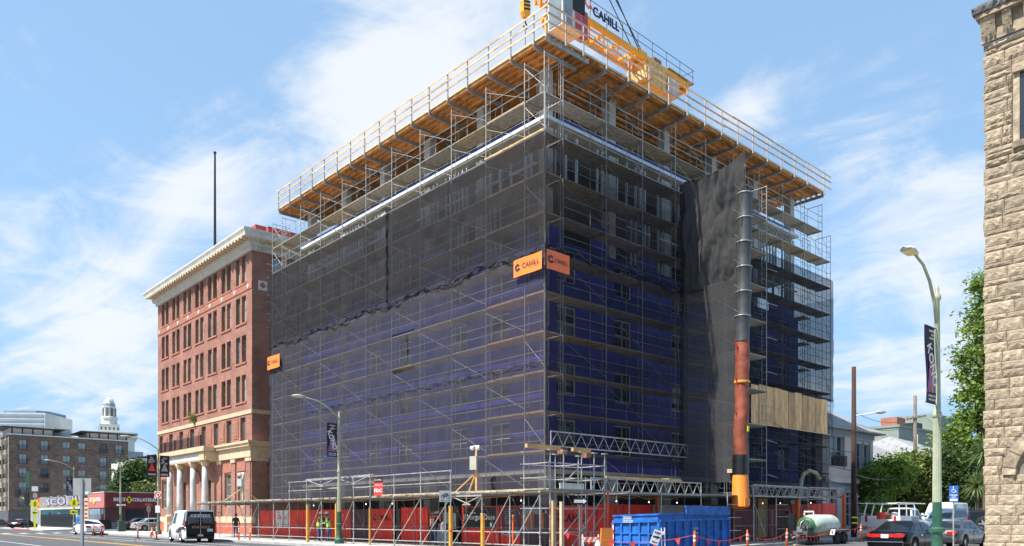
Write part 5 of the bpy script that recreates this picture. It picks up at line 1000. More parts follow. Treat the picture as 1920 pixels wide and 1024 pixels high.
# ------------------------------------------------------------------ street lamps
def lamp(label, loc, arm, ban=None, sc=1.0, z0=.13):
    o = T('street_lamp', label, 'street lamp', loc + Vector((0, 0, z0)), AU, 'green street lamps')
    if sc != 1: o.scale = (sc,) * 3
    fl = MB(); n = 24; prof = [(.28, 0), (.28, .25), (.2, .35), (.15, .5), (.138, 1.05)]; fl.lathe(prof, n).lathe([(.14, 1.05), (.2, 1.1), (.2, 1.17), (.14, 1.22)], n)
    fl.obj('base', K['pole_base_green'], o, smooth=False)
    sh = MB(); vs = []; k = 32; zs = [(1.44, .17), (2.25, .16)]
    def shaft(za, ra, zb, rb):
        m = MB(); vs = []
        for z, r in ((za, ra), (zb, rb)):
            for j in range(k): t = 2 * math.pi * j / k; rr = r * (1 if j % 2 else .9); vs.append((rr * math.cos(t), rr * math.sin(t), z))
        return m.add(vs, [(j, (j + 1) % k, k + (j + 1) % k, k + j) for j in range(k)])
    shaft(1.22, .125, 1.9, .12).obj('lower_shaft', K['pole_base_green'], o); shaft(1.9, .119, 4.2, .1).obj('shaft', K['pole_green'], o)
    MB().lathe([(.10, 4.2), (.125, 4.25), (.125, 4.33), (.095, 4.4), (.065, 7.4), (.10, 7.45), (.10, 7.55), (.05, 7.62), (.06, 7.72), (.0, 7.9)], 14).obj('upper_shaft', K['pole_green'], o, smooth=True)
    pts = [(0, 0, 6.7), (-.12 * arm, 0, 7.3), (-.35 * arm, 0, 7.85), (-.65 * arm, 0, 8.2), (-arm, 0, 8.35)] if arm < 2 else [(0, 0, 7.5), (-.3 * arm, 0, 8.0), (-.6 * arm, 0, 8.35), (-arm, 0, 8.5)]
    MB().path(pts, .05, 7, .035).obj('arm', K['pole_green'], o, smooth=True)
    e = pts[-1]; h = MB(); vs = []
    for i, (x, w_, zt) in enumerate(((.1, .05, .04), (-.1, .13, .08), (-.35, .18, .10), (-.6, .15, .07), (-.75, .05, .02))):
        for a, b in ((-1, 0), (-.6, 1), (.6, 1), (1, 0)): vs.append((e[0] + x, a * w_, e[2] + b * zt))
    h.add(vs, [(i * 4 + j, i * 4 + (j + 1) % 4, (i + 1) * 4 + (j + 1) % 4, (i + 1) * 4 + j) for i in range(4) for j in range(4)]); hd = h.obj('lamp_head', K['cornice_white'], o, smooth=True); MB().box(e[0] - .6, e[0] - .12, -.12, .12, e[2] - .05, e[2] - .005).obj('lens', K['lamp_glass'], hd)
    if ban:
        z1, z0_ = ban[0], ban[1]; b = MB(); n = 8
        for i in range(n):
            za, zb = z0_ + (z1 - z0_) * i / n, z0_ + (z1 - z0_) * (i + 1) / n; y = lambda z: .03 * math.sin(z * 2.2)
            b.quad((-.80, y(za), za), (-.14, y(za), za), (-.14, y(zb), zb), (-.80, y(zb), zb)); b.quad((-.80, y(za) + .008, za), (-.80, y(zb) + .008, zb), (-.14, y(zb) + .008, zb), (-.14, y(za) + .008, za))
        bo = b.obj('banner', K[ban[2]], o, fix=False); zc = (z0_ + z1) / 2
        for z in (z0_ + .02, z1 - .02): MB().tube((-.82, 0, z), (0, 0, z), .015, 5).obj('banner_arm', K['iron'], o)
        if ban[3] == 'kono':
            for q, cc in enumerate(('purple', 'sign_blue', 'shop_pink_lit', 'flag_red', 'teal', 'timber_yellow', 'purple', 'sign_blue', 'tan_board')):
                x0 = -.78 + q * .07; MB().prism([(x0, z0_ + .3), (x0 + .055, z0_ + .3), (x0 * .3 - .33 + .05, zc + .2 + .05 * (q % 3)), (x0 * .3 - .33, zc + .2)], -.042, -.038).obj('stripe', K[cc], bo)
            text('lettering', 'KONO', K['white_print'], bo, -.47, -.052, zc - .02, w=1.15, h=.30, tilt=R(-68), bold=.014)
            for s, z, w_ in (('DIVERSITY', z1 - .16, .42), ('AND', z1 - .26, .16), ('DIVERSITY', z1 - .36, .38), ('KOREATOWN', z0_ + .2, .5), ('NORTHGATE', z0_ + .1, .5)): text('lettering', s, K['white_print'], bo, -.47, -.05, z, w=w_, bold=.004)
    return o
lamp('tall green street lamp in front of the stone building with a bright banner', at(1757, 21.5), 1.5, (6.65, 4.55, 'navy', 'kono'))
lamp('green street lamp rising through the canopy with a dark banner', at(636, 44.6), 2.3, (7.15, 5.15, 'navy', 'kono'), .955)
o = lamp('green street lamp beside the brick building with two dark posters', at(297, 69.5), 2.4); 
for x0, m in ((-.95, 'black'), (.12, 'black')):
    p = MB().box(x0, x0 + .83, -.01, .01, 5.1, 7.0).obj('poster', K[m], o); MB().prism([(x0 + .1, 5.6), (x0 + .7, 5.6), (x0 + .4, 6.3)], -.02, -.012).obj('poster_art', K['flag_red'] if x0 < 0 else K['poster_grey'], p)
    for k in range(8): a = random.uniform(.08, .5); z = random.uniform(6.2, 6.75); MB().box(x0 + a, x0 + a + .2, -.022, -.013, z, z + .12).obj('poster_art', K[random.choice(['poster_grey', 'house_trim', 'tan_board'])], p)
    text('lettering', 'KONO', K['white_print'], p, x0 + .4, -.025, 5.3, w=.6, bold=.01)
lamp('far green street lamp behind the yellow crossing sign with a purple banner', at(138.5, 96), 2.5, (6.6, 4.3, 'navy', 'kono'), 1.0, 0)
lamp('far green street lamp in front of the pawn shop', at(226, 93), 1.0).rotation_euler = (0, 0, AU + R(180))
# ------------------------------------------------------------------ signs
def signpost(label, loc, h, rz=0.0, r=.03, m='steel_pole', group=None):
    o = T('street_sign', label, 'sign', loc, rz, group); MB().tube((0, 0.03, 0), (0, 0.03, h), r, 8).obj('pole', K[m], o); return o
o = signpost('grey back of a square sign on a pole at the left', at(154.5, 33), zat(897, 33), 0, .05); MB().box(-.38, .38, -.03, -.01, zat(929, 33), zat(897, 33)).obj('sign_plate', K['sign_back'], o); MB().box(.12, .28, -.036, -.031, zat(927, 33), zat(922, 33)).obj('sticker', K['white_print'], o); MB().box(-.05, .05, -.08, -.03, 0, zat(897, 33) - .01).obj('channel', K['steel_pole'], o)
def walker(parent, y, z, s):
    mb = MB(); L_ = [((0, .05), (.02, .35), .09), ((.02, .1), (-.17, -.28), .07), ((.02, .1), (.17, -.28), .07), ((.01, .32), (-.18, .08), .05), ((.01, .32), (.18, .12), .05)]
    for a, b, w_ in L_: mb.beam((a[0] * s, y, a[1] * s + z), (b[0] * s, y, b[1] * s + z), w_ * s, .012, (0, 1, 0))
    mb.lathe([(.07 * s, -.006), (.07 * s, .006)], 10, (.03 * s, y, z + .46 * s), 'y'); return mb.obj('walking_symbol', K['black'], parent)
for px, D, zc_, lab in ((65.5, 98, 945, 'yellow diamond crossing sign left of the graffiti letters'), (138.5, 94, 943, 'yellow diamond crossing sign in front of the far lamp')):
    z = zat(zc_, D); o = signpost(lab, at(px, D), z + .6 + (1.6 if px < 100 else 0), R(15), .05, 'steel_pole', 'crossing signs'); MB().prism([(-.62, z), (0, z - .62), (.62, z), (0, z + .62)], -.02, .0).obj('sign_plate', K['sign_yellow'], o); walker(o, -.035, z - .05, .8)
    MB().box(-.4, .4, -.02, 0, z - 1.35, z - .85).obj('arrow_plate', K['sign_yellow'], o); MB().prism([(-.3, z - 1.1), (-.05, z - .95), (-.05, z - 1.05), (.28, z - 1.05), (.28, z - 1.15), (-.05, z - 1.15), (-.05, z - 1.25)], -.03, -.021).obj('arrow', K['black'], o)
    if px < 100: MB().box(-.35, .35, -.03, -.01, z + 1.6, z + 2.2).obj('small_sign', K['white_print'], o); MB().box(-.2, .25, -.03, -.01, z + .8, z + 1.3).obj('small_sign', K['sign_back'], o); MB().box(-.1, .1, -.1, 0, z - 3.9, z - 1.5).obj('yellow_sleeve', K['sign_yellow'], o)
o = signpost('round no turn sign on a pole at the brick building', at(296, 66), zat(921, 66), 0, .03); z = zat(928, 66)
MB().box(-.28, .28, -.03, -.01, z - .3, z + .3).obj('sign_plate', K['white_print'], o); MB().lathe([(.2, -.045), (.27, -.045), (.27, -.035), (.2, -.035), (.2, -.045)], 20, (0, 0, z), 'y', False).obj('red_ring', K['flag_red'], o); MB().beam((-.17, -.043, z + .17), (.17, -.043, z - .17), .05, .01, (0, 1, 0)).obj('red_bar', K['flag_red'], o); MB().path([(.08, -.036, z - .15), (.08, -.036, z + .05), (-.1, -.036, z + .05)], .025, 5).obj('arrow', K['black'], o); MB().box(-.2, .2, -.03, -.01, z - 1.5, z - .9).obj('small_sign', K['white_print'], o)
o = signpost('green and red sign cluster pole at the far left crossing', at(52, 100), zat(885, 100), 0, .06, 'pole_base_green'); MB().box(-.25, .25, -.05, .0, zat(915, 100), zat(884, 100)).obj('green_sign', K['pole_base_green'], o); MB().box(-.3, .2, -.25, .05, zat(945, 100), zat(925, 100)).obj('signal_head', K['black'], o); MB().path([(0, 0, zat(938, 100)), (-.6, 0, zat(934, 100)), (-1.2, 0, zat(928, 100))], .05, 6).obj('signal_arm', K['sign_yellow'], o); MB().box(-1.5, -1.0, -.2, .2, zat(932, 100), zat(918, 100)).obj('signal_head', K['black'], o)
o = signpost('black one way arrow sign on the far lamp by the pawn shop', at(227, 91), zat(943, 91), R(10), .03); z = zat(947, 91)
MB().box(-.6, .55, -.03, -.01, z - .17, z + .17).obj('sign_plate', K['black'], o); MB().prism([(-.55, z), (-.3, z + .13), (-.3, z + .07), (.5, z + .07), (.5, z - .07), (-.3, z - .07), (-.3, z - .13)], -.04, -.031).obj('arrow', K['white_print'], o); text('lettering', 'ONE WAY', K['black'], o, .1, -.045, z, w=.6)
o = signpost('small sign seen edge on before the pawn shop parking', at(279, 86), zat(947, 86), R(60), .03); MB().box(-.4, .4, -.03, -.01, zat(948, 86), zat(944, 86)).obj('sign_plate', K['shop_pink_lit'], o); MB().prism([(.25 * math.cos(R(22.5 + 45 * k)), zat(955, 86) + .4 * math.sin(R(22.5 + 45 * k))) for k in range(8)], -.03, -.01).obj('stop_plate', K['sign_back'], o)
# bike lane sign
D = 35.0; o = signpost('bike lane sign with bicycle symbol before the canopy', at(835, D), zat(921, D), 0, .028); z0, z1 = zat(941, D), zat(920, D)
MB().box(-.27, .27, -.02, 0, z0, z1).obj('sign_plate', K['poster_grey'], o); b = MB(); zz = z0 + .24
for x in (-.12, .12):
    for k in range(14): t0, t1 = 2 * math.pi * k / 14, 2 * math.pi * (k + 1) / 14; b.tube((x + .075 * math.cos(t0), -.028, zz + .075 * math.sin(t0)), (x + .075 * math.cos(t1), -.028, zz + .075 * math.sin(t1)), .009, 4)
for p, q in (((-.12, 0), (-.03, .11)), ((-.03, .11), (.09, .11)), ((.09, .11), (0, 0)), ((0, 0), (-.03, .14)), ((-.12, 0), (0, 0)), ((.12, 0), (.08, .15)), ((.08, .15), (.13, .16)), ((-.07, .14), (.0, .14))): b.tube((p[0], -.028, zz + p[1]), (q[0], -.028, zz + q[1]), .009, 4)
b.obj('bicycle_symbol', K['black'], o); text('lettering', 'BIKE LANE', K['black'], o, 0, -.03, z0 + .07, w=.42)
# FDC sign on the canopy
o = T('hydrant_sign', 'black and red temporary FDC sign hung on the canopy front', 'sign', at(709.5, 42.0, zat(929, 42)), AU - R(90) + R(25)); MB().box(-.28, .28, -.02, 0, 0, .68).obj('red_plate', K['flag_red'], o); MB().box(-.28, .28, -.02, 0, .685, .97).obj('black_plate', K['black'], o); text('lettering', 'FDC', K['white_print'], o, 0, -.025, .26, w=.46, bold=.012); text('lettering', 'TEMPORARY', K['white_print'], o, 0, -.025, .55, w=.44, bold=.004); hexlogo(o, -.19, -.025, .83, .07, K['orange_sign']); text('lettering', 'CAHILL', K['white_print'], o, .05, -.025, .83, w=.32, bold=.004)
# one way sign at the corner tower
D = 30.6; o = signpost('one way arrow sign in front of the corner scaffold tower', at(1088, D), zat(946, D), R(6), .045, 'rust'); z = zat(940, D); MB().box(-.28, .28, -.02, 0, z - .12, z + .12).obj('sign_plate', K['black'], o); MB().prism([(.25, z), (.12, z + .1), (.12, z + .055), (-.24, z + .055), (-.24, z - .055), (.12, z - .055), (.12, z - .1)], -.028, -.021).obj('arrow', K['white_print'], o); text('lettering', 'ONE WAY', K['black'], o, -.07, -.032, z, w=.3)
# disabled parking sign
D = 30.5; o = signpost('blue disabled parking sign on a slim pole by the parked cars', at(1788, D, .13), zat(911, D) - .13, AU - R(60), .025, 'galv'); z0, z1 = zat(941, D) - .13, zat(911, D) - .13
MB().box(-.16, .16, -.02, 0, z0, z1).obj('sign_plate', K['sign_blue'], o); zc = z0 + .42; b = MB()
for k in range(10): t0, t1 = R(120 + 24 * k), R(144 + 24 * k); b.tube((.065 * math.cos(t0), -.027, zc + .065 * math.sin(t0)), (.065 * math.cos(t1), -.027, zc + .065 * math.sin(t1)), .011, 4)
b.tube((-.01, -.027, zc + .14), (0, -.027, zc + .04), .013, 4).tube((0, -.027, zc + .04), (.06, -.027, zc + .03), .011, 4).tube((.06, -.027, zc + .03), (.09, -.027, zc - .05), .011, 4).lathe([(.022, -.03), (.022, -.024)], 8, (-.01, 0, zc + .16), 'y'); b.obj('wheelchair_symbol', K['white_print'], o)
for s, z in (('PARKING', z0 + .26), ('ONLY', z0 + .18)): text('lettering', s, K['white_print'], o, 0, -.026, z, w=.26 if s == 'PARKING' else .16, bold=.004)
MB().box(-.13, .13, -.024, -.021, z0 + .03, z0 + .12).obj('text_band', K['white_print'], o)
# surveillance boxes on timber tripods
for px, D, ztop, lab in ((893, 41, 838, 'camera box on an orange timber tripod on the canopy roof'), (455, 53, 888, 'camera box on a pale timber tripod at the left canopy end')):
    o = T('camera_post', lab, 'camera post', at(px, D, 2.79), R(-20), 'camera posts on the canopy'); h = zat(ztop, D) - 2.79; m = 'lumber' if px > 800 else 'lumber_pale'
    MB().beam((0, 0, 0), (0, 0, h - .05), .1, .1).obj('mast', K[m], o)
    for x, y in ((-1.3, -.2), (.75 if px < 800 else -.75, .6)): MB().beam((x, y, 0), (0, 0, h * .47), .08, .05).obj('prop', K[m], o)
    MB().box(-.27, .1, -.25, -.06, h * .52, h * .8).obj('box', K['pale_green' if px < 800 else 'box_beige'], o)
    for x in (-.2, .12):
        MB().lathe([(.0, -.1), (.09, -.05), (.11, 0), (.11, .12), (.03, .14)], 12, (x, -.08, h - .1)).obj('camera', K['white_paint'], o, smooth=True)
    MB().tube((-.2, -.08, h + .02), (.2, -.08, h + .05), .025, 6).obj('camera_arm', K['white_paint'], o)
# ------------------------------------------------------------------ vehicles
wheels = {}
def wheel(parent, x, y, r, wd=.2, rm='rim', left=True):
    k = (r, wd, rm)
    if k not in wheels:
        t = MB().lathe([(r * .62, -wd / 2), (r * .9, -wd / 2), (r, -wd * .36), (r, wd * .36), (r * .9, wd / 2), (r * .62, wd / 2)], 20, axis='y', cap=False).mesh('tyre', K['rubber'], True)
        rr = MB().lathe([(r * .62, -wd * .42), (r * .58, -wd * .3), (r * .58, wd * .3), (r * .62, wd * .42)], 20, axis='y', cap=False)
        for s in (-1, 1):
            for q in range(5):
                a = 2 * math.pi * q / 5; d = (math.cos(a), math.sin(a)); rr.beam((d[0] * r * .08, s * wd * .36, d[1] * r * .08), (d[0] * r * .6, s * wd * .34, d[1] * r * .6), r * .2, .02, (0, 1, 0))
            rr.lathe([(r * .15, s * wd * .3), (r * .12, s * wd * .44)], 10, axis='y')
        hb = MB().lathe([(r * .57, -wd * .12), (r * .57, wd * .12)], 16, axis='y').mesh('brake_disc', K['hub_dark'])
        wheels[k] = (t, rr.mesh('rim', K[rm]), hb)
    w_ = link('wheel', wheels[k][2], parent, loc=(x, y, r)); link('tyre', wheels[k][0], w_); link('rim', wheels[k][1], w_); return w_
def lerp(pts, x):
    for (a, b), (c, d) in zip(pts, pts[1:]):
        if x <= c: return b + (d - b) * max(0, (x - a)) / (c - a)
    return pts[-1][1]
SPEC = {
 'sedan': dict(L=4.65, W=1.82, H=1.43, belt=lambda h: [(-h, .62), (-h + .06, .8), (-h + .14, .96), (-h + .85, 1.0), (h - 1.5, .95), (h - .9, .88), (h - .2, .72), (h, .5)], cab=(.62, 1.5, 2.05, 1.2), wr=.70, r=.325, wx=(.98, .9), win=2),
 'suv': dict(L=4.6, W=1.88, H=1.75, belt=lambda h: [(-h, .7), (-h + .06, 1.02), (-h + .2, 1.08), (h - 1.4, 1.06), (h - .5, 1.0), (h - .1, .85), (h, .6)], cab=(.08, .35, 1.95, 1.2), wr=.76, r=.37, wx=(.9, .9), win=3),
 'van': dict(L=5.5, W=2.0, H=2.1, belt=lambda h: [(-h, 1.12), (h - 1.5, 1.13), (h - .95, 1.12), (h - .15, .95), (h, .6)], cab=(.03, .14, 1.9, 1.0), wr=.84, r=.37, wx=(1.1, .95), win=0),
 'jeep': dict(L=4.2, W=1.85, H=1.82, belt=lambda h: [(-h, 1.08), (h - 1.5, 1.1), (h - .1, 1.05), (h, .7)], cab=(.05, .12, 1.85, 1.5), wr=.80, r=.40, wx=(.75, .7), win=2),
 'pickup': dict(L=5.9, W=1.98, H=1.95, belt=lambda h: [(-h, .95), (h - 1.6, 1.12), (h - .9, 1.1), (h - .1, 1.02), (h, .6)], cab=(2.75, 2.95, 2.05, 1.35), wr=.76, r=.39, wx=(1.2, 1.0), win=2)}
def car(kind, label, loc, rz, paint, group='parked vehicles', glass='car_glass', L=None, name=None):
    s = SPEC[kind]; L = L or s['L']; h = L / 2; W = s['W'] / 2; H = s['H']; r = s['r']; belt = s['belt'](h)
    nm = name or {'sedan': 'parked_car', 'suv': 'parked_car', 'van': 'van', 'jeep': 'off_road_car', 'pickup': 'work_truck'}[kind]
    root = T(nm, label, 'van' if kind == 'van' else ('truck' if kind == 'pickup' else 'car'), loc, rz, group)
    wr_, wf_ = -h + s['wx'][0], h - s['wx'][1]; R_ = r + .055
    xs = sorted(set([-h, -h + .03, -h + .1, -h + .2] + [-h + .3 + (L - .6) * i / 30 for i in range(31)] + [h - .2, h - .1, h - .03, h] + [c + R_ * math.cos(R(a)) for c in (wr_, wf_) for a in range(0, 181, 18)]))
    vs = []; sill = .23
    for x in xs:
        zb = sill + (.12 * max(0, 1 - (h - abs(x)) / .25))
        for c in (wr_, wf_):
            d = abs(x - c)
            if d < R_: zb = max(zb, r + math.sqrt(R_ * R_ - d * d))
        zt = lerp(belt, x); zb = min(zb, zt - .1); e = max(0, (abs(x) - (h - .6)) / .6); w_ = W * (1 - .17 * e * e)
        zm = zb + (zt - zb) * .45
        for (y, z) in ((w_ * .95, zb), (w_ * .99, zb + (zt - zb) * .15), (w_, zm), (w_ * .985, zb + (zt - zb) * .75), (w_ * .93, zt - .035), (w_ * .86, zt), (w_ * .4, zt + .025), (-w_ * .4, zt + .025), (-w_ * .86, zt), (-w_ * .93, zt - .035), (-w_ * .985, zb + (zt - zb) * .75), (-w_, zm), (-w_ * .99, zb + (zt - zb) * .15), (-w_ * .95, zb)): vs.append((x, y, z))
    n = 14; fs = [(i * n + j, i * n + j + 1, (i + 1) * n + j + 1, (i + 1) * n + j) for i in range(len(xs) - 1) for j in range(n - 1)] + [tuple(range(n)), tuple((len(xs) - 1) * n + j for j in range(n))]
    body = MB().add(vs, fs).obj('body', K[paint], root, smooth=True)
    md = body.data; 
    MB().box(-h + .15, h - .15, -W * .9, W * .9, sill + .02, sill + .3).obj('underbody', K['hub_dark'], root)
    # greenhouse
    br, rr, rf, bf = -h + s['cab'][0], -h + s['cab'][1], h - s['cab'][2], h - s['cab'][3]; zb = lerp(belt, (br + bf) / 2) - .0; wb = W * .9; wt = W * s['wr']; zr = H
    def side(x, t, sg):          # t 0..1 from belt to roof
        return (x, sg * (wb + (wt - wb) * t), zb - .03 + (zr - .06 - zb + .03) * t)
    zrr = zr - .06; P8 = {}
    nx = 6; top = []
    g = MB(); vs = []
    for i in range(nx + 1):
        f = i / nx; xb = br + (bf - br) * f; xt = rr + (rf - rr) * f; cr = .05 * math.sin(math.pi * (.15 + .7 * f))
        for (x, y, z) in ((xb, wb, lerp(belt, xb) - .04), (xt + (xb - xt) * .08, wt + (wb - wt) * .08, zrr - .03), (xt, wt * .9, zrr + .03 + cr * .3), (xt, wt * .4, zr - .01 + cr * .6), (xt, -wt * .4, zr - .01 + cr * .6), (xt, -wt * .9, zrr + .03 + cr * .3), (xt + (xb - xt) * .08, -wt - (wb - wt) * .08, zrr - .03), (xb, -wb, lerp(belt, xb) - .04)): vs.append((x, y, z))
    fs = [(i * 8 + j, i * 8 + j + 1, (i + 1) * 8 + j + 1, (i + 1) * 8 + j) for i in range(nx) for j in range(7)] + [tuple(range(8)), tuple(nx * 8 + j for j in range(8))]
    g.add(vs, fs).obj('cabin', K[paint], root, smooth=False)
    def pane(name, pts, off):
        c = sum((Vector(p) for p in pts), Vector()) / len(pts); a = Vector(pts[1]) - Vector(pts[0]); b = Vector(pts[-1]) - Vector(pts[0]); nrm = a.cross(b).normalized()
        if nrm.dot(Vector(off)) < 0: nrm = -nrm
        q = [Vector(p) + nrm * .012 for p in pts]; MB().add(q + [p - nrm * .02 for p in q], [tuple(range(len(q))), tuple(range(len(q), 2 * len(q)))[::-1]] + [(i, len(q) + i, len(q) + (i + 1) % len(q), (i + 1) % len(q)) for i in range(len(q))]).obj(name, K[glass], root)
    def cabp(f, t, sg):
        xb = br + (bf - br) * f; xt = rr + (rf - rr) * f; zl = lerp(belt, xb) - .04; t2 = t * .92
        return (xb + (xt - xb) * t2, sg * (wb + (wt - wb) * t2), zl + (zrr - .03 - zl) * t)
    if s['win'] or kind == 'van':
        segs = {2: [(.10, .47), (.51, .90)], 3: [(.05, .28), (.31, .60), (.63, .92)], 0: [(.74, .94)]}[s['win']]
        for sg in (-1, 1):
            for a, b in segs: pane('side_window', [cabp(a + .02 * (a < .12), .14, sg), cabp(b, .14, sg), cabp(b - .03, .90, sg), cabp(a + .05 * (a < .12), .90, sg)], (0, sg, .2))
    if kind == 'van' and paint == 'car_white' and L > 5:
        for sg in (-1, 1): keep = glass; glass = 'car_black'; pane('rear_quarter', [cabp(.03, .0, sg), cabp(.22, .0, sg), cabp(.14, .5, sg), cabp(.09, .97, sg), cabp(.03, .97, sg)], (0, sg, .2)); glass = keep
    def endp(x0, x1, zl0, wy0, wy1, t0, t1):
        return [(x0 + (x1 - x0) * t0, -(wy0 + (wy1 - wy0) * t0) * .88, zl0 + (zrr - zl0) * t0), (x0 + (x1 - x0) * t0, (wy0 + (wy1 - wy0) * t0) * .88, zl0 + (zrr - zl0) * t0), (x0 + (x1 - x0) * t1, (wy0 + (wy1 - wy0) * t1) * .88, zl0 + (zrr - zl0) * t1), (x0 + (x1 - x0) * t1, -(wy0 + (wy1 - wy0) * t1) * .88, zl0 + (zrr - zl0) * t1)]
    pane('rear_window', endp(br, rr, lerp(belt, br) - .04, wb, wt, .12 if kind != 'van' else .3, .92), (-1, 0, .3)); pane('windshield', endp(bf, rf, lerp(belt, bf) - .04, wb, wt, .06, .94), (1, 0, .3))
    for sg in (-1, 1):
        for x in (wr_, wf_): wheel(root, x, sg * (W - .12), r, .21)
        if kind in ('sedan', 'suv'):
            MB().prism([(W * .42, .70), (W * .84, .72), (W * .9, .88), (W * .42, .86)] if kind == 'sedan' else [(W * .68, .75), (W * .88, .75), (W * .86, 1.15), (W * .72, 1.15)], -h - .015, -h + .16, 'x').rot(Matrix.Scale(sg, 4, (0, 1, 0))).obj('tail_light', K['light_red'], root); MB().box(h - .32, h - .03, sg * W * .5 - .2, sg * W * .5 + .2, .58, .7).obj('headlight', K['light_white'], root)
        else: MB().box(-h - .02, -h + .1, sg * W * .9 - .08, sg * W * .9 + .06, 1.02, 1.4).obj('tail_light', K['light_red'], root); MB().box(h - .2, h + .0, sg * W * .6 - .16, sg * W * .6 + .16, .7, .88).obj('headlight', K['light_white'], root)
        MB().box(bf - .35, bf - .2, sg * (W + .02), sg * (W + .18), zb + .02, zb + .18).obj('mirror', K[paint], root)
        for xd in ((br + bf) / 2 - .25, bf - .55): MB().box(xd - .22, xd - .04, sg * (W + .0), sg * (W + .025), .78, .82).obj('door_handle', K['chrome'] if paint == 'car_black' else K[paint], root)
        for xd in ((br + bf) / 2 + .02,): MB().box(xd - .008, xd + .008, sg * W * .99 - .012, sg * W * .99 + .012, .3, .88).obj('door_gap', K['black'], root)
    MB().box(-h - .05, -h + .12, -W * .84, W * .84, .33, .55).obj('rear_bumper', K[paint] if kind != 'van' else K['black'], root); MB().box(-h - .065, -h - .03, -.16, .16, .42 if kind != 'sedan' else .68, .54 if kind != 'sedan' else .82).obj('licence_plate', K['plate'], root)
    MB().box(h - .12, h + .03, -W * .8, W * .8, .32, .5).obj('front_bumper', K[paint], root)
    return root
def along(px, D, z=None):
    p = at(px, D); d = p - C0; u = d.dot(UX); return Vector((p.x, p.y, gz(u) if z is None else z))
# the delivery van on the avenue
vn = car('van', 'delivery van with white front half and black decorated rear doors', at(358, 52.2), AV - R(7), 'car_white', 'vehicles on the avenue', L=5.1); h = 2.55
MB().prism([(-.86, .42), (.86, .42), (.88, 1.1), (.78, 2.0), (-.78, 2.0), (-.88, 1.1)], -h - .05, -h - .015, 'x').obj('rear_door', K['car_black'], vn)
MB().box(-h - .058, -h - .05, -.01, .01, .45, 1.98).obj('door_gap', K['white_print'], vn)
for sg in (-1, 1): MB().prism([(sg * .1, 1.25), (sg * .72, 1.25), (sg * .68, 1.82), (sg * .1, 1.82)], -h - .062, -h - .052, 'x').obj('rear_window', K['glass_dark'], vn)
text('lettering', 'KINDERS', K['white_print'], vn, -h - .068, 0, 1.72, w=1.15, h=.2, rz=R(-90), bold=.006); pass
for k in range(4): MB().path([(-h - .06, .75 * math.cos(t), 1.55 - .13 * k + .28 * math.sin(t)) for t in [math.pi * q / 12 for q in range(13)]], .006, 4).obj('ornament', K['poster_grey'], vn)
[MB().box(-h - .066, -h - .052, -.55 + k * .16, -.55 + k * .16 + .11, .93, 1.08).obj('red_ornament', K['brick_panel'], vn) for k in range(7)]; MB().box(-h - .07, -h - .05, -.75, -.4, .72, .9).obj('licence_plate', K['plate'], vn)
MB().prism([(-h + .1, .9), (-h + .6, .85), (-h + 1.55, .62), (-h + 2.4, .66), (-h + 1.9, .85), (-h + 1.2, 1.0), (-h + .1, 1.06)], .96, 1.006).obj('black_wrap', K['car_black'], vn)
MB().prism([(-h + .75, .5), (-h + 1.5, .55), (-h + 1.9, .75), (-h + 1.0, .7)], .985, 1.006).obj('red_wrap', K['brick_panel'], vn)
car('sedan', 'white sedan parked by the pawn shop corner', P(-7.4, 54.2), AV, 'car_white', 'vehicles on the avenue')
car('sedan', 'black sedan crossing at the far left', along(44, 112, 0), AV + R(-38), 'car_black', 'vehicles on the avenue'); car('sedan', 'dark car cut by the left picture edge', along(-5, 118, 0), AV + R(-40), 'car_dark', 'vehicles on the avenue')
car('sedan', 'dark car in the pawn shop parking lot', along(268, 92, .14), AU + R(6), 'car_dark', 'vehicles on the avenue'); car('sedan', 'silver car half hidden by the lamp in the pawn shop lot', along(290, 88, .14), AU + R(2), 'car_silver', 'vehicles on the avenue')
# the row on the side street
def on_side(u, v): return P(u, v, gz(u))
car('sedan', 'black sedan with wide red tail light at the lower right', on_side(10.6, -13.0), AU, 'car_black', 'vehicles on the side street')
bs = bpy.data.objects['parked_car' if False else [o.name for o in bpy.data.objects if o.get('label', '').startswith('black sedan with wide')][0]]
MB().box(-2.36, -2.3, -.42, .42, .72, .86).obj('tail_light', K['light_red'], bs); MB().box(-2.38, -2.36, -.17, .17, .71, .85).obj('licence_plate', K['plate'], bs); MB().box(-2.42, -2.2, -.76, .76, .5, .53).obj('trim_strip', K['chrome'], bs)
car('sedan', 'grey sedan behind the green lamp post', on_side(15.9, -13.3), AU, 'car_grey', 'vehicles on the side street')
jp = car('jeep', 'dark off road car with a spare wheel on its back', on_side(22.0, -13.3), AU, 'car_dark', 'vehicles on the side street'); sw_ = wheel(jp, -2.25, 0, .40, .24, 'rim'); sw_.rotation_euler = (0, 0, R(90)); sw_.location = (-2.28, -.1, 1.08); sw_.name = 'spare_wheel'
car('van', 'white passenger van further up the side street', on_side(36.4, -5.6), AU + R(180), 'car_white', 'vehicles on the side street', 'glass_sky', 4.9); car('suv', 'dark blue car parked between the truck and the white van', on_side(33.2, -6.8), AU + R(180), 'car_blue', 'vehicles on the side street')
tk = car('pickup', 'white service truck with tool boxes and ladder rack', on_side(26.3, -6.4), AU, 'car_white', 'vehicles on the side street')
for sg in (-1, 1): MB().box(-2.95, .0, sg * 1.0 - .22, sg * 1.0 + .22, .78, 1.42).obj('tool_box', K['white_paint'], tk); MB().box(-1.2, -.1, sg * 1.225 - .004, sg * 1.225 + .004, .85, 1.35).obj('tool_box_door', K['alu'], tk)
MB().box(-2.98, -2.9, -.77, .77, .72, 1.2).obj('tailgate', K['white_paint'], tk)
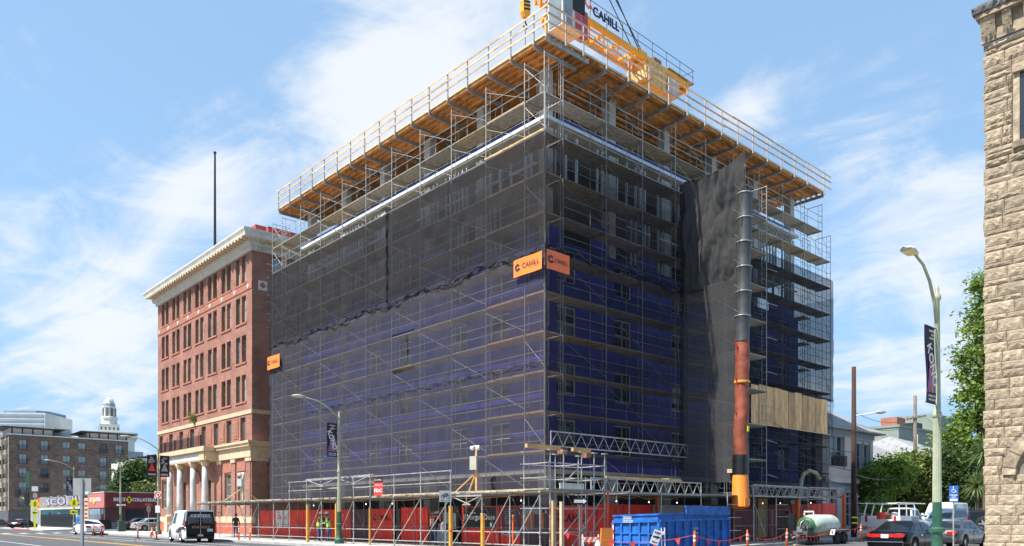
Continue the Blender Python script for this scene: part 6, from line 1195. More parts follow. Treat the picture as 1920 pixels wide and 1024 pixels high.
for x in (-2.8, -1.7, -.4):
    for sg in (-1, 1): MB().path([(x, sg * 1.1, 1.4), (x + .12, sg * 1.05, 1.9), (x + .15, sg * .98, 2.2)], .045, 6).obj('rack_post', K['white_paint'], tk)
    MB().tube((x + .15, -1.0, 2.2), (x + .15, 1.0, 2.2), .04, 6).obj('rack_bar', K['white_paint'], tk)
for sg in (-1, 1): MB().tube((-2.9, sg * .98, 2.22), (1.6, sg * .98, 2.22), .04, 6).obj('rack_rail', K['white_paint'], tk)
for x, y, m in ((-2.3, .2, 'flag_red'), (-1.5, -.3, 'flag_red'), (-2.0, -.5, 'poster_grey'), (-1.1, .4, 'rust')): MB().lathe([(.02, .95), (.26, .96), (.28, 1.1), (.26, 1.5), (.2, 1.62), (.05, 1.66)], 12, (x, y, 0)).obj('equipment', K[m], tk)
MB().box(.2, 1.3, -.5, .5, 2.26, 2.36).obj('light_bar', K['black'], tk)
# tank trailer
tt = T('tank_trailer', 'pale green tank trailer with coiled hose behind orange posts', 'trailer', on_side(16.2, -6.0), AU, 'vehicles on the side street')
MB().lathe([(.02, -1.5), (.3, -1.47), (.5, -1.35), (.6, -1.15), (.62, -.9), (.62, 1.15), (.56, 1.4), (.35, 1.55), (.02, 1.6)], 22, (0, 0, 1.08), 'x').obj('tank', K['tank_pale'], tt, smooth=True)
MB().beam((-2.4, -.45, .52), (1.5, -.45, .52), .08, .12).beam((-2.4, .45, .52), (1.5, .45, .52), .08, .12).obj('chassis', K['grime'], tt); MB().box(-1.2, 1.3, -.5, .5, .5, .62).obj('cradle', K['tank_olive'], tt)
for x in (.35, 1.15):
    for sg in (-1, 1): wheel(tt, x, sg * .85, .36, .22, 'hub_dark')
for sg in (-1, 1): MB().prism([(-.25, .55), (-.1, .85), (1.6, .85), (1.7, .7), (1.6, .8), (-.05, .8), (-.2, .5)], sg * .85 - .13, sg * .85 + .13).obj('fender', K['alu'], tt)
for q in range(4): MB().path([(-1.56 - q * .05, .5 * math.cos(t) * (1 - q * .08), 1.1 + .45 * math.sin(t) * (1 - q * .1)) for t in [2 * math.pi * k / 20 for k in range(21)]], .035, 6).obj('hose_coil', K['hose_green'], tt)
MB().path([(-1.1, -.2, 1.65), (-1.1, -.2, 1.85), (-1.1, .35, 1.85), (-1.1, .35, 1.65)], .05, 8).obj('vent_pipe', K['white_paint'], tt)
MB().box(-2.3, -1.6, -.45, .4, .58, .78).obj('pump_deck', K['grime'], tt)
for k in range(9): x, y, z = random.uniform(-2.3, -1.7), random.uniform(-.45, .4), random.uniform(.8, .95); MB().box(x - .1, x + .1, y - .1, y + .1, .7, z + random.uniform(0, .2)).obj('pump_piece', K[random.choice(['grime', 'galv_dark', 'black', 'poster_grey'])], tt)
MB().tube((-2.4, 0, .5), (-3.1, 0, .42), .06, 6).obj('tow_bar', K['alu'], tt); MB().tube((-2.6, 0, 0), (-2.6, 0, .6), .04, 6).obj('jack_leg', K['alu'], tt); MB().box(-2.75, -2.45, -.15, .15, 0, .04).obj('jack_foot', K['lumber_pale'], tt)
for x in (-2.1, -1.8): wheel(tt, x, -.3, .2, .14, 'hub_dark')
# riser pipe with discharge hose
D = 49; o = T('pump_pipe', 'slanted grey concrete pump pipe with tan hose over its top', 'pipe', along(1490, D), 0); dx = (1503 - 1490) / 1471 * D; zt = zat(897, D) - gz(20)
MB().tube((0, 0, .4), (dx, 0, zt), .13, 10).obj('pipe', K['alu'], o); MB().path([(dx, 0, zt - .1), (dx + .15, 0, zt + .3), (dx + .5, 0, zt + .5), (dx + .9, 0, zt + .35), (dx + 1.15, 0, zt - .05)], .13, 8).obj('hose', K['hose_tan'], o, smooth=True); MB().box(-.3, .3, -.3, .3, 0, .4).obj('base_block', K['wood_pole'], o)
o = T('timber_stump', 'weathered timber crib post beside the tank trailer', 'post', along(1476, 47.5), AU); MB().box(-.42, .42, -.3, .3, 0, 1.75).obj('crib', K['wood_pole'], o); MB().lathe([(.05, 1.75), (.12, 1.76), (.1, 1.9)], 8).obj('cap', K['black'], o)
for k in range(4): MB().box(-.46, .46, -.33, -.3, .2 + k * .4, .45 + k * .4).obj('crib_board', K['wood_pole'], o)
o = MB(); vs = [(0, 0, .28)] + [((1.1 + .25 * math.sin(k * 2.3)) * math.cos(k * math.pi / 7), (.8 + .2 * math.cos(k * 1.7)) * math.sin(k * math.pi / 7), 0) for k in range(14)] + [((.7 + .15 * math.sin(k * 1.3)) * math.cos(k * math.pi / 7), .5 * math.sin(k * math.pi / 7), .2 + .05 * math.sin(k * 3.1)) for k in range(14)]
o.add(vs, [(1 + k, 1 + (k + 1) % 14, 15 + (k + 1) % 14, 15 + k) for k in range(14)] + [(15 + k, 15 + (k + 1) % 14, 0) for k in range(14)]).obj('sand_heap', K['foam'], None, 'low white heap of sheeting by the kerb right of the tank', 'heap', None, None, on_side(24.3, -4.6) + Vector((0, 0, .1)), AU, True)
# ------------------------------------------------------------------ dumpster
U0 = -1.6; dp = T('dumpster', 'long bright blue ribbed dumpster on the side street', 'dumpster', P(U0, -8.2), AU); DL, DW = 5.0, 2.4
def dside(p, q, h0, h1, n, out):
    # ribbed wall from p to q
    p, q, out = Vector(p), Vector(q), Vector(out); d = (q - p); up = Vector((0, 0, 1)); m = MB(); m.add([p + up * .2, q + up * .2, q + up * h1, p + up * h0] + [x - out * .05 for x in (p + up * .2, q + up * .2, q + up * h1, p + up * h0)], [(0, 1, 2, 3), (7, 6, 5, 4), (0, 3, 7, 4), (1, 5, 6, 2), (3, 2, 6, 7)]); m.obj('wall', K['dumpster_blue'], dp)
    for k in range(n + 1):
        t = k / n; b = p + d * t + out * .035; hh = h0 + (h1 - h0) * t - .3; MB().beam(b + up * .2, b + up * hh, .09, .07, out).obj('rib', K['dumpster_blue'], dp)
    MB().beam(p + up * (h0 - .27) + out * .04, q + up * (h1 - .27) + out * .04, .1, .09).obj('rail', K['dumpster_blue'], dp); MB().beam(p + up * h0, q + up * h1, .1, .07).obj('rim', K['dumpster_blue'], dp)
    MB().beam(p + up * .2 + out * .03, q + up * .2 + out * .03, .1, .12).obj('rail', K['dumpster_blue'], dp)
dside((0, DW, 0), (0, 0, 0), 1.68, 1.74, 5, (-1, 0, 0)); dside((0, 0, 0), (DL, 0, 0), 1.75, 1.83, 9, (0, -1, 0)); dside((0, DW, 0), (DL, DW, 0), 1.68, 1.8, 9, (0, 1, 0)); dside((DL, 0, 0), (DL, DW, 0), 1.83, 1.8, 5, (1, 0, 0))
for z in (.55, .95): MB().beam((-.03, DW, z), (-.03, 0, z), .05, .05).obj('rail', K['dumpster_blue'], dp)
MB().box(1.75, DL + .02, -.09, -.03, 1.72, 2.03).obj('raised_side', K['dumpster_blue'], dp); MB().box(1.72, DL + .05, -.11, -.0, 2.03, 2.1).obj('rim', K['dumpster_blue'], dp); MB().box(.05, DL - .05, .05, DW - .05, .2, 1.1).obj('rubble', K['dumpster_inside'], dp)
for k in range(6): MB().box(-.085, -.07, DW - .08, DW - .02, .3 + k * .2, .5 + k * .2).obj('reflector', K['flag_red'] if k % 2 else K['white_print'], dp)
gr = MB()
for k in range(11):
    y = 1.75 - (k % 6) * .09; z = 1.45 + .14 * (k // 6) 
    for q in range(8): t0, t1 = q * math.pi / 4, (q + 1) * math.pi / 4; gr.tube((-.1, y + .045 * math.cos(t0), z + .05 * math.sin(t0)), (-.1, y + .045 * math.cos(t1), z + .05 * math.sin(t1)), .011, 4)
gr.obj('graffiti', K['white_print'], dp)
for u, z in ((2.15, 1.1), (2.15, .9)): MB().box(u, u + .5, -.056, -.052, z, z + .1).obj('stencil', K['house_trim'], dp)
# ------------------------------------------------------------------ delineator posts, cones, pennants
dm = [MB().lathe([(.055, 0), (.05, .95), (.035, 1.0), (.035, 1.06), (.02, 1.1)], 10).mesh('tube', K['orange_plastic'], True), MB().lathe([(.21, 0), (.2, .05), (.09, .09)], 8).mesh('foot', K['rubber']), MB().lathe([(.056, .0), (.0545, .09)], 10, cap=False).mesh('reflective_band', K['reflective'])]
def delin(label, loc, lean=0.0):
    o = T('delineator_post', label, 'delineator', loc, 0, 'orange delineator posts'); o.rotation_euler = (0, lean, 0)
    link('tube', dm[0], o); link('foot', dm[1], o); link('reflective_band', dm[2], o, loc=(0, 0, .68)); link('reflective_band', dm[2], o, loc=(0, 0, .84)); return o
dl = [(175.5, 69, 'orange post at the rear wheel of the white sedan', 0), (190, 67, 'orange post in front of the white sedan bumper', 0), (258.5, 59.5, 'orange post standing alone left of the van', 0), (293.5, 56.5, 'orange post just left of the van', 0), (448, 51.5, 'upright orange post at the canopy near the van', 0), (468, 51.0, 'leaning orange post at the canopy near the van', .07)]
for px, D, lab, ln in dl: delin(lab, at(px, D, .0), ln)
fl_ = [(1090, 27.5, None), (1302, 30.5, 'orange post in front of the dumpster side'), (1402, 33, 'orange post below the orange chute mouth'), (1475, 36, 'orange post left of the tank trailer'), (1569, 45.5, 'orange post at the tank trailer wheels'), (1614, 47, 'orange post by the white heap and truck')]
ends = []
for px, D, lab in fl_:
    p = along(px, D); 
    if lab: delin(lab, p, random.uniform(-.03, .03))
    ends.append(p + Vector((0, 0, .93 if lab else .9)))
ends.append(along(1660, 48) + Vector((0, 0, .95)))
ends[0] = at(1054, 31.2, 1.05)
def pennants(i, a, b, lab):
    o = T('pennant_line', lab, 'pennants', a, 0, 'red pennant lines'); d = b - a; n = max(3, int(d.length / .75)); pts = []
    for k in range(n * 2 + 1): t = k / (n * 2); pts.append(d * t - Vector((0, 0, .35 * 4 * t * (1 - t) * min(1, d.length / 5))))
    MB().path(pts, .008, 4).obj('cord', K['flag_red'], o)
    for k in range(n):
        p, q = pts[2 * k], pts[2 * k + 1]; tip = (p + q) / 2 + Vector((random.uniform(-.05, .05), random.uniform(-.08, .08), -.26)); e = (q - p).normalized() * .11; m = (p + q) / 2; a_ = Vector((0, .01, 0))
        MB().add([m - e, m + e, tip, m - e + a_, m + e + a_, tip + a_], [(0, 1, 2), (5, 4, 3), (0, 3, 4, 1), (1, 4, 5, 2), (2, 5, 3, 0)]).obj('pennant', K['flag_red'], o)
names = ['red pennant line from the pale timber prop to the dumpster', 'red pennant line across the dumpster side', 'red pennant line left of the tank trailer', 'red pennant line in front of the tank trailer', 'red pennant line right of the tank trailer', 'red pennant line beside the white truck']
for i in range(len(ends) - 1): pennants(i, ends[i], ends[i + 1], names[i])
o = T('traffic_cone', 'small orange traffic cone on the sidewalk by the far lamp', 'cone', at(285, 64, .13)); MB().lathe([(.15, .03), (.03, .7)], 12).obj('cone', K['orange_plastic'], o, smooth=True); MB().box(-.2, .2, -.2, .2, 0, .03).obj('foot', K['orange_plastic'], o); MB().lathe([(.108, .32), (.078, .48)], 12, cap=False).obj('reflective_band', K['reflective'], o)
# barricade, tilted keep right sign, orange board
o = T('barricade', 'small folding barricade with orange and white stripes', 'barricade', at(1107, 28.5, 0), R(12))
for x in (-.3, .3):
    for y in (-.2, .2): MB().beam((x, y, 0), (x, 0, 1.0), .03, .03).obj('leg', K['white_paint'], o)
MB().box(-.32, .32, -.06, -.03, .72, .9).obj('board', K['white_print'], o)
for k in range(3): MB().prism([(-.27 + k * .2, .72), (-.17 + k * .2, .72), (-.07 + k * .2, .9), (-.17 + k * .2, .9)], -.066, -.061).obj('stripe', K['orange_plastic'], o)
o = T('plastic_sheet', 'crumpled clear plastic bag hung on the barricade', 'bag', at(1121, 28.3, 0), 0); MB().lathe([(.03, .45), (.09, .5), (.12, .6), (.08, .72), (.03, .8)], 7).obj('bag', K['foam'], o)
o = T('road_sign', 'tilted white keep right sign on a white stand before the dumpster', 'sign', at(1232, 27.8, 0), R(8)); MB().prism([(-.28, .72), (.0, .62), (.2, 1.1), (-.08, 1.2)], -.03, -.01).obj('sign_plate', K['white_print'], o); text('lettering', 'KEEP', K['black'], o, .02, -.036, 1.06, w=.22, tilt=R(-20), bold=.004); text('lettering', 'RIGHT', K['black'], o, -.1, -.036, .74, w=.2, tilt=R(-20), bold=.004)
MB().prism([(.1, .9), (.0, .98), (.0, .94), (-.14, .98), (-.16, .92), (-.02, .88), (-.04, .84)], -.036, -.031).obj('arrow', K['black'], o)
for x in (.2, .32): MB().beam((x, .05, 0), (x - .03, .05, 1.25), .03, .03).obj('stand_leg', K['white_paint'], o)
MB().box(.02, .3, .02, .05, 1.0, 1.12).obj('stand_board', K['white_paint'], o)
o = T('barrier_board', 'bright orange plastic barrier panel left of the dumpster', 'barrier', at(1137, 32.3, 0), AU - R(20)); MB().prism([(-.3, .05), (.3, .05), (.27, 1.18), (-.25, 1.18)], -.04, .04).obj('panel', K['chute_orange_bright'], o); MB().box(-.35, .35, -.2, .2, 0, .05).obj('foot', K['rubber'], o)
# ------------------------------------------------------------------ houses up the side street
g0 = gz(38)
ho = T('victorian_house', 'pink and blue trimmed house with porch beyond the scaffold', 'house', P(33.0, 2.2, g0 - .2), AU)
HW = 9.2; hz = 8.4
hl = [(1.3, 3.6, 5.3, 7.8), (5.9, 7.0, 5.2, 7.4), (7.3, 8.4, 5.2, 7.4), (1.2, 2.2, 1.3, 3.4), (4.0, 5.0, .4, 3.2), (6.4, 7.4, 1.3, 3.4)]
MB().wall(0, HW, 0, hz, hl, 0, .5).obj('front_wall', K['house_pink'], ho); MB().box(0, HW, .55, 11, 0, hz - .02).obj('mass', K['interior'], ho); MB().wall(-11, 0, 0, hz, [], 0, .1).obj('side_wall', K['house_pink'], ho, rz=R(-90)); MB().box(HW - .05, HW, .01, 11, 0, hz).obj('side_wall', K['house_pink'], ho)
for a, b, c_, d in hl:
    window(ho, (a + b) / 2, .2, c_, (b - a) / 2, d - c_, 0, 'house_trim', 'glass_dark', 2 if b - a > 1.5 else 1, 2)
    MB().box(a - .18, a - .01, -.06, .02, c_ - .15, d + .2).box(b + .01, b + .18, -.06, .02, c_ - .15, d + .2).box(a - .18, b + .18, -.08, .02, d + .2, d + .35).obj('window_trim', K['house_trim'], ho)
MB().box(-.1, HW + .1, -.08, .0, hz - .55, hz - .05).obj('frieze', K['house_trim'], ho); MB().box(-.15, HW + .15, -.35, .0, 3.95, 4.35).obj('belt_skirt', K['house_pink'], ho); MB().box(-.1, HW + .1, -.06, .0, 3.6, 3.93).obj('belt_trim', K['house_trim'], ho)
MB().add([(-.7, -.8, hz), (HW + .7, -.8, hz), (HW + .7, 11.5, hz), (-.7, 11.5, hz), (1.8, 3.2, hz + 2.4), (HW - 3.4, 3.2, hz + 2.4), (HW - 3.4, 8, hz + 2.4), (1.8, 8, hz + 2.4), (-.7, -.8, hz - .14), (HW + .7, -.8, hz - .14), (HW + .7, 11.5, hz - .14), (-.7, 11.5, hz - .14)], [(0, 1, 5, 4), (1, 2, 6, 5), (2, 3, 7, 6), (3, 0, 4, 7), (4, 5, 6, 7), (8, 9, 1, 0), (9, 10, 2, 1), (10, 11, 3, 2), (11, 8, 0, 3), (11, 10, 9, 8)]).obj('roof', K['roof_grey'], ho)
at_ = MB().box(-.6, 3.2, 1.6, 6, hz + .5, hz + 2.5).obj('attic', K['house_pink'], ho)
MB().add([(-1.2, .9, hz + 2.5), (3.8, .9, hz + 2.5), (3.8, 6.6, hz + 2.5), (-1.2, 6.6, hz + 2.5), (1.3, 3.5, hz + 3.7)], [(0, 1, 4), (1, 2, 4), (2, 3, 4), (3, 0, 4), (3, 2, 1, 0)]).obj('attic_roof', K['roof_grey'], at_)
for k in range(4): MB().box(.2 + k * .7, .7 + k * .7, 1.55, 1.6, hz + 1.1, hz + 2.3).obj('attic_window', K['glass_dark'], at_)
rl = MB().box(1.2, 3.7, -.3, -.25, 6.1, 6.17)
for k in range(16): rl.box(1.25 + k * .155, 1.29 + k * .155, -.3, -.26, 5.3, 6.1)
rl.obj('porch_rail', K['iron'], ho)
def house(label, u, v, w_, d_, h_, rh, wm, rm):
    g_ = gz(u); o = T('house', label, 'house', P(u, v, g_ - .3), AU, 'houses up the side street'); hl = [(x, x + .9, z, z + 1.5) for x in [1 + 2.2 * k for k in range(int(w_ / 2.2))] for z in (1.4, 4.4) if z + 1.8 < h_]
    MB().wall(0, w_, 0, h_, hl, 0, .2).obj('front_wall', K[wm], o); MB().box(0, w_, .25, d_, 0, h_ - .02).obj('mass', K[wm], o); MB().box(-.04, .0, .02, d_, 0, h_).obj('side_wall', K[wm], o)
    for a, b, c_, d in hl: window(o, (a + b) / 2, .1, c_, .45, 1.5, 0, 'cornice_white', 'glass_dark', 1, 2)
    MB().add([(-.6, -.7, h_), (w_ + .6, -.7, h_), (w_ + .6, d_ + .6, h_), (-.6, d_ + .6, h_), (w_ * .35, d_ * .45, h_ + rh), (w_ * .65, d_ * .45, h_ + rh), (-.6, -.7, h_ - .15), (w_ + .6, -.7, h_ - .15), (w_ + .6, d_ + .6, h_ - .15), (-.6, d_ + .6, h_ - .15)], [(0, 1, 5, 4), (1, 2, 5), (2, 3, 4, 5), (3, 0, 4), (6, 7, 1, 0), (7, 8, 2, 1), (8, 9, 3, 2), (9, 6, 0, 3), (9, 8, 7, 6)]).obj('roof', K[rm], o)
    return o
house('green grey house with pale grey hip roof behind the bushes', 43.5, 4.2, 9, 12, 5.9, 2.9, 'house_green', 'roof_grey'); house('house with wide grey roof between the two utility poles', 54, 7, 10, 12, 6.1, 3.4, 'house_green', 'roof_grey'); house('cream house with tan roof low behind the bushes', 43.6, 1.9, 3.2, 2.2, 4.6, .8, 'house_cream', 'roof_tan'); house('farthest grey roofed house behind the right bushes', 66, 6, 12, 14, 6.4, 3.2, 'house_pink', 'roof_grey')
o = T('long_building', 'long sage green parapet building behind the house roofs', 'building', P(72, 12, 1.2), AU); MB().box(0, 40, 0, 10, 0, 11.5).obj('wall', K['wall_sage'], o); MB().box(-.1, 40.1, -.15, 10, 11.5, 11.8).obj('coping', K['wall_sage'], o); MB().box(14, 26, 1, 8, 11.8, 14.5).obj('penthouse', K['wall_sage'], o); MB().box(2, 4.5, 1, 3, 11.8, 13).obj('roof_unit', K['brick_panel'], o); MB().box(8, 10, 1, 3, 11.8, 12.8).obj('roof_unit', K['iron'], o)
o = T('brick_chimney_block', 'small red brick block on the far roofs', 'building', at(1655, 112, 3), AU); MB().box(-2, 6, 0, 3, 0, 10.6).obj('wall', K['brick_panel'], o); MB().box(-2.1, 6.1, -.1, 3.1, 10.6, 10.8).obj('coping', K['concrete'], o)
# ------------------------------------------------------------------ utility poles and wires
def upole(label, px, D, ytop, r, m, arm=None):
    b = along(px, D); zt = zat(ytop, D); o = T('utility_pole', label, 'utility pole', b, 0, 'utility poles'); MB().tube((0, 0, 0), (0, 0, zt - b.z), r * 1.15, 10, r * .85).obj('pole', K[m], o, smooth=True); return o, zt - b.z, b
o, hp_, b1 = upole('dark brown utility pole with street light arm at the right canopy end', 1601, 50.5, 688, .155, 'wood_pole_brown')
zl = zat(780, 50.5) - b1.z; MB().path([(0, 0, zl), (.5, -.3, zl + .05), (1.1, -.7, zl + .12)], .04, 6).obj('lamp_arm', K['galv'], o); MB().lathe([(.02, -.3), (.1, -.2), (.13, .1), (.04, .35)], 10, (1.3, -.85, zl + .13), 'x').obj('lamp_head', K['galv'], o, smooth=True); MB().box(-.17, .17, -.18, .0, 1.0, 1.1).box(-.17, .17, -.18, .0, 1.35, 1.45).obj('reflector', K['sign_yellow'], o)
o2, hp2, b2 = upole('grey utility pole with one crossarm among the house roofs', 1716, 72, 742, .17, 'wood_pole')
za = zat(784, 72) - b2.z; MB().beam((-.75, 0, za - .12), (.85, -.3, za + .18), .12, .14).obj('crossarm', K['wood_pole'], o2)
for t in (-.65, -.2, .3, .75): MB().lathe([(.03, 0), (.05, .05), (.02, .14)], 8, (t, -.15 * t, za + .12 * t + .06)).obj('insulator', K['iron'], o2)
MB().tube((.16, -.1, .5), (.16, -.1, 8), .06, 6).obj('conduit', K['cornice_white'], o2); MB().lathe([(.14, 0), (.16, .1), (.16, .5), (.1, .6)], 10, (.25, -.15, zat(875, 72) - b2.z)).obj('transformer', K['galv'], o2)
def wire(a, b, sag, lab, r=.018): 
    pts = [a + (b - a) * (k / 16) - Vector((0, 0, sag * 4 * (k / 16) * (1 - k / 16))) for k in range(17)]; MB().path(pts, r, 4).obj('wire', K['cable'], None, lab, 'wire', 'overhead wires')
t1 = b1 + Vector((0, 0, zat(795, 50.5) - b1.z)); 
wire(b1 + Vector((0, 0, 8.2)), b2 + Vector((-.7, 0, za - .1)), .5, 'overhead wire joining the two poles, upper one'); wire(b1 + Vector((0, 0, 7.5)), b2 + Vector((.2, 0, za - .2)), .7, 'overhead wire joining the two poles, middle one'); wire(b1 + Vector((0, 0, 4.2)), b2 + Vector((0, 0, 4.6)), .55, 'overhead wire joining the two poles, lowest one', .03)
for k, (za_, zb_) in enumerate(((5.9, 6.6), (5.1, 5.4), (4.3, 4.4))): wire(P(13.6, -4.6, za_ + 1.1), b1 + Vector((0, 0, zb_ - 1)), .35, ('highest', 'middle', 'lowest')[k] + ' service wire from the chute tower to the dark pole', .02)
wire(b2 + Vector((.8, -.3, za)), at(1900, 95, zat(850, 95)), 1.0, 'wire running right from the crossarm pole'); wire(b2 + Vector((.4, -.1, 4.6)), at(1850, 100, zat(905, 100)), .8, 'low wire running right from the crossarm pole')
# ------------------------------------------------------------------ foliage
def foliage(name, m, parent, blobs, n, per, size, seed, droop=.0, clip=None):
    rd = random.Random(seed); vs = []; fs = []; tn = []
    tot = sum(b[3] * b[4] * b[5] for b in blobs)
    for (cx, cy, cz, rx, ry, rz_) in blobs:
        for _ in range(max(4, int(n * rx * ry * rz_ / tot))):
            while 1:
                d = Vector((rd.uniform(-1, 1), rd.uniform(-1, 1), rd.uniform(-1, 1)))
                if .05 < d.length < 1: break
            rad = d.length ** .33; d = d.normalized() * rad * rd.uniform(.75, 1.12); c = Vector((cx + d.x * rx, cy + d.y * ry, cz + d.z * rz_)); cr = size * rd.uniform(1.3, 4.2); ct = rd.uniform(.12, .88)
            for _ in range(per):
                p = c + Vector((rd.gauss(0, 1), rd.gauss(0, 1), rd.gauss(0, .75))) * cr * .5
                a = Vector((rd.gauss(0, 1), rd.gauss(0, 1), rd.gauss(0, .6))).normalized(); b = a.cross(Vector((rd.gauss(0, 1), rd.gauss(0, 1), rd.gauss(0, 1)))).normalized(); s = size * rd.uniform(.45, 1.4)
                k = len(vs); vs += [p - a * s * .6, p + b * s * .28, p + a * s * .6, p - b * s * .28]; fs.append((k, k + 1, k + 2, k + 3)); tn.append(min(1, max(0, ct + rd.gauss(0, .16))))
    me = bpy.data.meshes.new(name); me.from_pydata([tuple(v) for v in vs], [], fs); me.materials.append(K[m]); at__ = me.attributes.new('tone', 'FLOAT', 'FACE'); at__.data.foreach_set('value', tn); me.update()
    return link(name, me, parent)
def tree(label, loc, blobs, m, n, per, size, seed, th=None, tr=.2, name='tree', cat='tree', group=None, limbs=7):
    o = T(name, label, cat, loc, 0, group); rd = random.Random(seed); foliage('crown', m, o, blobs, n, per, size, seed)
    if th:
        MB().path([(0, 0, -.3), (.05, .03, th * .5), (-.05, 0, th)], tr, 9, tr * .6).obj('trunk', K['bark'], o, smooth=True); l = MB()
        for k in range(limbs): b = rd.choice(blobs); l.path([(0, 0, th * rd.uniform(.55, 1)), ((b[0]) * .5 + rd.uniform(-.3, .3), b[1] * .5, (th + b[2]) / 2), (b[0] + rd.uniform(-.5, .5) * b[3], b[1] + rd.uniform(-.5, .5) * b[4], b[2] + rd.uniform(0, .6) * b[5])], tr * .4, 6, tr * .08)
        l.obj('limb', K['bark'], o, smooth=True)
    return o
tp = along(1838, 76)
tree('tall ivy clad green tree behind the stone building edge', tp, [(0.9, 0, 22.0, 1.8, 2, 2.0), (.6, .5, 18.5, 2.0, 2, 2.2), (-.1, 0, 14.6, 2.0, 2.2, 2.6), (.4, 0, 11, 2.6, 2.2, 2.6), (-.4, .4, 7.5, 3.0, 2.4, 2.6), (1.6, 0, 20, 1.6, 2, 3), (1.8, 0, 14, 1.8, 2, 4)], 'leaf_bright', 400, 60, .33, 5, 17, .45, limbs=16)
B = 'bushes along the side street sidewalk'
tree('broad bush mass behind the white truck', along(1680, 70), [(-1.2, 0, 3.8, 2.4, 1.8, 1.8), (1.2, .3, 4.4, 2.4, 2, 1.9), (-.2, -.5, 2.4, 3, 1.6, 1.8)], 'leaf_bright', 260, 60, .27, 11, 2.6, .16, 'bush', 'bush', B)
tree('bright yellow green bush left of the crossarm pole', along(1668, 66), [(-.8, 0, 4.0, 1.6, 1.4, 1.3), (.8, 0, 4.7, 1.5, 1.4, 1.1), (-.9, 0, 3.0, 1.2, 1.2, 1.2)], 'leaf_bright', 170, 55, .24, 12, 2.6, .12, 'bush', 'bush', B)
tree('olive green bush right of the crossarm pole', along(1748, 69), [(-1.2, 0, 4.6, 1.7, 1.8, 1.6), (1.2, 0, 4.2, 2.2, 1.8, 2.0), (0, 0, 2.4, 2.6, 1.6, 1.8)], 'leaf_olive', 230, 55, .26, 13, 2.6, .15, 'bush', 'bush', B)
tree('dark bush beside the green lamp post and jeep', along(1800, 68), [(-1, 0, 4.2, 1.9, 1.6, 2.4), (1, 0, 3.4, 2, 1.6, 2.2)], 'leaf_dark', 200, 55, .26, 14, 2.6, .15, 'bush', 'bush', B)
tree('low bright shrub at the green house front', along(1646, 64), [(0, 0, 2.0, .8, .7, .5), (-.4, 0, 1.6, .6, .6, .5)], 'leaf_bright', 50, 50, .2, 15, 1.2, .06, 'bush', 'bush', B)
# spiky plants
def yucca(label, loc, n, l, seed, h):
    o = T('yucca_plant', label, 'plant', loc, 0, 'spiky plants'); rd = random.Random(seed); mb = MB(); tn = []
    for k in range(n):
        a = rd.uniform(0, 2 * math.pi); e = rd.uniform(-.45, 1.4); d = Vector((math.cos(a) * math.cos(e), math.sin(a) * math.cos(e), math.sin(e))); s = Vector((-math.sin(a), math.cos(a), 0)); L_ = l * rd.uniform(.7, 1.1); b = Vector((0, 0, h)); q = []
        for t, w_ in ((0, .03), (.45, .05), (1, .004)): c = b + d * L_ * t - Vector((0, 0, .35 * L_ * t * t * (1 - e / 2))); q.append((c - s * w_, c + s * w_))
        mb.quad(q[0][0], q[0][1], q[1][1], q[1][0]); mb.quad(q[1][0], q[1][1], q[2][1], q[2][0]); x = rd.random(); tn += [x, x]
    c = mb.obj('leaves', K['leaf_yucca'], o, fix=False); a = c.data.attributes.new('tone', 'FLOAT', 'FACE'); a.data.foreach_set('value', tn); MB().tube((0, 0, -.2), (0, 0, h), .16, 8, .12).obj('trunk', K['bark'], o)
yucca('spiky yucca at the stone building edge, lower one', along(1832, 60), 170, 1.55, 3, 3.3); yucca('spiky yucca at the stone building edge, upper one', along(1846, 64), 150, 1.8, 4, 6.0)
tree('dark slim trees behind the pawn shop roof', at(247, 128), [(-.8, 0, 7.4, 1.5, 1.5, 3.4), (.9, 0, 8.6, 1.0, 1.2, 3.0), (2.4, 0, 6.8, 1.4, 1.4, 3.2), (-2, 0, 5.4, 1.5, 1.4, 2.4)], 'leaf_dark', 330, 36, .42, 21, 6, .2); tree('yellow green shrub over the pawn shop roof edge', at(281, 124), [(0, 0, 5.6, 2.6, 1.5, 1.2), (2, 0, 5.2, 1.6, 1.4, 1.2)], 'leaf_olive', 120, 36, .42, 22, 4, .15)
tree('tiny green shrub sprouting from the brick facade', P(1.0, VBK + 13.3, 11.5), [(0, -.1, 0, .25, .2, .45), (.1, -.1, -.3, .2, .2, .3)], 'leaf_bright', 26, 30, .1, 23, None, name='bush', cat='bush')
# ------------------------------------------------------------------ small things at the far corner
o = T('iron_fence', 'dark picket fence in front of the graffiti building', 'fence', P(-1.0, 84), AU - R(90)); 
for z in (.4, 1.9): MB().beam((-24, 0, z), (-3, 0, z), .05, .06).obj('fence_rail', K['iron'], o)
for k in range(84): MB().box(-24 + k * .25, -24 + k * .25 + .09, -.02, .02, .15, 2.1).obj('picket', K['iron'], o)
o = T('wire_fence', 'low white picket fence along the pawn shop lot', 'fence', P(-.6, 80), AU)
for k in range(50): MB().box(k * .25, k * .25 + .05, -.02, .02, .15, 1.0).obj('picket', K['poster_grey'], o)
MB().box(0, 12.4, -.02, .03, .95, 1.02).obj('fence_rail', K['poster_grey'], o)
o = T('utility_box', 'dark green utility cabinet beside the white sedan', 'cabinet', at(228, 84, .13), AU); MB().box(-.35, .35, -.25, .25, 0, 1.1).obj('cabinet', K['cabinet_green'], o); MB().box(-.38, .38, -.28, .28, 1.1, 1.16).obj('lid', K['cabinet_green'], o)
o = T('site_container', 'dark barrel crates at the pawn shop corner', 'crates', at(196, 97, .13), AU); MB().box(-1.0, .6, -.4, .4, 0, 1.25).obj('crate', K['fence_black'], o); MB().box(.7, 1.3, -.4, .4, 0, .9).obj('crate', K['galv_dark'], o)
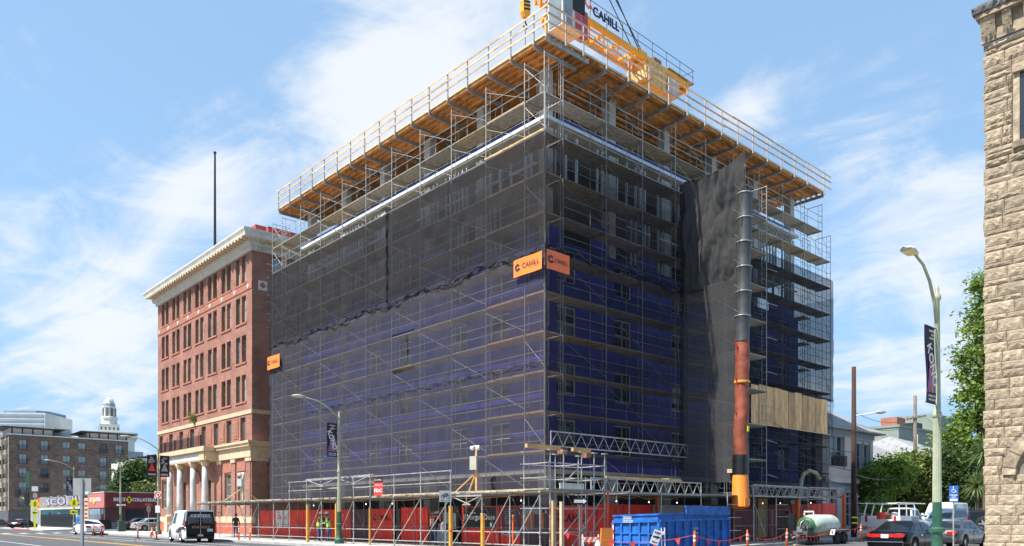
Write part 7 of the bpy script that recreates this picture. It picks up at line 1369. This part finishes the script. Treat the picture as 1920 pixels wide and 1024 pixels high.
# ------------------------------------------------------------------ people
def skeleton(bag=False, bend=0.0, arms='down'):
    V = {'pel': ((0, 0, .95), .135), 'sp': ((0, -.02 - bend * .1, 1.15), .125), 'ch': ((0, -bend * .25, 1.35), .145), 'nk': ((0, -.02 - bend * .32, 1.5), .06), 'hd': ((0, -.035 - bend * .36, 1.62), .085), 'tp': ((0, -.02 - bend * .38, 1.73), .075)}
    E = [('pel', 'sp'), ('sp', 'ch'), ('ch', 'nk'), ('nk', 'hd'), ('hd', 'tp')]
    for s, n in ((-1, 'l'), (1, 'r')):
        y0 = -bend * .25
        V['sh' + n] = ((s * .18, y0, 1.42), .065); el = (s * .26, y0 + .02, 1.15); ha = (s * .25, y0 - .12, .92)
        if arms == 'front': el = (s * .25, y0 - .1, 1.16); ha = (s * .12, y0 - .36, 1.12)
        V['el' + n] = (el, .048); V['wr' + n] = (ha, .032); d = (Vector(ha) - Vector(el)).normalized(); p = Vector(ha) + d * .08; V['pm' + n] = (tuple(p), .036)
        E += [('ch', 'sh' + n), ('sh' + n, 'el' + n), ('el' + n, 'wr' + n), ('wr' + n, 'pm' + n)]
        sx = Vector((0, 1, 0)) if arms != 'front' else Vector((0, 0, 1))
        for q in range(4):
            a = p + d * .045 + sx * (q - 1.5) * .021; b = a + d * (.035, .045, .042, .03)[q] + Vector((-s * .012, 0, -.004)); V['f%d%s' % (q, n)] = (tuple(a), .0095); V['g%d%s' % (q, n)] = (tuple(b), .0085); E += [('pm' + n, 'f%d%s' % (q, n)), ('f%d%s' % (q, n), 'g%d%s' % (q, n))]
        t = p - d * .03 - sx * .045; V['th' + n] = (tuple(t), .011); V['tt' + n] = (tuple(t + d * .04 - sx * .012), .009); E += [('pm' + n, 'th' + n), ('th' + n, 'tt' + n)]
        V['hp' + n] = ((s * .095, 0, .9), .105); V['kn' + n] = ((s * .11, -.02 + .03 * s, .49), .072); V['an' + n] = ((s * .12, .03 + .05 * s, .1), .048); V['ft' + n] = ((s * .13, -.14 + .05 * s, .045), .042)
        E += [('pel', 'hp' + n), ('hp' + n, 'kn' + n), ('kn' + n, 'an' + n), ('an' + n, 'ft' + n)]
    return V, E
PEOPLE = [('worker in white hard hat and yellow green vest, left of the pair', along(598, 48.6, .13), R(70), 'vest', 'shirt_dark', 'front', .3), ('worker in white hard hat, blue sleeves and yellow green vest, right of the pair', along(617, 48.2, .13), R(-60), 'vest', 'shirt_blue', 'front', .35), ('worker with white hard hat behind the other two', along(603, 50.5, .13), R(10), 'dark', 'shirt_dark', 'down', .0), ('person with white cap carrying a pale bundle before the notices', along(816, 41.2, .13), R(75), 'bag', 'shirt_dark', 'front', .25), ('person in dark clothes walking under the left canopy end', along(442, 57, .13), R(40), 'dark', 'shirt_dark', 'down', .05)]
tmp = []
for lab, loc, rz, kind, sm, arms, bend in PEOPLE:
    V, E = skeleton(arms=arms, bend=bend); ks = list(V); me = bpy.data.meshes.new('sk'); me.from_pydata([V[k][0] for k in ks], [(ks.index(a), ks.index(b)) for a, b in E], []); ob = bpy.data.objects.new('sk', me); COL.objects.link(ob)
    m = ob.modifiers.new('s', 'SKIN'); m.use_smooth_shade = True; ob.modifiers.new('d', 'SUBSURF').levels = 1
    if not me.skin_vertices: pass
    for i, k in enumerate(ks): r = V[k][1]; sv = me.skin_vertices[0].data[i]; sv.radius = (r * (1.25 if k in ('ch', 'sp', 'pel') else 1), r * (.85 if k in ('ch', 'sp', 'pel') else 1)); sv.use_root = (k == 'pel')
    tmp.append(ob)
bpy.context.view_layer.update(); dg = bpy.context.evaluated_depsgraph_get()
bodies = [bpy.data.meshes.new_from_object(o.evaluated_get(dg)) for o in tmp]
for o in tmp: bpy.data.objects.remove(o)
for (lab, loc, rz, kind, sm, arms, bend), me in zip(PEOPLE, bodies):
    o = T('person', lab, 'person', loc, rz, 'people under the canopy'); me.name = 'body'; me.materials.clear()
    for x in ('skin', 'jeans', sm, 'black'): me.materials.append(K[x])
    vest = MB(); 
    for p in me.polygons:
        c = p.center; hand = (abs(c.x) > .1 or c.y < -.3) and math.hypot(c.x, c.y) > .3 and (c.z < .93 or arms == 'front' and c.y < -.3)
        p.material_index = 0 if c.z > 1.49 or hand else (3 if c.z < .12 else (1 if c.z < .97 and abs(c.x) < .22 and not hand else 2)); p.use_smooth = True
        if kind == 'vest' and .9 < c.z < 1.47 and abs(c.x) < .2 and c.y > -.25 - bend * .3 and p.material_index in (1, 2):
            vest.add([Vector(me.vertices[i].co) + p.normal * .022 for i in p.vertices], [tuple(range(len(p.vertices)))])
    link('body', me, o); hy = -.03 - bend * .36
    if vest.v: vest.obj('vest', K['hivis'], o, fix=False); MB().lathe([(.19, 1.12), (.19, 1.17)], 16, (0, -bend * .1, 0), cap=False).rot(Matrix.Diagonal((1, .72, 1, 1))).obj('vest_band', K['reflective'], o)
    if kind != 'bag' and lab.startswith('worker'): MB().lathe([(.165, 1.70), (.13, 1.715), (.125, 1.77), (.1, 1.83), (.05, 1.86), (.005, 1.865)], 16, (0, hy, 0)).obj('hard_hat', K['helmet'], o, smooth=True)
    elif kind == 'bag': MB().lathe([(.19, 1.69), (.12, 1.71), (.115, 1.78), (.07, 1.82), (.005, 1.83)], 14, (0, hy, 0)).obj('cap', K['white_cloth'], o, smooth=True)
    MB().lathe([(.095, 1.60), (.108, 1.66), (.1, 1.73), (.06, 1.78), (.005, 1.79)], 12, (0, hy + .02, 0)).obj('hair', K['hair'], o, smooth=True)
    for x in (-.032, .032): MB().lathe([(.002, -.012), (.013, 0), (.002, .012)], 6, (x, hy - .082, 1.645)).obj('eye', K['black'], o)
    MB().add([(-.014, hy - .085, 1.6), (.014, hy - .085, 1.6), (0, hy - .115, 1.605), (0, hy - .085, 1.65)], [(0, 1, 2), (1, 3, 2), (3, 0, 2), (0, 3, 1)]).obj('nose', K['skin'], o); MB().box(-.025, .025, hy - .086, hy - .078, 1.565, 1.573).obj('mouth', K['brick_panel'], o)
    if kind == 'bag':
        b = T('bundle', 'pale cloth bundle held in the arms of the capped person', 'bundle', loc + Vector((0, 0, 1.0)), rz); mb = MB(); vs = []
        for i in range(7):
            t = i / 6 * math.pi
            for j in range(10): a = j / 10 * 2 * math.pi; rr = math.sin(t) * (.2 + .03 * math.sin(j * 2.3 + i)); vs.append((rr * math.cos(a), -.42 + rr * math.sin(a) * .7, -.28 * math.cos(t) + .02 * math.sin(j * 1.9)))
        mb.add(vs, [(i * 10 + j, i * 10 + (j + 1) % 10, (i + 1) * 10 + (j + 1) % 10, (i + 1) * 10 + j) for i in range(6) for j in range(10)]).obj('cloth', K['white_cloth'], b, smooth=True)
